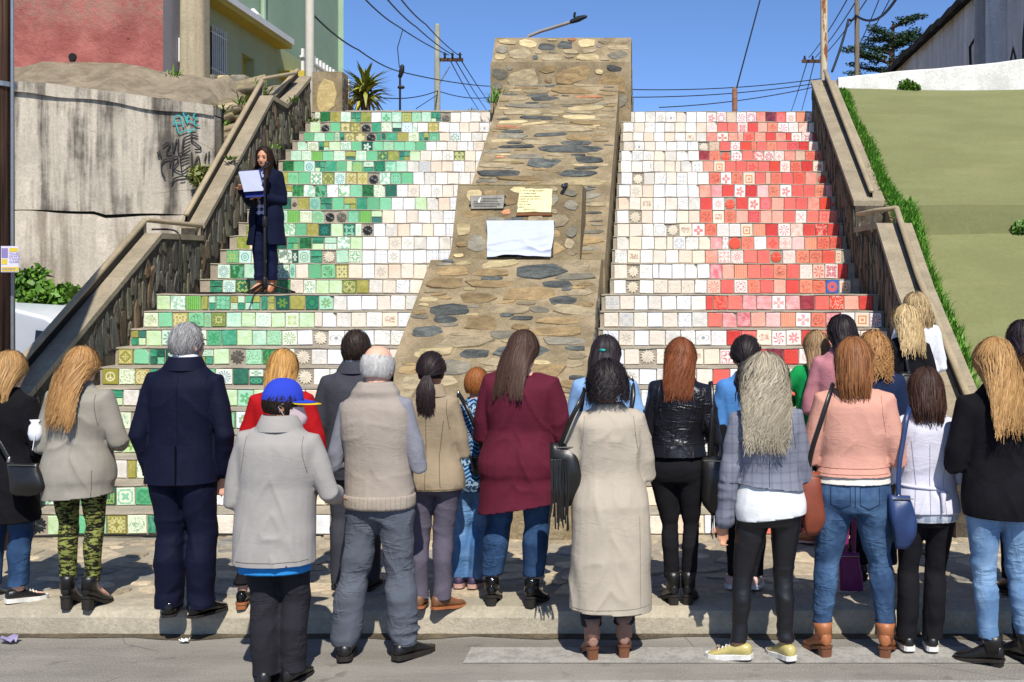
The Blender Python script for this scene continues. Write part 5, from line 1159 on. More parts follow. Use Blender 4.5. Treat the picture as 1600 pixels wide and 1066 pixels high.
def brim(k0, k1, z, th):
    V = []; n = 16
    for lv in (0, 1):
        for i in range(n+1):
            a = math.pi*(.08+.84*i/n)
            for kk in (k0, k1):
                y = .02+math.sin(a)*(.085 if kk == 0 else .085+.10*math.sin(a)**.6*kk); x = math.cos(a)*(.082+.012*kk)
                V.append((x, y, z-th*lv-.9*x*x*3-.12*(y-.1)))
    m = 2*(n+1); return V, [(2*i, 2*i+1, 2*i+3, 2*i+2) for i in range(n)]+[(m+2*i, m+2*i+2, m+2*i+3, m+2*i+1) for i in range(n)]+[(2*i+1, m+2*i+1, m+2*i+3, 2*i+3) for i in range(n)]
V, Fb = brim(0, .74, .132, .004); mk('brim', [r.M@Vector(v) for v in V], Fb, CAPB, cap_o, None, True)
V, Fb = brim(0, 1.0, .126, .004); mk('brim_edge', [r.M@Vector(v) for v in V], Fb, CAPY, cap_o, None, True)
def face_mask(r, m):
    V = []; nx_, nz_ = 14, 8
    for j in range(nz_+1):
        for i in range(nx_+1):
            a = R(-78+156*i/nx_); z = -.005+.095*j/nz_; bulge = .022*math.cos(a)**4*math.sin(math.pi*min(1, (j+1.5)/nz_)); rr = (.074+.004+bulge*.6, .100+.003+bulge)
            V.append(r.M@Vector((math.sin(a)*rr[0], -.0+math.cos(a)*rr[1]+(.012 if j > 3 else .012), z)))
    o = mk('face_mask', V, [(j*(nx_+1)+i, j*(nx_+1)+i+1, (j+1)*(nx_+1)+i+1, (j+1)*(nx_+1)+i) for j in range(nz_) for i in range(nx_)], m, r.root, None, True)
    for s in (-1, 1): MB().tube([r.M@Vector(p) for p in ((s*.072, .035, .08), (s*.084, -.01, .105), (s*.082, -.03, .085), (s*.074, .03, .01))], .0022, 5).build('ear_loop', m, o)
face_mask(r, F_('pale_pink_mask', 'c9b4b8', .9, .08))

# -- bald man with vest
r = person(588, 1030, 539, ROAD, 'balding white-haired man in a beige knitted vest and grey tracksuit trousers', True, .88, [(540, -.02, 16), (634, .02, -26)], ('fold', 'fold'), .015, 'fair', hpitch=R(-10), hairpad=.006)
garment(r.root, r, 'sweater', F_('grey_marl_knit', '7f8088', .9, .10), .56, .868, .014, 1.12, 1.1, fold=.008, seed=31)
KN = F_('beige_knit', '978d82', .95, .06, 260, .3)
garment(r.root, r, 'vest', KN, hf(r, 790), .884, .044, 0, extra=(.60, 1.03, 1.02, -.01), fold=.007, freq=(6, 6, 12), seed=32, nk=1.45)
b = MB(); torso(b, r, hf(r, 792), hf(r, 770), .052); me = remesh(b, .011, 2); me.materials.append(F_('beige_rib', '9c9184', .95, .08, 260, .8, 'pin', '7b7266')); link('ribbed_hem', me, r.root)
trousers(r.root, r, F_('grey_fleece', '555a63', .95, .10, 350, .4), .108, .088, .072, .04, fold=.015, seed=33)
hair(r.root, r.M, r, 'bald', '8d8b88', 'dcdad6', L=.045, n=620, seed=3, vol=.008, width=.0045)
face_mask(r, BLK)
for i in (0, 1): shoe(r.root, r, i, 'sneaker', LEA['black'])

# -- woman in long cream cardigan
r = person(950, 1026, 562, ROAD, 'woman with short black curls in a long cream cardigan reaching her shins', False, 1.15, [(924, 0, 6), (976, .02, -6)], ('fold', 'fold'), .065, 'mid', hairpad=.035, hpitch=R(-14))
CRM = F_('cream_fine_knit', 'a99f8f', .9, .05, 300, .3)
g = garment(r.root, r, 'cardigan', CRM, hf(r, 948), .868, .034, 1.22, 1.25, (.50, 1.06, 1.14, -.01), .012, (10, 10, 2.2), 41, tilt=(.06, 0), nk=1.2)
seam(g, [[(-.24, hf(r, 948)*r.h+r.hz+.03), (.26, hf(r, 948)*r.h+r.hz+.03)], [(.17, hf(r, 945)*r.h+r.hz+.02), (.165, hf(r, 800)*r.h+r.hz)]]+arm_seams(r), F_('cream_thread', '8c8374', .9), .002)
trousers(r.root, r, F_('dark_grey_denim', '2a2b30', .9), .085, .058, .052, .075, seed=42)
hair(r.root, r.M, r, 'curly', '0c0a0b', '2c2628', L=.165, wave=.020, wfreq=90, vol=.042, n=620, seed=4, width=.009, face=50)
for i in (0, 1): shoe(r.root, r, i, 'boot', LEA['suede'], LEA['stack'], .10)
d = r.d-.02
bag('fringed_handbag', at(884, 690, d-.03), (.17, .13, .36), LEA['black'], 'black leather handbag with long fringe on the shoulder of the cream cardigan', 'handbag', [at(874, 700, d-.06), at(890, 660, d-.15), at(903, 634, d-.155), at(911, 618, d-.10), at(913, 609, d+.0), at(908, 640, d+.12), at(895, 700, d+.08)], R(12), .36)

# -- maroon woman
r = person(816, 945, 515, WALK, 'woman with long straight dark hair in a loose maroon tunic and blue leggings', False, 1.30, [(768, 0, 8), (834, 0, -10)], ('fold', 'fold'), .055, 'fair', hyaw=R(-12), hairpad=.02)
WINE = F_('maroon_jersey', '561b2c', .85, .10, 420, .25)
garment(r.root, r, 'tunic', WINE, hf(r, 790), .838, .034, 1.22, 1.0, (.60, 1.22, 1.2, -.02), .016, (7, 7, 3.2), 51, tilt=(-.16, 0))
trousers(r.root, r, JEAND, .094, .064, .050, .08, fold=.006, seed=52)
hair(r.root, r.M, r, 'long', '1f1614', '5a4338', L=.33, wave=.004, wfreq=16, vol=.016, n=760, seed=5, width=.0075, back=-.215, spread=.04)
for i in (0, 1): shoe(r.root, r, i, 'boot', LEA['patent'], None, .05)

# -- grey blouse woman
r = person(126, 948, 541, WALK, 'woman with windblown long blonde hair in a grey silk blouse and olive patterned trousers', False, 1.10, [(108, 0, 6), (146, -.02, -14)], ('clasp', ((.10, -.02, .63), (.02, .20, .60))), .07, 'fair', hyaw=R(-14), hairpad=.02)
g = garment(r.root, r, 'blouse', F_('grey_silk', '8b867b', .55, .08, 300, .15), hf(r, 774), .872, .042, 1.22, 1.1, (.64, 1.20, 1.24, -.02), .017, (8, 8, 3.2), 61, tilt=(-.07, 0), nk=1.15)
seam(g, arm_seams(r, .70, .82)+[[(.12, hf(r, 770)*r.h+r.hz), (.125, hf(r, 730)*r.h+r.hz)]], F_('silk_thread', '625e56', .9), .002)
trousers(r.root, r, F_('olive_tiger_print', '1b1c14', .8, .1, kind='camo', col2='7f8443'), .082, .054, .048, .06, fold=.008, freq=(5, 5, 22), seed=62)
hair(r.root, r.M, r, 'long', '6a4526', 'c69a63', L=.44, wave=.014, wfreq=26, vol=.020, n=820, seed=6, width=.0075, back=-.205, spread=.02)
for i in (0, 1): shoe(r.root, r, i, 'boot', LEA['black'], None, .06)

# -- woman at left edge
r = person(12, 942, 548, WALK, 'woman with a blonde bob in a long black cardigan at the left edge', False, 1.12, [(-15, 0, 8), (30, .0, -30)], ('clasp', 'clasp'), .015, 'fair', hairpad=.02)
garment(r.root, r, 'cardigan', BLK2, hf(r, 812), .866, .036, 1.2, 1.1, (.55, 1.08, 1.12, -.01), .012, (9, 9, 3), 71, nk=1.2)
trousers(r.root, r, JEAND, .086, .062, .050, .065, seed=72)
hair(r.root, r.M, r, 'bob', '6e4c2c', 'caa26a', L=.27, wave=.006, wfreq=24, vol=.022, n=700, seed=7, width=.0075, face=50)
for i in (0, 1): shoe(r.root, r, i, 'sneaker', LEA['black'], LEA['white'])
bag('shoulder_bag', at(38, 722, r.d-.22), (.24, .09, .20), LEA['black'], 'black leather shoulder bag resting on the back of the black cardigan', 'handbag', [at(14, 718, r.d-.2), at(-2, 690, r.d-.19), at(-30, 660, r.d-.18), at(-45, 600, r.d-.05)], R(-8))

# -- woman in red jacket
r = person(441, 945, 545, WALK, 'woman with a blonde bob in a bright red jacket behind the man in the cap', False, 1.06, [(382, -.02, 6), (430, .0, -8)], ('clasp', 'clasp'), .03, 'fair', hairpad=.02, far=True)
garment(r.root, r, 'jacket', F_('red_wool', 'a31319', .85, .08), hf(r, 770), .872, .034, 1.2, 1.1, fold=.010, seed=81, nk=1.2)
trousers(r.root, r, BLK, .084, .058, .052, .075, seed=82)
hair(r.root, r.M, r, 'bob', '6e4a26', 'cf9f5c', L=.27, wave=.006, wfreq=20, vol=.020, n=680, seed=8, width=.008)
for i in (0, 1): shoe(r.root, r, i, 'dress', LEA['patent'], LEA['tan'])

# -- man in dark grey suit
r = person(556, 922, 514, WALK, 'dark-haired man in a charcoal suit jacket half hidden behind the balding man', True, 1.0, None, ('clasp', 'clasp'), .01, 'fair', hyaw=R(16), hairpad=.02, far=True)
garment(r.root, r, 'shirt', F_('white_cotton', 'd9dbe0', .8, .04), .78, .897, .012, 0, fold=0, nk=1.12)
garment(r.root, r, 'jacket', F_('charcoal_wool', '3a3b42', .8, .12), hf(r, 745), .872, .032, 1.2, 1.2, fold=.009, seed=91, nk=1.2)
collar(r, F_('charcoal_wool', '3a3b42'), .842, .884, .022, 1.2)
trousers(r.root, r, F_('charcoal_wool', '3a3b42'), .094, .074, .066, .03, seed=92)
hair(r.root, r.M, r, 'short', '120e0c', '3b2f28', L=.07, n=700, seed=9, vol=.016, width=.006)
face_mask(r, BLK)
for i in (0, 1): shoe(r.root, r, i, 'dress', LEA['black'])

# -- beige jacket woman with ponytail
r = person(673, 952, 548, WALK, 'woman with a low dark ponytail in a beige jacket and mauve-grey trousers', False, .95, [(656, 0, 8), (692, -.02, -38)], ('fold', 'fold'), .02, 'mid', hairpad=.025)
g = garment(r.root, r, 'jacket', F_('beige_cotton_drill', '90816a', .85, .07), hf(r, 762), .874, .036, 1.18, 1.15, (.62, 1.14, 1.15, -.01), .013, (8, 8, 6), 101, nk=1.2)
collar(r, F_('beige_cotton_drill', '90816a'), .838, .882, .026, 1.2)
seam(g, arm_seams(r)+[[(0, .47*r.h), (0, .82*r.h)], [(-.2, hf(r, 762)*r.h+.03), (.2, hf(r, 762)*r.h+.03)], [(-.09, .5*r.h), (-.075, .62*r.h), (-.10, .76*r.h)], [(.09, .5*r.h), (.075, .62*r.h), (.10, .76*r.h)]], F_('beige_thread', '6d5f4a', .9))
trousers(r.root, r, F_('mauve_grey_cotton', '57525f', .85, .08), .090, .066, .058, .035, fold=.010, seed=102)
hair(r.root, r.M, r, 'pony', '110d0e', '34292a', L=.26, wave=.010, vol=.020, n=640, seed=10, width=.008, tail=(0, -.128, .085))
for i in (0, 1): shoe(r.root, r, i, 'dress', LEA['brown'], LEA['tan'])

# -- small woman in blue patterned sweater
r = person(744, 921, 573, WALK, 'short ginger-haired woman in a blue patterned sweater and jeans', False, 1.0, [(718, 0, 4), (742, 0, -6)], ('down', 'down'), .02, 'fair', hairpad=.018)
garment(r.root, r, 'sweater', F_('nordic_knit', '1d3a5c', .95, .06, 240, .5, 'bands', '22405e'), hf(r, 765), .872, .030, 1.15, 1.1, fold=.009, seed=111)
trousers(r.root, r, F_('mid_denim', '456a96', .85, .1, kind='denim', col2='7297bd'), .086, .066, .060, .04, fold=.010, seed=112)
hair(r.root, r.M, r, 'crop', '5c2f16', 'a86c3c', L=.10, n=680, seed=11, vol=.014, width=.0065)
for i in (0, 1): shoe(r.root, r, i, 'sneaker', LEA['purple'], LEA['mauve'])
bag('crossbody_bag', at(752, 712, r.d-.17), (.13, .06, .12), LEA['black'], 'small black crossbody bag on the hip of the blue patterned sweater', 'handbag', [at(756, 714, r.d-.16), at(744, 672, r.d-.17), at(728, 635, r.d-.16), at(716, 615, r.d-.05)])

# -- pale blue shirt woman
r = person(946, 928, 523, WALK, 'woman with half-tied dark hair and a pale blue shirt behind the cream cardigan', False, 1.12, None, ('clasp', 'clasp'), .03, 'fair', hairpad=.02, far=True)
garment(r.root, r, 'shirt', F_('pale_blue_cotton', '7fa3cf', .8, .06), hf(r, 770), .872, .034, 1.2, 1.1, fold=.012, seed=121, nk=1.2)
trousers(r.root, r, BLK, .088, .064, .056, .05, seed=122)
hair(r.root, r.M, r, 'long', '0f0d0f', '3a3236', L=.34, wave=.006, wfreq=18, vol=.018, n=640, seed=12, width=.008)
MB().ell(tuple(r.M@Vector((0, -.128, .135))), (.022, .010, .010), 10, 6).build('hair_clip', mat('teal_plastic', '1f8f86', .35), r.root, None, True)
for i in (0, 1): shoe(r.root, r, i, 'dress', LEA['black'])
bag('shoulder_bag', at(985, 665, r.d-.17), (.26, .10, .24), LEA['black'], 'black bag hanging behind the pale blue shirt', 'handbag', [at(978, 668, r.d-.16), at(989, 625, r.d-.14), at(988, 597, r.d-.06), at(986, 592, r.d+.02)])

# -- black leather jacket woman
r = person(1063, 943, 527, WALK, 'woman with wavy auburn hair in a black leather jacket and black trousers', False, 1.0, [(1050, 0, 18), (1076, .02, -4)], ('fold', 'fold'), .055, 'fair', hairpad=.02)
LJ = F_('black_leather', '14141a', .34, .15, 160, .35, spec=.5)
g = garment(r.root, r, 'jacket', LJ, hf(r, 711), .868, .032, 1.15, 1.05, (.62, 1.03, 1.03, -.01), .012, (8, 8, 8), 131, nk=1.2)
collar(r, LJ, .840, .882, .022, 1.2)
seam(g, arm_seams(r)+[[(-.19, hf(r, 690)*r.h+r.hz), (.19, hf(r, 690)*r.h+r.hz)], [(-.09, .56*r.h), (-.08, .66*r.h), (-.11, .77*r.h)], [(.09, .56*r.h), (.08, .66*r.h), (.11, .77*r.h)]], LEA['black'], .0035)
trousers(r.root, r, BLK, .086, .054, .043, .07, seed=132)
hair(r.root, r.M, r, 'long', '3a1d12', '8a5030', L=.31, wave=.012, wfreq=30, vol=.018, n=760, seed=13, width=.0075, back=-.185, spread=-.04)
for i in (0, 1): shoe(r.root, r, i, 'boot', LEA['black'], None, .08)
d = r.d-.06
bag('slouchy_handbag', at(1121, 712, d), (.22, .13, .36), LEA['black'], 'black slouchy handbag hanging at the elbow of the leather jacket', 'handbag', [at(1108, 720, d), at(1112, 660, d-.03), at(1112, 612, d+.02), at(1110, 600, d+.09), at(1118, 660, d+.13), at(1124, 720, d+.09)], R(-10))

# -- denim shirt woman with scarf
r = person(1166, 922, 523, WALK, 'woman with untidy dark hair, denim shirt and black fringed scarf behind the plaid blazer', False, 1.02, [(1150, .02, -60), (1180, 0, -20)], ('down', 'clasp'), .02, 'mid', hyaw=R(-20), hairpad=.03, far=True)
garment(r.root, r, 'shirt', F_('denim_shirt_blue', '4a7db8', .85, .08), hf(r, 715), .872, .034, 1.2, 1.1, fold=.012, seed=141, nk=1.2)
trousers(r.root, r, BLK, .086, .062, .054, .05, seed=142)
hair(r.root, r.M, r, 'pony', '0e0c0d', '2c2628', L=.30, wave=.014, vol=.028, n=620, seed=14, width=.008, tail=(.01, -.125, .08))
for i in (0, 1): shoe(r.root, r, i, 'sneaker', LEA['pale'], LEA['white'])
sb = MB(); p = [r.w((-.19, -.04, 1.05)), r.w((-.20, -.06, .8)), r.w((-.19, -.05, .55))]
sb.tube([q-Vector((r.X, r.d, r.z0)) for q in p], [(.05, .025), (.06, .03), (.055, .02)], 10); sc_o = sb.build('scarf', BLK2, r.root, None, True)
fb = MB()
for k in range(14): x = -.235+.007*k; fb.tube([(x, -.05, .55), (x+.004*math.sin(k*3), -.055, .47), (x+.01*math.sin(k*5), -.05, .36+.02*math.sin(k*2))], .0035, 5)
tag(fb.build('scarf_fringe', BLK2, sc_o), kind='stuff')

# -- long grey-blond curls, plaid blazer, gold shoes
r = person(1196, 1033, 556, ROAD, 'woman with long grey-blonde curls in a pale plaid blazer and gold sneakers', False, 1.02, [(1154, .02, 62), (1228, .0, 18)], ('down', 'fold'), .02, 'mid', hyaw=R(-6), hairpad=.025)
garment(r.root, r, 'blouse', F_('white_satin', 'd3d6d6', .6, .05), hf(r, 806), .62, .022, 0, extra=(.60, 1.08, 1.10, -.01), fold=.009, freq=(8, 8, 4), seed=151, tilt=(-.10, 0))
g = garment(r.root, r, 'blazer', F_('pale_plaid_wool', '757884', .85, .06, 400, .2, 'plaid', '5a5f6e'), hf(r, 758), .874, .036, 1.22, 1.2, (.62, 1.08, 1.08, -.01), .011, (8, 8, 5), 152, tilt=(.12, 0), nk=1.2)
collar(r, F_('pale_plaid_wool', '757884'), .842, .882, .024, 1.2)
seam(g, arm_seams(r)+[[(0, .6*r.h), (0, .80*r.h)]], F_('slate_thread', '4a4e5c', .9))
trousers(r.root, r, F_('coated_black', '16161a', .45, .15, 300, .25, spec=.4), .086, .053, .042, .055, fold=.009, freq=(5, 5, 20), seed=153)
hair(r.root, r.M, r, 'long', '6f6655', 'bdb29b', L=.42, wave=.024, wfreq=38, vol=.042, n=900, seed=15, width=.0075, back=-.19)
for i in (0, 1): shoe(r.root, r, i, 'sneaker', LEA['gold'], LEA['white'])

# -- green top woman near the stairs
r = person(1276, 850, 516, WALK, 'woman with light brown hair in an emerald green top close to the bottom step', False, 1.0, [(1262, 0, 40), (1290, 0, -8)], ((( .16, .0, .70), (.02, .16, .66)), 'clasp'), .02, 'fair', hyaw=R(8), hairpad=.02, far=True)
garment(r.root, r, 'top', F_('emerald_jersey', '0f8a46', .8, .08), hf(r, 690), .872, .030, 1.2, 1.1, fold=.011, seed=161)
trousers(r.root, r, BLK, .086, .062, .054, .07, seed=162)
hair(r.root, r.M, r, 'long', '4f3a28', 'a98a64', L=.33, wave=.010, wfreq=22, vol=.020, n=600, seed=16, width=.008)
for i in (0, 1): shoe(r.root, r, i, 'dress', LEA['tan'], LEA['pale'])

# -- mauve jacket woman
r = person(1316, 862, 491, WALK, 'dark-haired woman in a dusty pink jacket behind the curly-haired woman', False, 1.08, None, ('clasp', 'clasp'), .03, 'fair', hairpad=.03, hyaw=R(20), far=True)
garment(r.root, r, 'jacket', F_('dusty_pink_wool', 'b0757c', .9, .06), hf(r, 700), .878, .036, 1.22, 1.1, fold=.010, seed=171, nk=1.4)
trousers(r.root, r, BLK, .088, .064, .056, .06, seed=172)
hair(r.root, r.M, r, 'bob', '0e0c0e', '2e272a', L=.22, wave=.008, wfreq=30, vol=.026, n=600, seed=17, width=.008)
for i in (0, 1): shoe(r.root, r, i, 'dress', LEA['black'])

# -- curly ginger, navy jacket
r = person(1366, 905, 516, WALK, 'woman with frizzy ginger-brown curls in a navy jacket', False, 1.06, None, ('clasp', 'clasp'), .03, 'fair', hairpad=.035, far=True)
garment(r.root, r, 'jacket', F_('navy_cotton', '1a2744', .85, .1), hf(r, 720), .872, .034, 1.2, 1.1, fold=.010, seed=181, nk=1.2)
trousers(r.root, r, BLK, .090, .066, .058, .05, seed=182)
hair(r.root, r.M, r, 'curly', '5a3a20', 'b98a56', L=.24, wave=.018, wfreq=80, vol=.036, n=640, seed=18, width=.008)
for i in (0, 1): shoe(r.root, r, i, 'dress', LEA['black'])
bag('tote_bag', at(1328, 862, r.d-.28), (.16, .08, .34), LEA['magenta'], 'magenta bag hanging low between the legs of the women in the street', 'bag', [at(1322, 864, r.d-.27), at(1326, 800, r.d-.26), at(1334, 800, r.d-.26), at(1334, 864, r.d-.27)])

# -- peach sweater woman
r = person(1334, 1024, 528, ROAD, 'woman with an auburn bob in a peach sweater, blue jeans and tan ankle boots', False, 1.12, [(1284, .0, 24), (1384, .03, -10)], ('fold', 'fold'), .055, 'fair', hairpad=.022)
garment(r.root, r, 'undershirt', F_('ivory_cotton', 'cfccc0', .85, .05), hf(r, 752), .58, .016, 0, fold=.004, seed=191)
g = garment(r.root, r, 'sweater', F_('peach_cashmere', 'c69382', .95, .05, 300, .35), hf(r, 741), .870, .030, 1.2, 1.05, fold=.010, freq=(7, 7, 8), seed=192, nk=1.1)
seam(g, arm_seams(r)+[[(-.2, hf(r, 741)*r.h+r.hz+.05), (.2, hf(r, 741)*r.h+r.hz+.05)], [(-.2, hf(r, 741)*r.h+r.hz+.018), (.2, hf(r, 741)*r.h+r.hz+.018)]], F_('peach_thread', '9c6b5c', .9), .002)
tr = trousers(r.root, r, JEANB, .097, .059, .044, .075, fold=.009, freq=(5, 5, 20), seed=193)
st_ = F_('denim_stitch', '17283f', .9); z0_ = .505*r.h+r.hz
seam(tr, [[(s_*.075*r.S+a*s_, z0_+c) for a, c in ((-.05, .05), (.055, .055), (.055, -.045), (0, -.07), (-.05, -.045), (-.05, .05))] for s_ in (-1, 1)]+[[(0, .585*r.h+r.hz), (0, .47*r.h+r.hz)], [(-.17, .575*r.h+r.hz), (0, .548*r.h+r.hz), (.17, .575*r.h+r.hz)]], st_, .0022, name='stitching')
hair(r.root, r.M, r, 'bob', '4f2f1c', 'a06c44', L=.235, wave=.003, wfreq=16, vol=.024, n=820, seed=19, width=.0075, face=50)
MB().tube([r.M@Vector((0, -.098, -.03)), r.M@Vector((.004, -.112, -.07)), r.M@Vector((-.004, -.122, -.105))], [.007, .009, .004], 8).build('rat_tail', hair_mat('hair_4f2f1c_a06c44', '4f2f1c', 'a06c44'), r.root, None, True)
for i in (0, 1):
    o = shoe(r.root, r, i, 'boot', LEA['tan'], LEA['stack'], .07); MB().tube([(-.045, -.03, .13), (0, -.075, .125), (.045, -.03, .13)], .007, 8).build('ankle_strap', LEA['rust'], o, None, True)
d = r.d-.03
bag('satchel', at(1268, 735, d-.03), (.14, .10, .36), LEA['rust'], 'russet leather satchel on a dark strap beside the peach sweater', 'handbag', [at(1262, 740, d-.06), at(1270, 700, d-.14), at(1286, 650, d-.165), at(1297, 615, d-.13), at(1302, 600, d-.02), at(1296, 620, d+.11), at(1272, 740, d+.06)], R(10), sm=LEA['black'])

# -- white jacket woman with blue bag
r = person(1447, 1011, 574, ROAD, 'woman with a dark brown bob in a white belted jacket with black trousers', False, .98, [(1417, 0, 6), (1456, 0, -6)], ('fold', 'fold'), .02, 'mid', hairpad=.025, d=6.56)
garment(r.root, r, 'blouse', F_('check_blouse', '8c9aac', .85, .05, kind='check', col2='d6d9dc'), hf(r, 811), .60, .018, 0, fold=.005, seed=201)
WJ = F_('white_linen', 'c4c3cf', .85, .05)
g = garment(r.root, r, 'jacket', WJ, hf(r, 798), .872, .034, 1.2, 1.1, (.62, 1.10, 1.10, -.01), .013, (8, 8, 6), 202, nk=1.2)
collar(r, WJ, .842, .880, .022, 1.2)
seam(g, arm_seams(r)+[[(-.09, .5*r.h), (-.075, .62*r.h), (-.10, .77*r.h)], [(.09, .5*r.h), (.075, .62*r.h), (.10, .77*r.h)], [(0, .5*r.h), (0, .76*r.h)]], F_('pale_thread', '8f90a0', .9))
gb = MB(); z = hf(r, 758)*r.h+r.hz; gb.tube([(.0, -.15, z), (.0, -.15, z)], (.014, .006), 8); seam(g, [[(-.15, z+.01), (.03, z), (.10, z-.03)]], WJ, .011, name='belt'); gb = MB(); gb.tube([(.07, -.150, z-.02), (.065, -.172, z-.12), (.04, -.172, z-.28), (.0, -.16, z-.42)], (.018, .005), 8); gb.build('belt_end', WJ, r.root, None, True)
trousers(r.root, r, BLK, .088, .066, .062, .04, seed=203)
hair(r.root, r.M, r, 'bob', '1d1210', '4f372e', L=.235, wave=.006, wfreq=22, vol=.026, n=760, seed=20, width=.008)
for i in (0, 1): shoe(r.root, r, i, 'sneaker', LEA['black'], LEA['white'])
d = r.d-.20
bag('bucket_bag', at(1410, 772, d), (.15, .10, .30), LEA['blue'], 'royal blue bucket bag on a long strap across the white jacket', 'handbag', [at(1404, 776, d), at(1405, 730, d-.0), at(1411, 690, d+.02), at(1417, 655, d+.04), at(1421, 640, d+.10), at(1423, 634, d+.2)], 0)

# -- tall blonde in black sweater at the right
r = person(1556, 1038, 528, ROAD, 'tall woman with wavy blonde hair, sunglasses on her head, black sweater and light jeans', False, .98, [(1545, .0, 50), (1606, .04, 6)], ('fold', 'fold'), .03, 'fair', hyaw=R(8), hairpad=.022)
garment(r.root, r, 'sweater', BLK2, hf(r, 806), .870, .040, 1.35, 1.2, (.60, 1.05, 1.05, -.01), .014, (8, 8, 4), 211, tilt=(.06, 0), nk=1.1)
trousers(r.root, r, JEANL, .094, .063, .049, .07, fold=.009, seed=212)
hair(r.root, r.M, r, 'long', '6e4a26', 'c9a06a', L=.40, wave=.015, wfreq=28, vol=.022, n=880, seed=21, width=.0075, back=-.185)
g = MB()
for s in (-1, 1): g.ell(tuple(r.M@Vector((s*.036, .092, .178))), (.028, .010, .018), 12, 6); g.tube([r.M@Vector((s*.062, .085, .178)), r.M@Vector((s*.086, -.02, .165))], .003, 6)
g.build('sunglasses', M_GLASS, r.root, None, True)
for i in (0, 1): shoe(r.root, r, i, 'boot', LEA['black'], None, .07)

# -- two women at the far right edge
r = person(1600, 930, 500, WALK, 'dark-haired woman in a dark coat at the right edge, behind the tall blonde', False, 1.0, None, ('clasp', 'clasp'), .03, 'fair', hairpad=.02, hyaw=R(10), far=True)
garment(r.root, r, 'coat', BLK, .38, .872, .034, 1.2, 1.1, fold=.010, seed=221); trousers(r.root, r, BLK, .088, .064, .056, .05, seed=222)
hair(r.root, r.M, r, 'long', '100d0f', '3a3036', L=.33, wave=.006, vol=.018, n=560, seed=22, width=.008)
for i in (0, 1): shoe(r.root, r, i, 'dress', LEA['black'])
r = person(1622, 1028, 546, ROAD, 'woman with brown curls in a black coat cut off by the right edge', False, 1.0, [(1598, 0, 40), (1650, 0, 0)], ('clasp', 'clasp'), .03, 'fair', hairpad=.03, far=True)
garment(r.root, r, 'coat', BLK, .40, .872, .034, 1.2, 1.1, fold=.010, seed=231); trousers(r.root, r, BLK, .088, .064, .056, .05, seed=232)
hair(r.root, r.M, r, 'curly', '3a2418', '7d5638', L=.34, wave=.016, wfreq=60, vol=.026, n=620, seed=23, width=.008)
for i in (0, 1): shoe(r.root, r, i, 'boot', LEA['black'], None, .07)

# -- two blondes standing on the steps by the right parapet
r = person(1416, 800, 476, ZL[1], 'woman with a tousled blonde bob and black top standing on the bottom step', False, .98, None, ('clasp', 'clasp'), .03, 'fair', hairpad=.03, d=8.62+.55, hyaw=R(12), far=True)
garment(r.root, r, 'top', BLK, hf(r, 690), .860, .028, 1.15, 1.1, fold=.010, seed=241); trousers(r.root, r, BLK, .086, .062, .054, .05, seed=242)
hair(r.root, r.M, r, 'long', '7c603c', 'd9c090', L=.32, wave=.014, wfreq=40, vol=.032, n=720, seed=24, width=.008)
for i in (0, 1): shoe(r.root, r, i, 'dress', LEA['black'])
bag('backpack', at(1428, 580, r.d-.17), (.26, .13, .36), LEA['black'], 'black leather backpack worn by the woman on the steps', 'backpack', [at(1420, 584, r.d-.15), at(1416, 556, r.d-.13), at(1422, 540, r.d-.05), at(1428, 545, r.d+.03)], R(5))
r = person(1432, 780, 456, ZL[2], 'blonde woman in a white top with streaked hair, highest on the steps by the parapet', False, 1.0, None, ('clasp', 'clasp'), .03, 'fair', hairpad=.03, d=9.48, hyaw=R(30), far=True)
garment(r.root, r, 'top', F_('white_cotton', 'd9dbe0', .8, .04), hf(r, 650), .872, .036, 1.25, 1.1, fold=.012, seed=251); trousers(r.root, r, JEANB, .086, .062, .054, .05, seed=252)
hair(r.root, r.M, r, 'bob', '4d3a26', 'cdb283', L=.26, wave=.012, wfreq=36, vol=.030, n=680, seed=25, width=.008)
for i in (0, 1): shoe(r.root, r, i, 'dress', LEA['black'])

# -- the speaker on the landing
r = person(415, 458, 229, 2.02, 'dark-haired woman in a navy coat reading into a microphone on the stair landing', False, .98, [(403, .02, 10), (425, 0, -12)], ((( .06, -.04, .62), (-.085, .22, .635)), ((.07, -.02, .62), (.010, .25, .685))), .055, 'mid', yaw=R(170), hyaw=R(6), hpitch=R(-9), hairpad=.015, d=12.5, voxel=.009, hdirs=(Vector((.5, .8, .1)), Vector((-.25, .6, .55))), curl=(.9, .7))
NC = F_('navy_coat_wool', '0c1229', .85, .1, 400, .25)
garment(r.root, r, 'blouse', F_('navy_check_blouse', '141d40', .8, .05, kind='check', col2='c9cbe0'), hf(r, 337), .868, .012, 0, fold=.005, seed=261)
co_ = garment(r.root, r, 'coat', NC, hf(r, 383), .872, .036, 1.22, 1.15, (.60, 1.45, 1.40, -.0), .009, (9, 9, 3), 262, nk=1.25)
bm = bmesh.new(); bm.from_mesh(co_.data)
dl = [f for f in bm.faces if f.calc_center_median().y > .03 and abs(f.calc_center_median().x+.01) < (.030+.05*max(0, (1.38*r.S-f.calc_center_median().z)) if f.calc_center_median().z < 1.38*r.S else .03)]
bmesh.ops.delete(bm, geom=dl, context='FACES'); bm.to_mesh(co_.data); bm.free(); co_.data.shade_smooth()
trousers(r.root, r, F_('navy_trouser', '0e1430', .8), .086, .066, .058, .06, fold=.008, seed=263)
hair(r.root, r.M, r, 'long', '0a0708', '3a2519', L=.58, wave=.006, wfreq=16, vol=.012, n=900, seed=26, width=.0075, ff=.205, face=48)
for i in (0, 1): shoe(r.root, r, i, 'boot', LEA['tan'], None, .09)
r.root['group'] = 'speaker at the microphone'
SPK = r
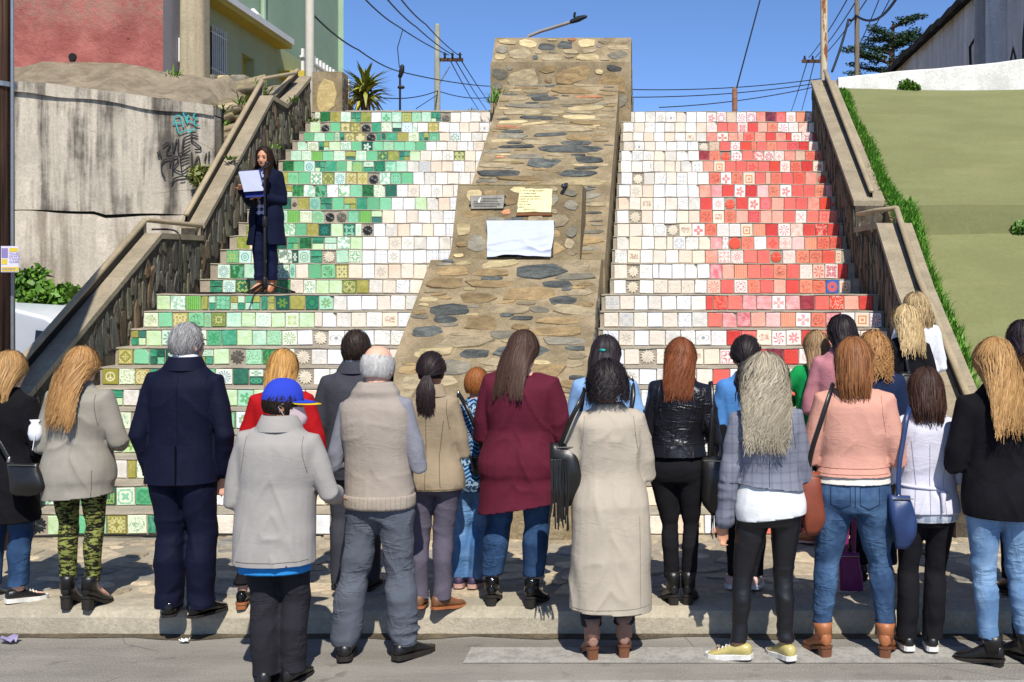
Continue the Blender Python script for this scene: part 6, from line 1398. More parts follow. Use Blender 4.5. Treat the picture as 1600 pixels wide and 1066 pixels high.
for s_ in [s for s in bpy.data.scenes if s.name == 'tmp_remesh']: bpy.data.scenes.remove(s_)
# ================================================================== PLAQUES, CLOTH, LAMP on the plinth
def on_plinth(px_, py_, off=.0):
    """point on the sloping plinth face seen at that photo pixel, lifted by off along the face normal"""
    c = Vector((0, 0, CAMH)); dr = Vector(((px_-VX)/FPX, 1, -(py_-VY)/FPX)); t_ = (OB-c).dot(nb)/dr.dot(nb); return c+dr*t_+nb*off
def plate(corners, th, m, parent, name, o, rag=0, seed=0):
    rg = random.Random(seed); P = []
    for i in range(4):
        a, b_ = Vector(corners[i]), Vector(corners[(i+1) % 4])
        for k in range(6): P.append(a.lerp(b_, k/6)+Vector((rg.uniform(-rag, rag), 0, rg.uniform(-rag, rag))))
    n = len(P); ct = sum(P, Vector())/n
    V = P+[p+nb*th*.8 for p in P]+[ct+(p-ct)*.975+nb*th for p in P]
    F = [(l*n+i, l*n+(i+1) % n, (l+1)*n+(i+1) % n, (l+1)*n+i) for l in (0, 1) for i in range(n)]+[tuple(range(2*n, 3*n))]
    ob = mk(name, shift(V, o), F, m, parent); fixn(ob.data); return ob
FACE_ROT = Matrix(((1, 0, 0), (0, b2.y, nb.y), (0, b2.z, nb.z))).to_euler()
def text(body, loc, size, m, parent, o, rot=FACE_ROT, name='lettering', align='LEFT', sx=1):
    cu = bpy.data.curves.new(name, 'FONT'); cu.body = body; cu.size = size; cu.align_x = align; cu.extrude = .0004; cu.materials.append(m); cu.offset = size*.012
    tmp = bpy.data.objects.new(name, cu); me = bpy.data.meshes.new_from_object(tmp); bpy.data.objects.remove(tmp); ob = link(name, me, parent); ob.location = Vector(loc)-Vector(o); ob.rotation_euler = rot; ob.scale = (sx, 1, 1); return ob
c0 = on_plinth(763, 318); bp = empty('bronze_plaque', c0, label='dull grey bronze plaque bolted to the left of the plinth top', cat='plaque')
M_BRZ = mat('weathered_bronze', '6b6a64', .5, .25, 14, .4, 60, metal=.5); M_BRZL = mat('bronze_letters', '4b4a46', .6, .1, 20, 0, metal=.3)
plate([on_plinth(736, 329), on_plinth(787, 328), on_plinth(790, 307), on_plinth(735, 308)], .03, M_BRZ, bp, 'plate', c0)
for i in range(6):
    a, b__ = on_plinth(741 if i > 1 else 755, 312.5+i*2.6, .0305), on_plinth(784-(i*7) % 9, 312.3+i*2.6, .0305); MB().tube([a-c0, b__-c0], .0045, 5).build('engraved_line', M_BRZL, bp)
for q in ((735, 322), (789, 321), (789, 309)): MB().ell(tuple(on_plinth(*q, .02)-c0), (.014, .014, .014), 8, 6).build('bolt', M_BLACK, bp, None, True)
MB().tube([on_plinth(749, 319, .034)-c0, on_plinth(750, 315, .034)-c0, on_plinth(752, 311.5, .034)-c0], [.016, .010, .004], 8).build('emblem', M_WHITE, bp, None, True)
c1 = on_plinth(835, 318); yp = empty('ceramic_plaque', c1, label='yellow ceramic plaque with a handwritten poem on the right of the plinth', cat='plaque')
plate([on_plinth(808, 334), on_plinth(862, 334), on_plinth(863, 297), on_plinth(812, 297)], .035, mat('yellow_ceramic', 'd6cc98', .35, .10, 10, .2, 50), yp, 'tablet', c1, .006, 4)
plate([on_plinth(807, 339), on_plinth(863, 338), on_plinth(862, 330), on_plinth(808, 331)], .02, mat('rust_backing', '6b4326', .8, .2), yp, 'backing', c1, .003, 5)
M_INK = mat('brown_ink', '4a3a24', .6, .1, 20, 0)
for i, tx in enumerate(('EL POETA DE VIEJA CIUDAD', 'Un corazon noble', 'caminaba sobre Escalon', 'cuando era una memoria', 'y volvio al', 'mil y un lugar', 'sueno...', '         barrio nuestro')):
    text(tx, on_plinth(813-i*.4, 302+i*4.2, .0362), .026, M_INK, yp, c1, sx=.80 if i == 0 else .95)
c2 = on_plinth(813, 400); cl = empty('covered_plaque', c2, label='new black plaque on the plinth hidden under the white cloth', cat='plaque')
plate([on_plinth(763, 402), on_plinth(864, 402), on_plinth(867, 348), on_plinth(760, 348)], .022, M_BLACK, cl, 'plate', c2)
V = []; nx_, nz_ = 60, 44; rgc = np.random.default_rng(2)
for j in range(nz_+1):
    for i in range(nx_+1):
        u, v = i/nx_, j/nz_
        p = on_plinth(760.5+105*u+(3-6*u)*(v**1.5)+1.2*math.sin(v*5), 347.5+58*v+1.2*math.sin(u*9+1)*v, .027)
        q = np.array([[u*6+v*1.5, v*5, 1.]]); f1 = float(vnoise(q, 3)[0]); cr = 1-abs(2*float(vnoise(np.array([[u*2.2-v*1.4, v*7+u*1.6, 4.]]), 9)[0])-1)
        bb_ = v**2.2; lift_ = .006+.030*f1*(.3+.7*v)+.045*bb_*cr**3+.012*cr**4*v+.016*bb_*math.sin(u*7+v*8)**2+.010*math.exp(-((v-.74-.1*math.sin(u*5))/.05)**2)
        V.append(p+nb*lift_-c2)
cloth = mk('white_cloth', V, [(j*(nx_+1)+i, (j+1)*(nx_+1)+i, (j+1)*(nx_+1)+i+1, j*(nx_+1)+i+1) for j in range(nz_) for i in range(nx_)], F_('white_sheet', 'b4bac8', .85, .03, 300, .2), None, c2, True)
tag(cloth, 'creased white cloth draped over the new plaque at the foot of the plinth', 'cloth')
p = on_plinth(884, 293, .05); sp = empty('spotlight', p, label='tiny dark spotlight at the top right corner of the plinth', cat='lamp')
MB().tube([(-.02, -.05, -.02), (.01, .03, .01)], [.028, .02], 10).build('housing', mat('dark_grey_metal', '3d4148', .4, .2, 12, .2, metal=.4), sp, None, True); MB().tube([(0, .02, 0), (0, .05, -.06)], .008, 6).build('bracket', M_BLACK, sp)

# ================================================================== SPEAKER'S THINGS
ms = Vector((-4.15, 12.12, 2.02)); st = empty('microphone_stand', ms, label='black microphone stand with tripod base in front of the woman on the landing', cat='microphone stand')
MB().tube([(0, 0, .12), (0, 0, .78)], .014, 10).build('lower_tube', M_BLACK, st, None, True); MB().tube([(0, 0, .76), (0, -.0, 1.33)], .009, 10).build('upper_tube', M_BLACK, st, None, True)
MB().tube([(0, 0, .72), (0, 0, .80)], .024, 10).build('clutch', M_BLACK, st, None, True); MB().tube([(0, 0, .07), (0, 0, .16)], .03, 12).build('hub', M_BLACK, st, None, True)
for a in (15, 135, 255): MB().tube([(0, 0, .12), (.30*math.cos(R(a)), .30*math.sin(R(a)), .018)], .011, 8).build('leg', M_BLACK, st, None, True)
mc = empty('microphone', ms+Vector((0, 0, 1.345)), label='black handheld microphone clipped on top of the stand', cat='microphone')
MB().tube([(0, -.10, -.045), (0, .05, .02)], [.012, .018], 10).build('handle', M_BLACK, mc, None, True); MB().ell((0, .075, .035), (.027, .03, .027), 14, 10).build('grille', mat('mic_grille', '2a2a2c', .4, .3, 200, .6, 300, metal=.6), mc, None, True)
fd = 12.18; fo = at(393, 285, fd); fl = empty('folder', fo, label='royal blue folder held open by the speaker', cat='folder')
def quad(name, pts, m, parent, o, th=.004):
    P = [at(*q)-o for q in pts]; n_ = (P[1]-P[0]).cross(P[3]-P[0]).normalized()*th
    V = P+[p+n_ for p in P]; ob = mk(name, V, [(0, 1, 2, 3), (7, 6, 5, 4), (0, 4, 5, 1), (1, 5, 6, 2), (2, 6, 7, 3), (3, 7, 4, 0)], m, parent); fixn(ob.data); return ob
quad('cover', [(376, 267, fd+.05), (407, 265, fd+.06), (414.5, 307, fd-.03), (384, 309, fd-.03)], mat('royal_blue_card', '14246e', .5, .06, 6, .05), fl, fo)
po = at(392, 283, fd); pp = empty('paper', po, label='white sheets of paper folded over the speaker\'s blue folder', cat='paper')
for k in range(2): quad('sheet', [(373.5-k, 268+k, fd+.02-k*.008), (404-k, 266+k, fd+.03-k*.008), (412-k, 297+k, fd-.05-k*.008), (382-k, 299+k, fd-.05-k*.008)], mat('white_paper', 'a3a8ba', .7, .03, 6, .05), pp, po, .002)
def cable(name, pts, r_, label, m=None, wig=.02):
    P = [Vector(p) for p in pts]; q = []
    for i in range(len(P)-1):
        for t_ in range(8):
            p0, p1, p2, p3 = P[max(i-1, 0)], P[i], P[i+1], P[min(i+2, len(P)-1)]; u = t_/8
            q.append(.5*((2*p1)+(p2-p0)*u+(2*p0-5*p1+4*p2-p3)*u*u+(-p0+3*p1-3*p2+p3)*u**3))
    q.append(P[-1]); o_ = q[0].copy(); b_ = MB().tube([x-o_ for x in q], r_, 6); ob = b_.build(name, m or M_BLACK, None, o_, True); return tag(ob, label, 'cable')
cable('microphone_cable', [(-4.15, 12.1, 2.04), (-4.05, 12.02, 2.03), (-4.3, 12.06, 2.03), (-4.55, 12.02, 2.03), (-4.8, 12.1, 2.03), (-5.1, 12.2, 2.035), (-5.18, 12.4, 2.2), (-5.2, 12.5, 2.5), (-5.26, 12.55, 2.7), (-5.5, 12.5, 2.72)], .011, 'black cable running from the microphone stand along the landing and over the left parapet')
cable('loose_cable', [(-3.9, 12.25, 2.03), (-4.0, 12.1, 2.03), (-4.35, 12.16, 2.03), (-4.5, 12.08, 2.03), (-4.1, 12.0, 2.03)], .009, 'loop of loose black cable lying at the feet of the speaker')
cable('ground_cable', [(-5.0, 8.82, .165), (-4.4, 8.9, .165), (-3.9, 8.86, .168), (-3.3, 8.92, .165), (-2.6, 8.9, .165)], .010, 'thin black cable lying on the pavement below the bottom green step')
wp = at(55, 672, 6.85); pb_ = empty('pouch', wp, label='white drawstring pouch held beside the grey silk blouse', cat='pouch')
MB().loft([(0, 0, -.09, .02, .02), (0, 0, -.08, .045, .03), (0, 0, -.03, .058, .04), (0, 0, .03, .05, .035), (0, 0, .06, .03, .02), (0, 0, .085, .045, .03)], 14).build('cloth_bag', F_('white_cotton', 'd9dbe0', .8, .04), pb_, None, True); MB().tube([(.01, -.03, .06), (.02, -.045, -.05), (.0, -.04, -.16)], .004, 6).build('drawstring', M_WHITE, pb_); pb_.scale = (.72, .72, .72)

# ================================================================== POLES, WIRES, STREET LAMP
def strut(b_, p, q, r_, n=8): return b_.tube([p, q], r_, n)
M_WOODP = bpy.data.materials.new('old_pole_wood'); t = NT(M_WOODP); p = t.pos()
n1 = t.noise(t.scale(p, 22, 22, .7), 1, 5, .65); c = t.mix(t.step(n1, .35, .68), lin('2c1f18'), lin('6a4f3f')); t.bump(n1, .7, .012); t.out(c, .85, .2)
M_RUSTP = bpy.data.materials.new('peeling_cream_pole'); t = NT(M_RUSTP); p = t.pos()
c = t.mix(t.step(t.noise(t.scale(p, 9, 9, 2), 1, 5, .7), .53, .60), lin('c9bb9d'), lin('8a4f26')); t.bump(t.noise(p, 50, 4), .3, .004); t.out(c, .6, .3)
M_GREYP = concrete('grey_pole_concrete', '9fa08e', '6a6a5e', .3); M_ZINC = mat('galvanised', '8f969c', .45, .1, 20, .1, metal=.6)
o = (-4.92, 8.5, .15); up_ = empty('utility_pole', o, label='dark wooden utility pole with a grey conduit at the left edge of the pavement', cat='utility pole')
MB().tube([(0, 0, -.1), (0, 0, 9.5)], [.155, .12], 20, False).build('shaft', M_WOODP, up_, None, True); MB().tube([(.165, -.03, 0), (.16, -.03, 9.3)], .013, 8).build('conduit', M_ZINC, up_, None, True)
for z in (1.40, .98, 3.4, 4.7): MB().loft([(0, 0, z, .160, .160, 2), (0, 0, z+.035, .160, .160, 2)], 20).build('band', M_ZINC, up_)
fo = at(15.5, 405, 8.32); fy = empty('flyer', fo, label='small yellow and lilac printed flyer fixed to the wooden utility pole', cat='flyer')
W_, H_ = .128, .188; MB().box(-W_/2, W_/2, -.002, .002, -H_/2, H_/2).build('sheet', mat('flyer_paper', 'c9c6d6', .6, .03), fy)
by = MB(); by.box(-W_*.46, W_*.48, -.004, -.0025, -H_*.47, -H_*.30); by.box(-W_*.02, W_*.46, -.004, -.0025, H_*.28, H_*.43); by.box(-W_*.46, -W_*.14, -.004, -.0025, -H_*.2, H_*.0)
by.build('yellow_print', mat('flyer_yellow', 'cbb43c', .6, .05), fy)
M_LIL = mat('flyer_lilac', '8478a6', .6, .05)
for k, tx in enumerate(('TALLER', 'DE ARTE', 'Y DANZA', 'CLASES')): text(tx, fo+Vector((-W_*.03, -.0032, H_*(.17-.105*k))), .021, M_LIL, fy, fo, (R(90), 0, 0), 'print')
text('INSCRIBITE', fo+Vector((-W_*.42, -.0048, -H_*.42)), .019, M_LIL, fy, fo, (R(90), 0, 0), 'print')
b_ = MB(); b_.box(-W_*.46, -W_*.1, -.004, -.0025, H_*.05, H_*.42); b_.build('lilac_print', M_LIL, fy)

wp_ = empty('white_pole', (-5.46, 18.0, 4.7), label='white painted pole at the head of the left parapet', cat='pole'); MB().tube([(0, 0, -.1), (0, 0, 7)], .07, 14).build('shaft', mat('white_pole_paint', 'c9c4b4', .5, .1, 3, .2), wp_, None, True)
rp = empty('rusty_pole', (2.56, 17.9, 4.7), label='cream pole with peeling rusty paint at the head of the right parapet', cat='pole'); MB().tube([(0, 0, -.1), (0, 0, 7)], .056, 14).build('shaft', M_RUSTP, rp, None, True)
tp_ = empty('wooden_pole', (4.12, 24, 4.6), label='weathered wooden pole standing in front of the cedar', cat='utility pole'); MB().tube([(0, 0, -.1), (0, 0, 9)], [.055, .045], 10).build('shaft', rock('grey_pole_wood', '6a5f52', .25, '8f8270', (9, 9, .5)), tp_, None, True)
o = Vector((-7.32, 38, 4.7)); cpole = empty('utility_pole', o, label='tall grey concrete utility pole with a crossarm between the palm and the stone block', cat='utility pole')
MB().tube([(0, 0, -.2), (0, 0, 6.1)], [.13, .085], 12).build('shaft', M_GREYP, cpole, None, True)
MB().box(0, .85, -.05, .05, 4.93, 5.03).build('crossarm', M_WOODP, cpole)
MB().tube([(.02, -.04, 4.1), (.42, -.04, 4.75)], .02, 6).build('brace', M_ZINC, cpole)
for k in range(3): MB().loft([(.25+.25*k, 0, 5.03, .05, .05), (.25+.25*k, 0, 5.1, .03, .03), (.25+.25*k, 0, 5.16, .055, .055), (.25+.25*k, 0, 5.22, .02, .02)], 10).build('insulator', M_BLACK, cpole, None, True)
o2 = Vector((5.7, 40, 4.7)); gp_ = empty('utility_pole', o2, label='distant slim grey pole with a small crossarm behind the rusty pole', cat='utility pole')
MB().tube([(0, 0, -.2), (0, 0, 6.4)], [.11, .08], 10).build('shaft', M_GREYP, gp_, None, True); MB().box(-.75, .1, -.05, .05, 5.28, 5.38).build('crossarm', M_WOODP, gp_)
for k in range(3): MB().loft([(-.65+.28*k, 0, 5.38, .05, .05), (-.65+.28*k, 0, 5.52, .03, .03)], 8).build('insulator', M_BLACK, gp_)
o3 = Vector((-5.85, 26, 4.7)); lp = empty('lamp_post', o3, label='slim dark post with a small dark fitting to the right of the palm', cat='post')
MB().tube([(0, 0, -.1), (0, 0, 2.35)], .025, 8).build('shaft', M_BLACK, lp, None, True); MB().tube([(0, 0, 2.2), (.05, 0, 2.32), (.05, 0, 2.42)], .05, 8).build('fitting', M_BLACK, lp, None, True); MB().tube([(-.02, 0, 1.95), (.07, 0, 1.95)], .04, 8).build('bracket', M_BLACK, lp)
o4 = at(822, 62, 19); o4.z = 4.7; sl_ = empty('street_lamp', o4, label='street lamp arm leaning out over the stone block against the sky', cat='street lamp')
z_ = at(822, 57, 19).z-4.7; a1, a2, a3 = at(845, 49, 19)-o4, at(875, 40, 18.9)-o4, at(897, 33, 18.8)-o4
MB().tube([(0, 0, 0), (0, 0, z_-.06), (.05, 0, z_+.01), a1, a2, a3], .028, 10).build('arm', mat('lamp_pole_paint', '9a938c', .5, .1, 5, .1, metal=.2), sl_, None, True)
q1, q2, q3 = at(893, 34, 18.8)-o4, at(903, 30, 18.8)-o4, at(915, 26, 18.75)-o4
MB().tube([q1, q2, q3], [.035, .05, .03], 10).build('lamp_head', mat('lamp_head', '33373c', .4, .1, 5, 0, metal=.4), sl_, None, True); MB().tube([q2+Vector((-.06, 0, .04)), q2+Vector((-.05, 0, .10))], .02, 8).build('photocell', M_BLACK, sl_)
o5 = at(1148, 165, 18.6); o5.z = 4.6; sp2 = empty('stake', o5, label='short rusty stake holding a guy cable above the right flight', cat='stake')
MB().tube([(0, 0, 0), (0, 0, at(1148, 140, 18.6).z-4.6)], .042, 8).build('shaft', rock('rusty_iron', '6f4a36', .3, '94694e'), sp2, None, True)

M_WIRE = mat('black_wire', '1d1f22', .6, .1, 5, 0)
def wire(pts, r_, label, sag=0, group=None, cat='wire'):
    P = [at(*p_) for p_ in pts]; q = []
    for a, b__ in zip(P, P[1:]):
        for k in range(14): u = k/14; q.append(a.lerp(b__, u)-Vector((0, 0, sag*4*u*(1-u))))
    q.append(P[-1]); o_ = q[0].copy(); ob = MB().tube([x-o_ for x in q], r_, 5).build('overhead_wire', M_WIRE, None, o_, True); return tag(ob, label, cat, group)
wire([(1149, 145, 18.6), (1193, -20, 18.6)], .012, 'black guy cable rising steeply from the rusty stake')
for k, (a, b__, c_) in enumerate((((560, -12, 20), (620, 40, 27), (701, 86, 38)), ((596, -12, 20), (650, 42, 27), (708, 86, 38)), ((618, -12, 20), (665, 38, 27), (716, 86, 38)))):
    wire([a, b__, c_], .016, ('lowest', 'middle', 'uppermost')[k]+' of three power lines running from the upper left to the concrete pole', .05, 'power lines to the concrete pole')
for k, (a, b__) in enumerate((((702, 92, 38), (752, 178, 75)), ((710, 92, 38), (765, 178, 75)), ((719, 92, 38), (778, 178, 75)))):
    wire([a, b__], .02, ('steepest', 'middle', 'flattest')[k]+' of three lines dropping away from the crossarm to the right', .1, 'power lines beyond the concrete pole')
wire([(486, 20, 18), (560, 78, 24), (625, 112, 30), (765, 135, 40)], .016, 'long thin cable sagging from the green house past the palm', .06)
wire([(590, 152, 30), (684, 142, 37.9), (768, 152, 44)], .016, 'thin low cable passing the concrete pole near the terrace', .12)
wire([(629, 48, 27), (621, 75, 26.5), (624, 106, 26)], .011, 'thin drop cable hanging from the power lines to the dark post', 0)
wire([(684, 148, 38), (650, 170, 32)], .012, 'thin stay wire slanting down left from the concrete pole', 0)
for k, (a, b__) in enumerate((((985, 140, 40), (1290, 122, 44)), ((985, 152, 40), (1290, 128, 44)), ((1030, 168, 40), (1290, 132, 44)))):
    wire([a, b__], .018, ('topmost', 'middle', 'lowest')[k]+' of three thin wires crossing the sky behind the right flight', .15)
for k, (a, b__) in enumerate((((1264, 90, 40), (1330, -12, 26)), ((1274, 90, 40), (1346, -12, 26)), ((1284, 90, 40), (1362, -12, 26)))):
    wire([a, b__], .015, ('left', 'middle', 'right')[k]+' one of three lines climbing to the upper right from the slim pole', .1, 'power lines to the slim pole')
for k, (a, b__) in enumerate((((1340, 75, 30), (1378, -12, 24)), ((1346, 75, 30), (1396, -12, 24)))): wire([a, b__], .012, ('left', 'right')[k]+' one of two thin lines rising in front of the cedar', .05, 'thin lines by the cedar')
for k, (a, b__) in enumerate((((1262, 94, 40), (1236, 175, 70)), ((1273, 94, 40), (1252, 175, 70)))): wire([a, b__], .02, ('left', 'right')[k]+' one of two lines dropping down from the slim pole crossarm', .05, 'power lines below the slim pole')
wire([(1300, 112, 23.5), (1326, 30, 23.8), (1337, 24, 24), (1370, 30, 22), (1405, -10, 18)], .026, 'thick black cable looping past the weathered wooden pole', .06)

# ================================================================== PLANTS
def blades(name, specs, m, parent=None, loc=None):
    """specs: (base, tip, width, tone): narrow bent leaves"""
    V = []; F = []; tn = []
    for b0, tip, w_, tone in specs:
        b0, tip = Vector(b0), Vector(tip); d_ = tip-b0; s_ = d_.cross(Vector((0, 0, 1)))
        s_ = s_.normalized() if s_.length > 1e-4 else Vector((1, 0, 0)); md = b0.lerp(tip, .5)+Vector((0, 0, d_.length*.13)); k = len(V)
        V += [b0-s_*w_*.35, b0+s_*w_*.35, md-s_*w_*.5, md+s_*w_*.5, tip]; F += [(k, k+1, k+3, k+2), (k+2, k+3, k+4)]; tn += [tone]*5
    me = mesh_of(name, V, F, m); set_tone(me, tn); return link(name, me, parent, loc)
def leaf_cloud(name, blobs, n, size, m, parent, seed, flat=1.0, asp=1.6, droop=0):
    rg = np.random.default_rng(seed); V = []; F = []; tn = []
    tot = sum(b_[3]*b_[4]*b_[5] for b_ in blobs)
    for cx, cy, cz, rx, ry, rz in blobs:
        for k in range(max(6, int(n*rx*ry*rz/tot))):
            u = rg.normal(size=3); u /= np.linalg.norm(u); rr = rg.random()**.45; p = Vector((cx+u[0]*rx*rr, cy+u[1]*ry*rr, cz+u[2]*rz*rr))
            a = Vector(rg.normal(size=3)); a.z = a.z*flat-droop; a.normalize(); b__ = a.cross(Vector(rg.normal(size=3))); b__.normalize(); s_ = size*rg.uniform(.6, 1.3); q = len(V)
            V += [p-a*s_*.5*asp, p+b__*s_*.5, p+a*s_*.5*asp, p-b__*s_*.5]; F.append((q, q+1, q+2, q+3)); tn += [float(rg.random())]*4
    me = mesh_of(name, V, F, m); set_tone(me, tn); return link(name, me, parent)
# spiky palm-like yucca
yo = Vector((-5.62, 22, 4.7)); yu = empty('spiky_palm', yo, label='spiky yucca palm with yellowing lower leaves behind the left pillar', cat='palm tree')
MB().tube([(.05, 0, -.1), (.03, 0, .5), (0, 0, 1.1)], [.12, .10, .08], 10).build('trunk', rock('palm_bark', '4f4032', .3, '7d6a50'), yu, None, True)
lv = blades('leaf', [((0, 0, 0), (.56, 0, .0), .075, .5)], leafmat('yucca_leaf', '4a5f24', 'b0ab48'), yu); me_l = [lv.data]; bpy.data.objects.remove(lv)
for tone in (.0, .25, .8, 1.0):
    V = [v.co.copy() for v in me_l[0].vertices]; m2 = me_l[0].copy(); c_ = m2.color_attributes['tone'].data
    for x in c_: x.color = (tone, tone, tone, 1)
    me_l.append(m2)
rg = random.Random(5)
for k in range(150):
    az = rg.uniform(0, 2*math.pi); el = math.asin(rg.uniform(-.75, 1)); low = el < -.1
    ob = link('leaf', me_l[4] if low and rg.random() < .6 else rg.choice(me_l[:4]), yu, (0, 0, 1.12+rg.uniform(-.14, .12)), (0, -el, az)); s_ = rg.uniform(.85, 1.2)*(1 if not low else .9); ob.scale = (s_, s_, s_)
y2 = empty('spiky_palm', (-4.2, 25.5, 4.7), label='tip of a second small yucca just above the terrace edge', cat='palm tree')
for k in range(40):
    ob = link('leaf', rg.choice(me_l[:4]), y2, (0, 0, 1.0), (0, -rg.uniform(.2, 1.4), rg.uniform(0, 6.28))); ob.scale = (.8,)*3
# cedar
def cedar(label, o, h, tiers, seed, spread):
    root = empty('cedar_tree', o, label=label, cat='tree'); rg = random.Random(seed)
    MB().tube([(0, 0, -.2), (.05, 0, h*.5), (.15, 0, h)], [.22, .15, .04], 10).build('trunk', rock('cedar_bark', '2d241d', .3, '4e4034'), root, None, True)
    blobs = []; lb = MB()
    for k in range(tiers):
        z = h*(.30+.68*k/tiers)+rg.uniform(-.1, .1); az = rg.uniform(0, 6.28) if k % 3 else rg.choice([0, math.pi])+rg.uniform(-.4, .4); L = spread*(1-.55*k/tiers)*rg.uniform(.6, 1.15)
        e = Vector((math.cos(az)*L, math.sin(az)*L*.8, z+L*.28)); lb.tube([(.1, 0, z), Vector((.1, 0, z)).lerp(e, .5)+Vector((0, 0, .05)), e], [.05, .035, .012], 6)
        for q in range(7):
            u = .25+.75*q/6; p = Vector((.1, 0, z)).lerp(e, u); blobs.append((p.x+rg.uniform(-.12, .12), p.y+rg.uniform(-.12, .12), p.z+rg.uniform(-.02, .12), .24*L/spread+.13, .24, .075+.03*rg.random()))
    lb.build('limbs', rock('cedar_bark2', '2d241d', .3, '4e4034'), root, None, True)
    leaf_cloud('crown', blobs, 20000, .040, M_PINE, root, seed, .45, 2.2)
cedar('dark cedar with layered branches behind the weathered wooden pole', (6.35, 32, 4.6), 4.85, 34, 3, 1.8)
cedar('low dark cedar branch showing beside the rusty pole', (5.2, 38, 4.6), 1.75, 7, 9, 1.5)
tb = empty('leafy_tree', (-.6, 34, 4.7), label='top of a small green tree just right of the stone block', cat='tree'); MB().tube([(0, 0, -.2), (0, 0, .9)], .06, 8).build('trunk', M_WOODP, tb)
leaf_cloud('crown', [(-.15, 0, .85, .35, .3, .28), (.3, 0, .75, .4, .3, .22), (.05, 0, 1.1, .22, .2, .2)], 900, .09, M_LEAF2, tb, 4)
# bush on the ledge of the retaining wall, with weeds elsewhere
bo = at(70, 480, 14.6); bu = empty('bush', bo, label='leafy green bush growing on the ledge of the stained retaining wall above the van', cat='bush')
MB().tube([(-.2, 0, -.1), (-.1, 0, .3)], .02, 6).tube([(.2, 0, -.1), (.25, 0, .2)], .02, 6).build('stems', M_WOODP, bu)
leaf_cloud('foliage', [(-.25, 0, .18, .32, .2, .3), (.05, -.05, .1, .3, .2, .22), (.3, 0, .12, .22, .2, .2), (-.1, 0, .38, .2, .15, .16), (-.5, 0, .2, .3, .2, .3)], 1500, .07, M_LEAF2, bu, 6)
bl = empty('broad_leaf_plant', at(112, 470, 14.55), label='single broad-leaved plant at the right end of the wall ledge', cat='plant')
rg = random.Random(3)
for k in range(6): blades('leaf', [((0, 0, 0), (rg.uniform(-.12, .14), -.05, rg.uniform(.1, .28)), .09, rg.random())], M_LEAF, bl)
def weed(label, p, R0, n, seed, group=None, up=.7, m=None, w_=.018):
    rg = random.Random(seed); root = empty('weed', p, label=label, cat='weed', group=group); S = []
    for k in range(n):
        b0 = Vector((rg.uniform(-.5, .5)*R0, rg.uniform(-.3, .3)*R0, 0)); L = R0*rg.uniform(.5, 1.1); a = rg.uniform(0, 6.28); e = rg.uniform(.1, 1.4)*up; S.append((b0, b0+Vector((math.cos(a)*math.cos(e)*L, math.sin(a)*math.cos(e)*L, math.sin(e)*L)), w_*rg.uniform(.7, 1.4), rg.random()))
    blades('leaves', S, m or M_LEAF, root); return root
for k, (x, y, d_, s_) in enumerate(((352, 172, 15.4, .20), (345, 192, 15.3, .16), (386, 188, 15.6, .18), (368, 222, 15.2, .16), (378, 160, 15.9, .2))):
    weed(('topmost but one', 'middle left', 'middle right', 'lowest', 'topmost')[k]+' green weed in the sandstone bank outside the left handrail', at(x, y+4, d_), s_, 26, 30+k, 'weeds on the left bank')
b_ = empty('shrub', at(330, 288, 14.75), label='dry green shrub at the right end of the stained wall by the handrail', cat='shrub'); leaf_cloud('foliage', [(-.1, 0, .1, .22, .15, .17), (.15, 0, .02, .2, .15, .13), (-.05, 0, -.1, .15, .12, .12)], 900, .05, leafmat('dry_leaf', '39421c', '93984c'), b_, 8)
weed('creeper hanging over the inner edge of the left handrail', at(362, 250, 14.2), .13, 30, 41, None, .5)
weed('tuft of weeds where the pink building meets the cement skirt', at(272, 126, 16.45), .22, 60, 42, None, 1.0)
weed('ivy tuft at the top of the left parapet by the sandstone wall', at(405, 148, 16.6), .28, 60, 43, None, 1.0)
weed('dry weeds below the right end of the sandstone wall', at(382, 158, 16.5), .22, 40, 44, None, .8, leafmat('straw_leaf', '6d6a2c', 'a8a050'))
weed('green tuft sprouting in the dip of the left parapet coping', at(458, 160, 16.2), .16, 26, 45, None, .6)
weed('sprig of leaves at the base of the pillar beside the top green tiles', at(487, 190, 17.1), .16, 26, 46, None, .6)
weed('fresh green sprig on the slate wall behind the speaker', at(428, 232, 15.2), .14, 18, 47, None, .6)
weed('line of ivy climbing the left edge where the upper ramp meets the block', at(775, 160, 16.9), .26, 46, 48, None, 1.1, M_LEAF2, .025)
b_ = empty('shrub', at(1422, 136, 17.6), label='green shrub rooted along the foot of the low whitewashed wall', cat='shrub'); leaf_cloud('foliage', [(-.04, 0, .03, .14, .06, .09), (.08, 0, -.01, .1, .06, .05)], 420, .035, M_LEAF2, b_, 12)
b_ = empty('shrub', at(1594, 358, 13.28), label='green shrub at the far right against the upright band of the slope', cat='shrub'); leaf_cloud('foliage', [(0, 0, 0, .11, .06, .09), (.1, 0, .02, .1, .06, .1)], 420, .04, M_LEAF2, b_, 13)
weed('leafy sprig at the head of the right parapet by the rusty pole', at(1289, 142, 17.0), .14, 30, 51, None, 1.0)
GS = []; rg = random.Random(8)
bk = MB().prism([(9.55, 0), (9.6, .38), (10.85, 1.36), (13.28, 3.02), (13.28, 2.0)], 2.62, 2.86); tag(bk.build('grass_bank', M_DIRT), kind='structure')
def grass_on(y):
    if y < 13.28: return (.38+.784*(y-9.6)) if y < 10.85 else 1.36+.683*(y-10.85)
    for (a, za), (b__, zb) in zip(((9.5, .14), (13.3, 2.70), (13.32, 3.03), (17.6, 5.14)), ((13.3, 2.70), (13.32, 3.03), (17.6, 5.14), (18, 5.2))):
        if a <= y <= b__: return za+(zb-za)*(y-a)/(b__-a)
    return 5
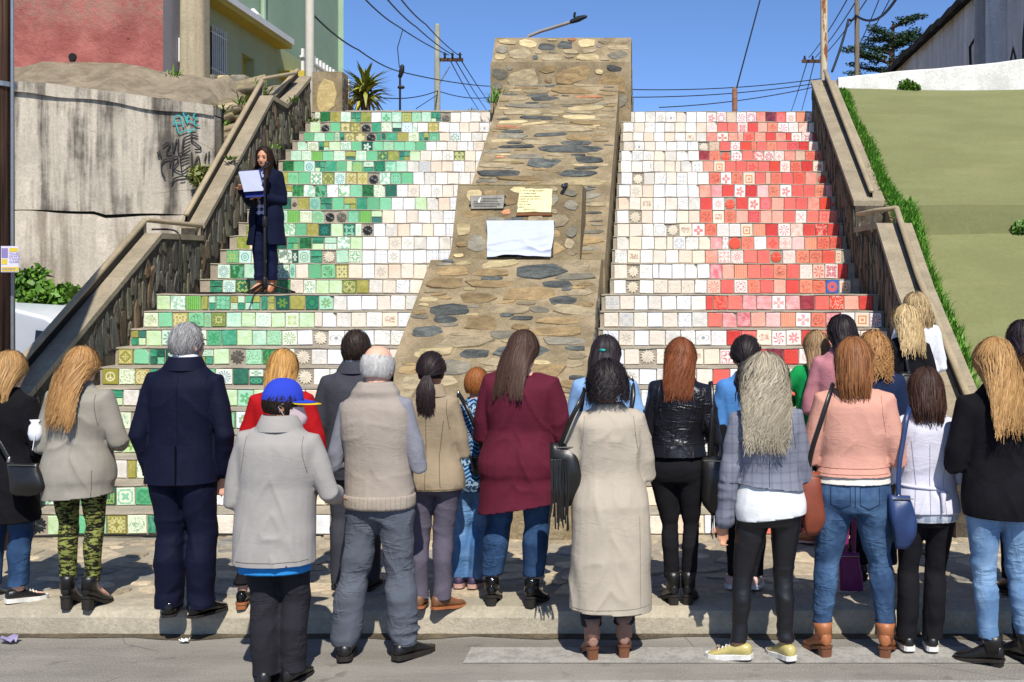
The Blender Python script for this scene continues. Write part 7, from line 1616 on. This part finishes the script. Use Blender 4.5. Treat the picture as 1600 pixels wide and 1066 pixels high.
for k in range(17000):
    y = rg.uniform(9.7, 17.4); wd = .15 if y < 13.3 else .09; x = 2.66+rg.random()**1.3*wd*1.6+(.03*math.sin(y*3)); z = grass_on(y)-.02; L = rg.uniform(.06, .17)*(1.2 if y < 13.3 else .8); a = rg.uniform(0, 6.28); e = rg.uniform(.5, 1.45)
    GS.append(((x, y, z), (x+math.cos(a)*math.cos(e)*L, y+math.sin(a)*math.cos(e)*L-.03, z+math.sin(e)*L), .016*rg.uniform(.7, 1.3), rg.random()))
tag(blades('grass', GS, M_GRASS), 'strip of green grass growing between the right parapet and the painted slope', 'grass', kind='stuff')

# ================================================================== WHITE VAN behind the left parapet
vo = Vector((-7.52, 13.3, .146)); VB = empty('white_van', vo, label='white delivery van parked behind the left parapet beside the utility pole', cat='van')
M_VAN = mat('white_car_paint', 'ccd3da', .25, .03, 3, 0, spec=.5); M_TYRE = mat('tyre', '17171a', .85, .1, 12, .3)
prof = [(-2.3, .30), (-2.36, .8), (-2.34, 1.5), (-2.22, 1.66), (-1.9, 1.73), (-.4, 1.77), (.45, 1.72), (.85, 1.62), (1.14, 1.44), (1.42, 1.12), (1.58, .98), (1.80, .88), (1.90, .70), (1.92, .32)]
bm = bmesh.new(); rows = []
for y, ins in ((-.84, .10), (-.86, 0), (-.80, -.0), (.80, 0), (.86, 0), (.84, .10)):
    rows.append([bm.verts.new((x*(1-ins*.03), y*(1-max(0, z-1.0)*.14), z-(ins*.25 if z > 1.4 else 0))) for x, z in prof])
for a, c_ in zip(rows, rows[1:]):
    for i in range(len(prof)): bm.faces.new((a[i], a[(i+1) % len(prof)], c_[(i+1) % len(prof)], c_[i]))
bm.faces.new(rows[0]); bm.faces.new(rows[-1][::-1]); bmesh.ops.recalc_face_normals(bm, faces=bm.faces[:]); bmesh.ops.bevel(bm, geom=[e for e in bm.edges if len(e.link_faces) == 2 and e.calc_face_angle(0) > .35], offset=.03, segments=2, affect='EDGES')
me = bpy.data.meshes.new('body'); bm.to_mesh(me); bm.free(); me.materials.append(M_VAN); me.shade_smooth(); link('body', me, VB)
def side_panel(name, pts, m, y=-.868, th=.012):
    ys = [y+max(0, z-1.0)*.118 for x, z in pts]; b_ = MB(); n = len(pts); c_ = (sum(p[0] for p in pts)/n, sum(p[1] for p in pts)/n)
    V = [(x, yy+.03, z) for (x, z), yy in zip(pts, ys)]+[(x, yy, z) for (x, z), yy in zip(pts, ys)]+[(c_[0]+(x-c_[0])*.95, yy-th, c_[1]+(z-c_[1])*.95) for (x, z), yy in zip(pts, ys)]
    b_.add(V, [(l*n+i, l*n+(i+1) % n, (l+1)*n+(i+1) % n, (l+1)*n+i) for l in (0, 1) for i in range(n)]+[tuple(range(2*n, 3*n))]); return b_.build(name, m, VB)
side_panel('window', [(.74, 1.05), (1.22, 1.05), (1.14, 1.26), (.98, 1.45), (.76, 1.48)], M_GLASS)
side_panel('load_panel', [(-1.4, .42), (.56, .42), (.50, 1.1), (.34, 1.42), (-1.4, 1.46)], M_VAN)
side_panel('door', [(.66, .36), (1.30, .36), (1.30, .98), (.66, .98)], M_VAN)
MB().box(.72, .88, -.90, -.872, .86, .90).build('door_handle', M_BLACK, VB)
MB().tube([(1.2, -.88, 1.06), (1.2, -1.0, 1.1), (1.2, -1.04, 1.18)], [.03, .05, .06], 10).build('mirror', M_BLACK, VB, None, True)
MB().add([(1.17, -.72, 1.42), (1.17, .72, 1.42), (1.44, .78, 1.11), (1.44, -.78, 1.11), (1.20, -.72, 1.43), (1.20, .72, 1.43), (1.47, .78, 1.12), (1.47, -.78, 1.12)], [(4, 5, 6, 7), (0, 3, 2, 1), (0, 1, 5, 4), (2, 3, 7, 6), (0, 4, 7, 3), (1, 2, 6, 5)]).build('windscreen', M_GLASS, VB)
for s_ in (-1, 1): MB().ell((1.87, s_*.62, .68), (.06, .14, .10), 12, 8).build('headlight', mat('headlight_glass', 'b9bfc4', .1, .05, 5, 0), VB, None, True)
for x in (-1.55, 1.35):
    for s_ in (-1, 1):
        w_ = MB().loft([(0, 0, -.09, .27, .27, 2), (0, 0, -.07, .31, .31, 2), (0, 0, .07, .31, .31, 2), (0, 0, .09, .27, .27, 2)], 24).build('wheel', M_TYRE, VB, (x, s_*.80, .31)); w_.rotation_euler = (R(90), 0, 0)
        MB().loft([(0, 0, -.095, .17, .17, 2), (0, 0, .095, .17, .17, 2)], 18).build('rim', M_ZINC, w_)

# ================================================================== LITTER
def scrap(name, p, s_, m, label, seed):
    rg = random.Random(seed); V = []; n = 5
    for j in range(n):
        for i in range(n): V.append(((i-2)*s_*.3+rg.uniform(-.1, .1)*s_, (j-2)*s_*.22+rg.uniform(-.1, .1)*s_, rg.uniform(0, .45)*s_))
    tag(mk(name, V, [(j*n+i, j*n+i+1, (j+1)*n+i+1, (j+1)*n+i) for j in range(n-1) for i in range(n-1)], m, None, p), label, 'litter')
scrap('paper_scrap', (-2.76, 6.70, .012), .045, M_WHITE, 'scrap of white paper lying in the gutter below the navy suit', 1)
scrap('wrapper', (-3.78, 6.70, .012), .085, mat('lilac_wrapper', '8d84a4', .35, .3, 30, .2), 'crumpled lilac and white wrapper in the gutter at the left', 2)
scrap('leaf_litter', (.35, 6.60, .012), .03, M_TAN, 'dead tan leaf in the gutter between the cream cardigan and the gold sneakers', 3)
print('TRIS', sum(sum(len(p.vertices)-2 for p in o.data.polygons) for o in bpy.data.objects if o.type == 'MESH'))
for o in bpy.data.objects:
    if o.get('label') and not 4 <= len(o['label'].split()) <= 16: print('LABEL LEN', o.name, len(o['label'].split()), o['label'])
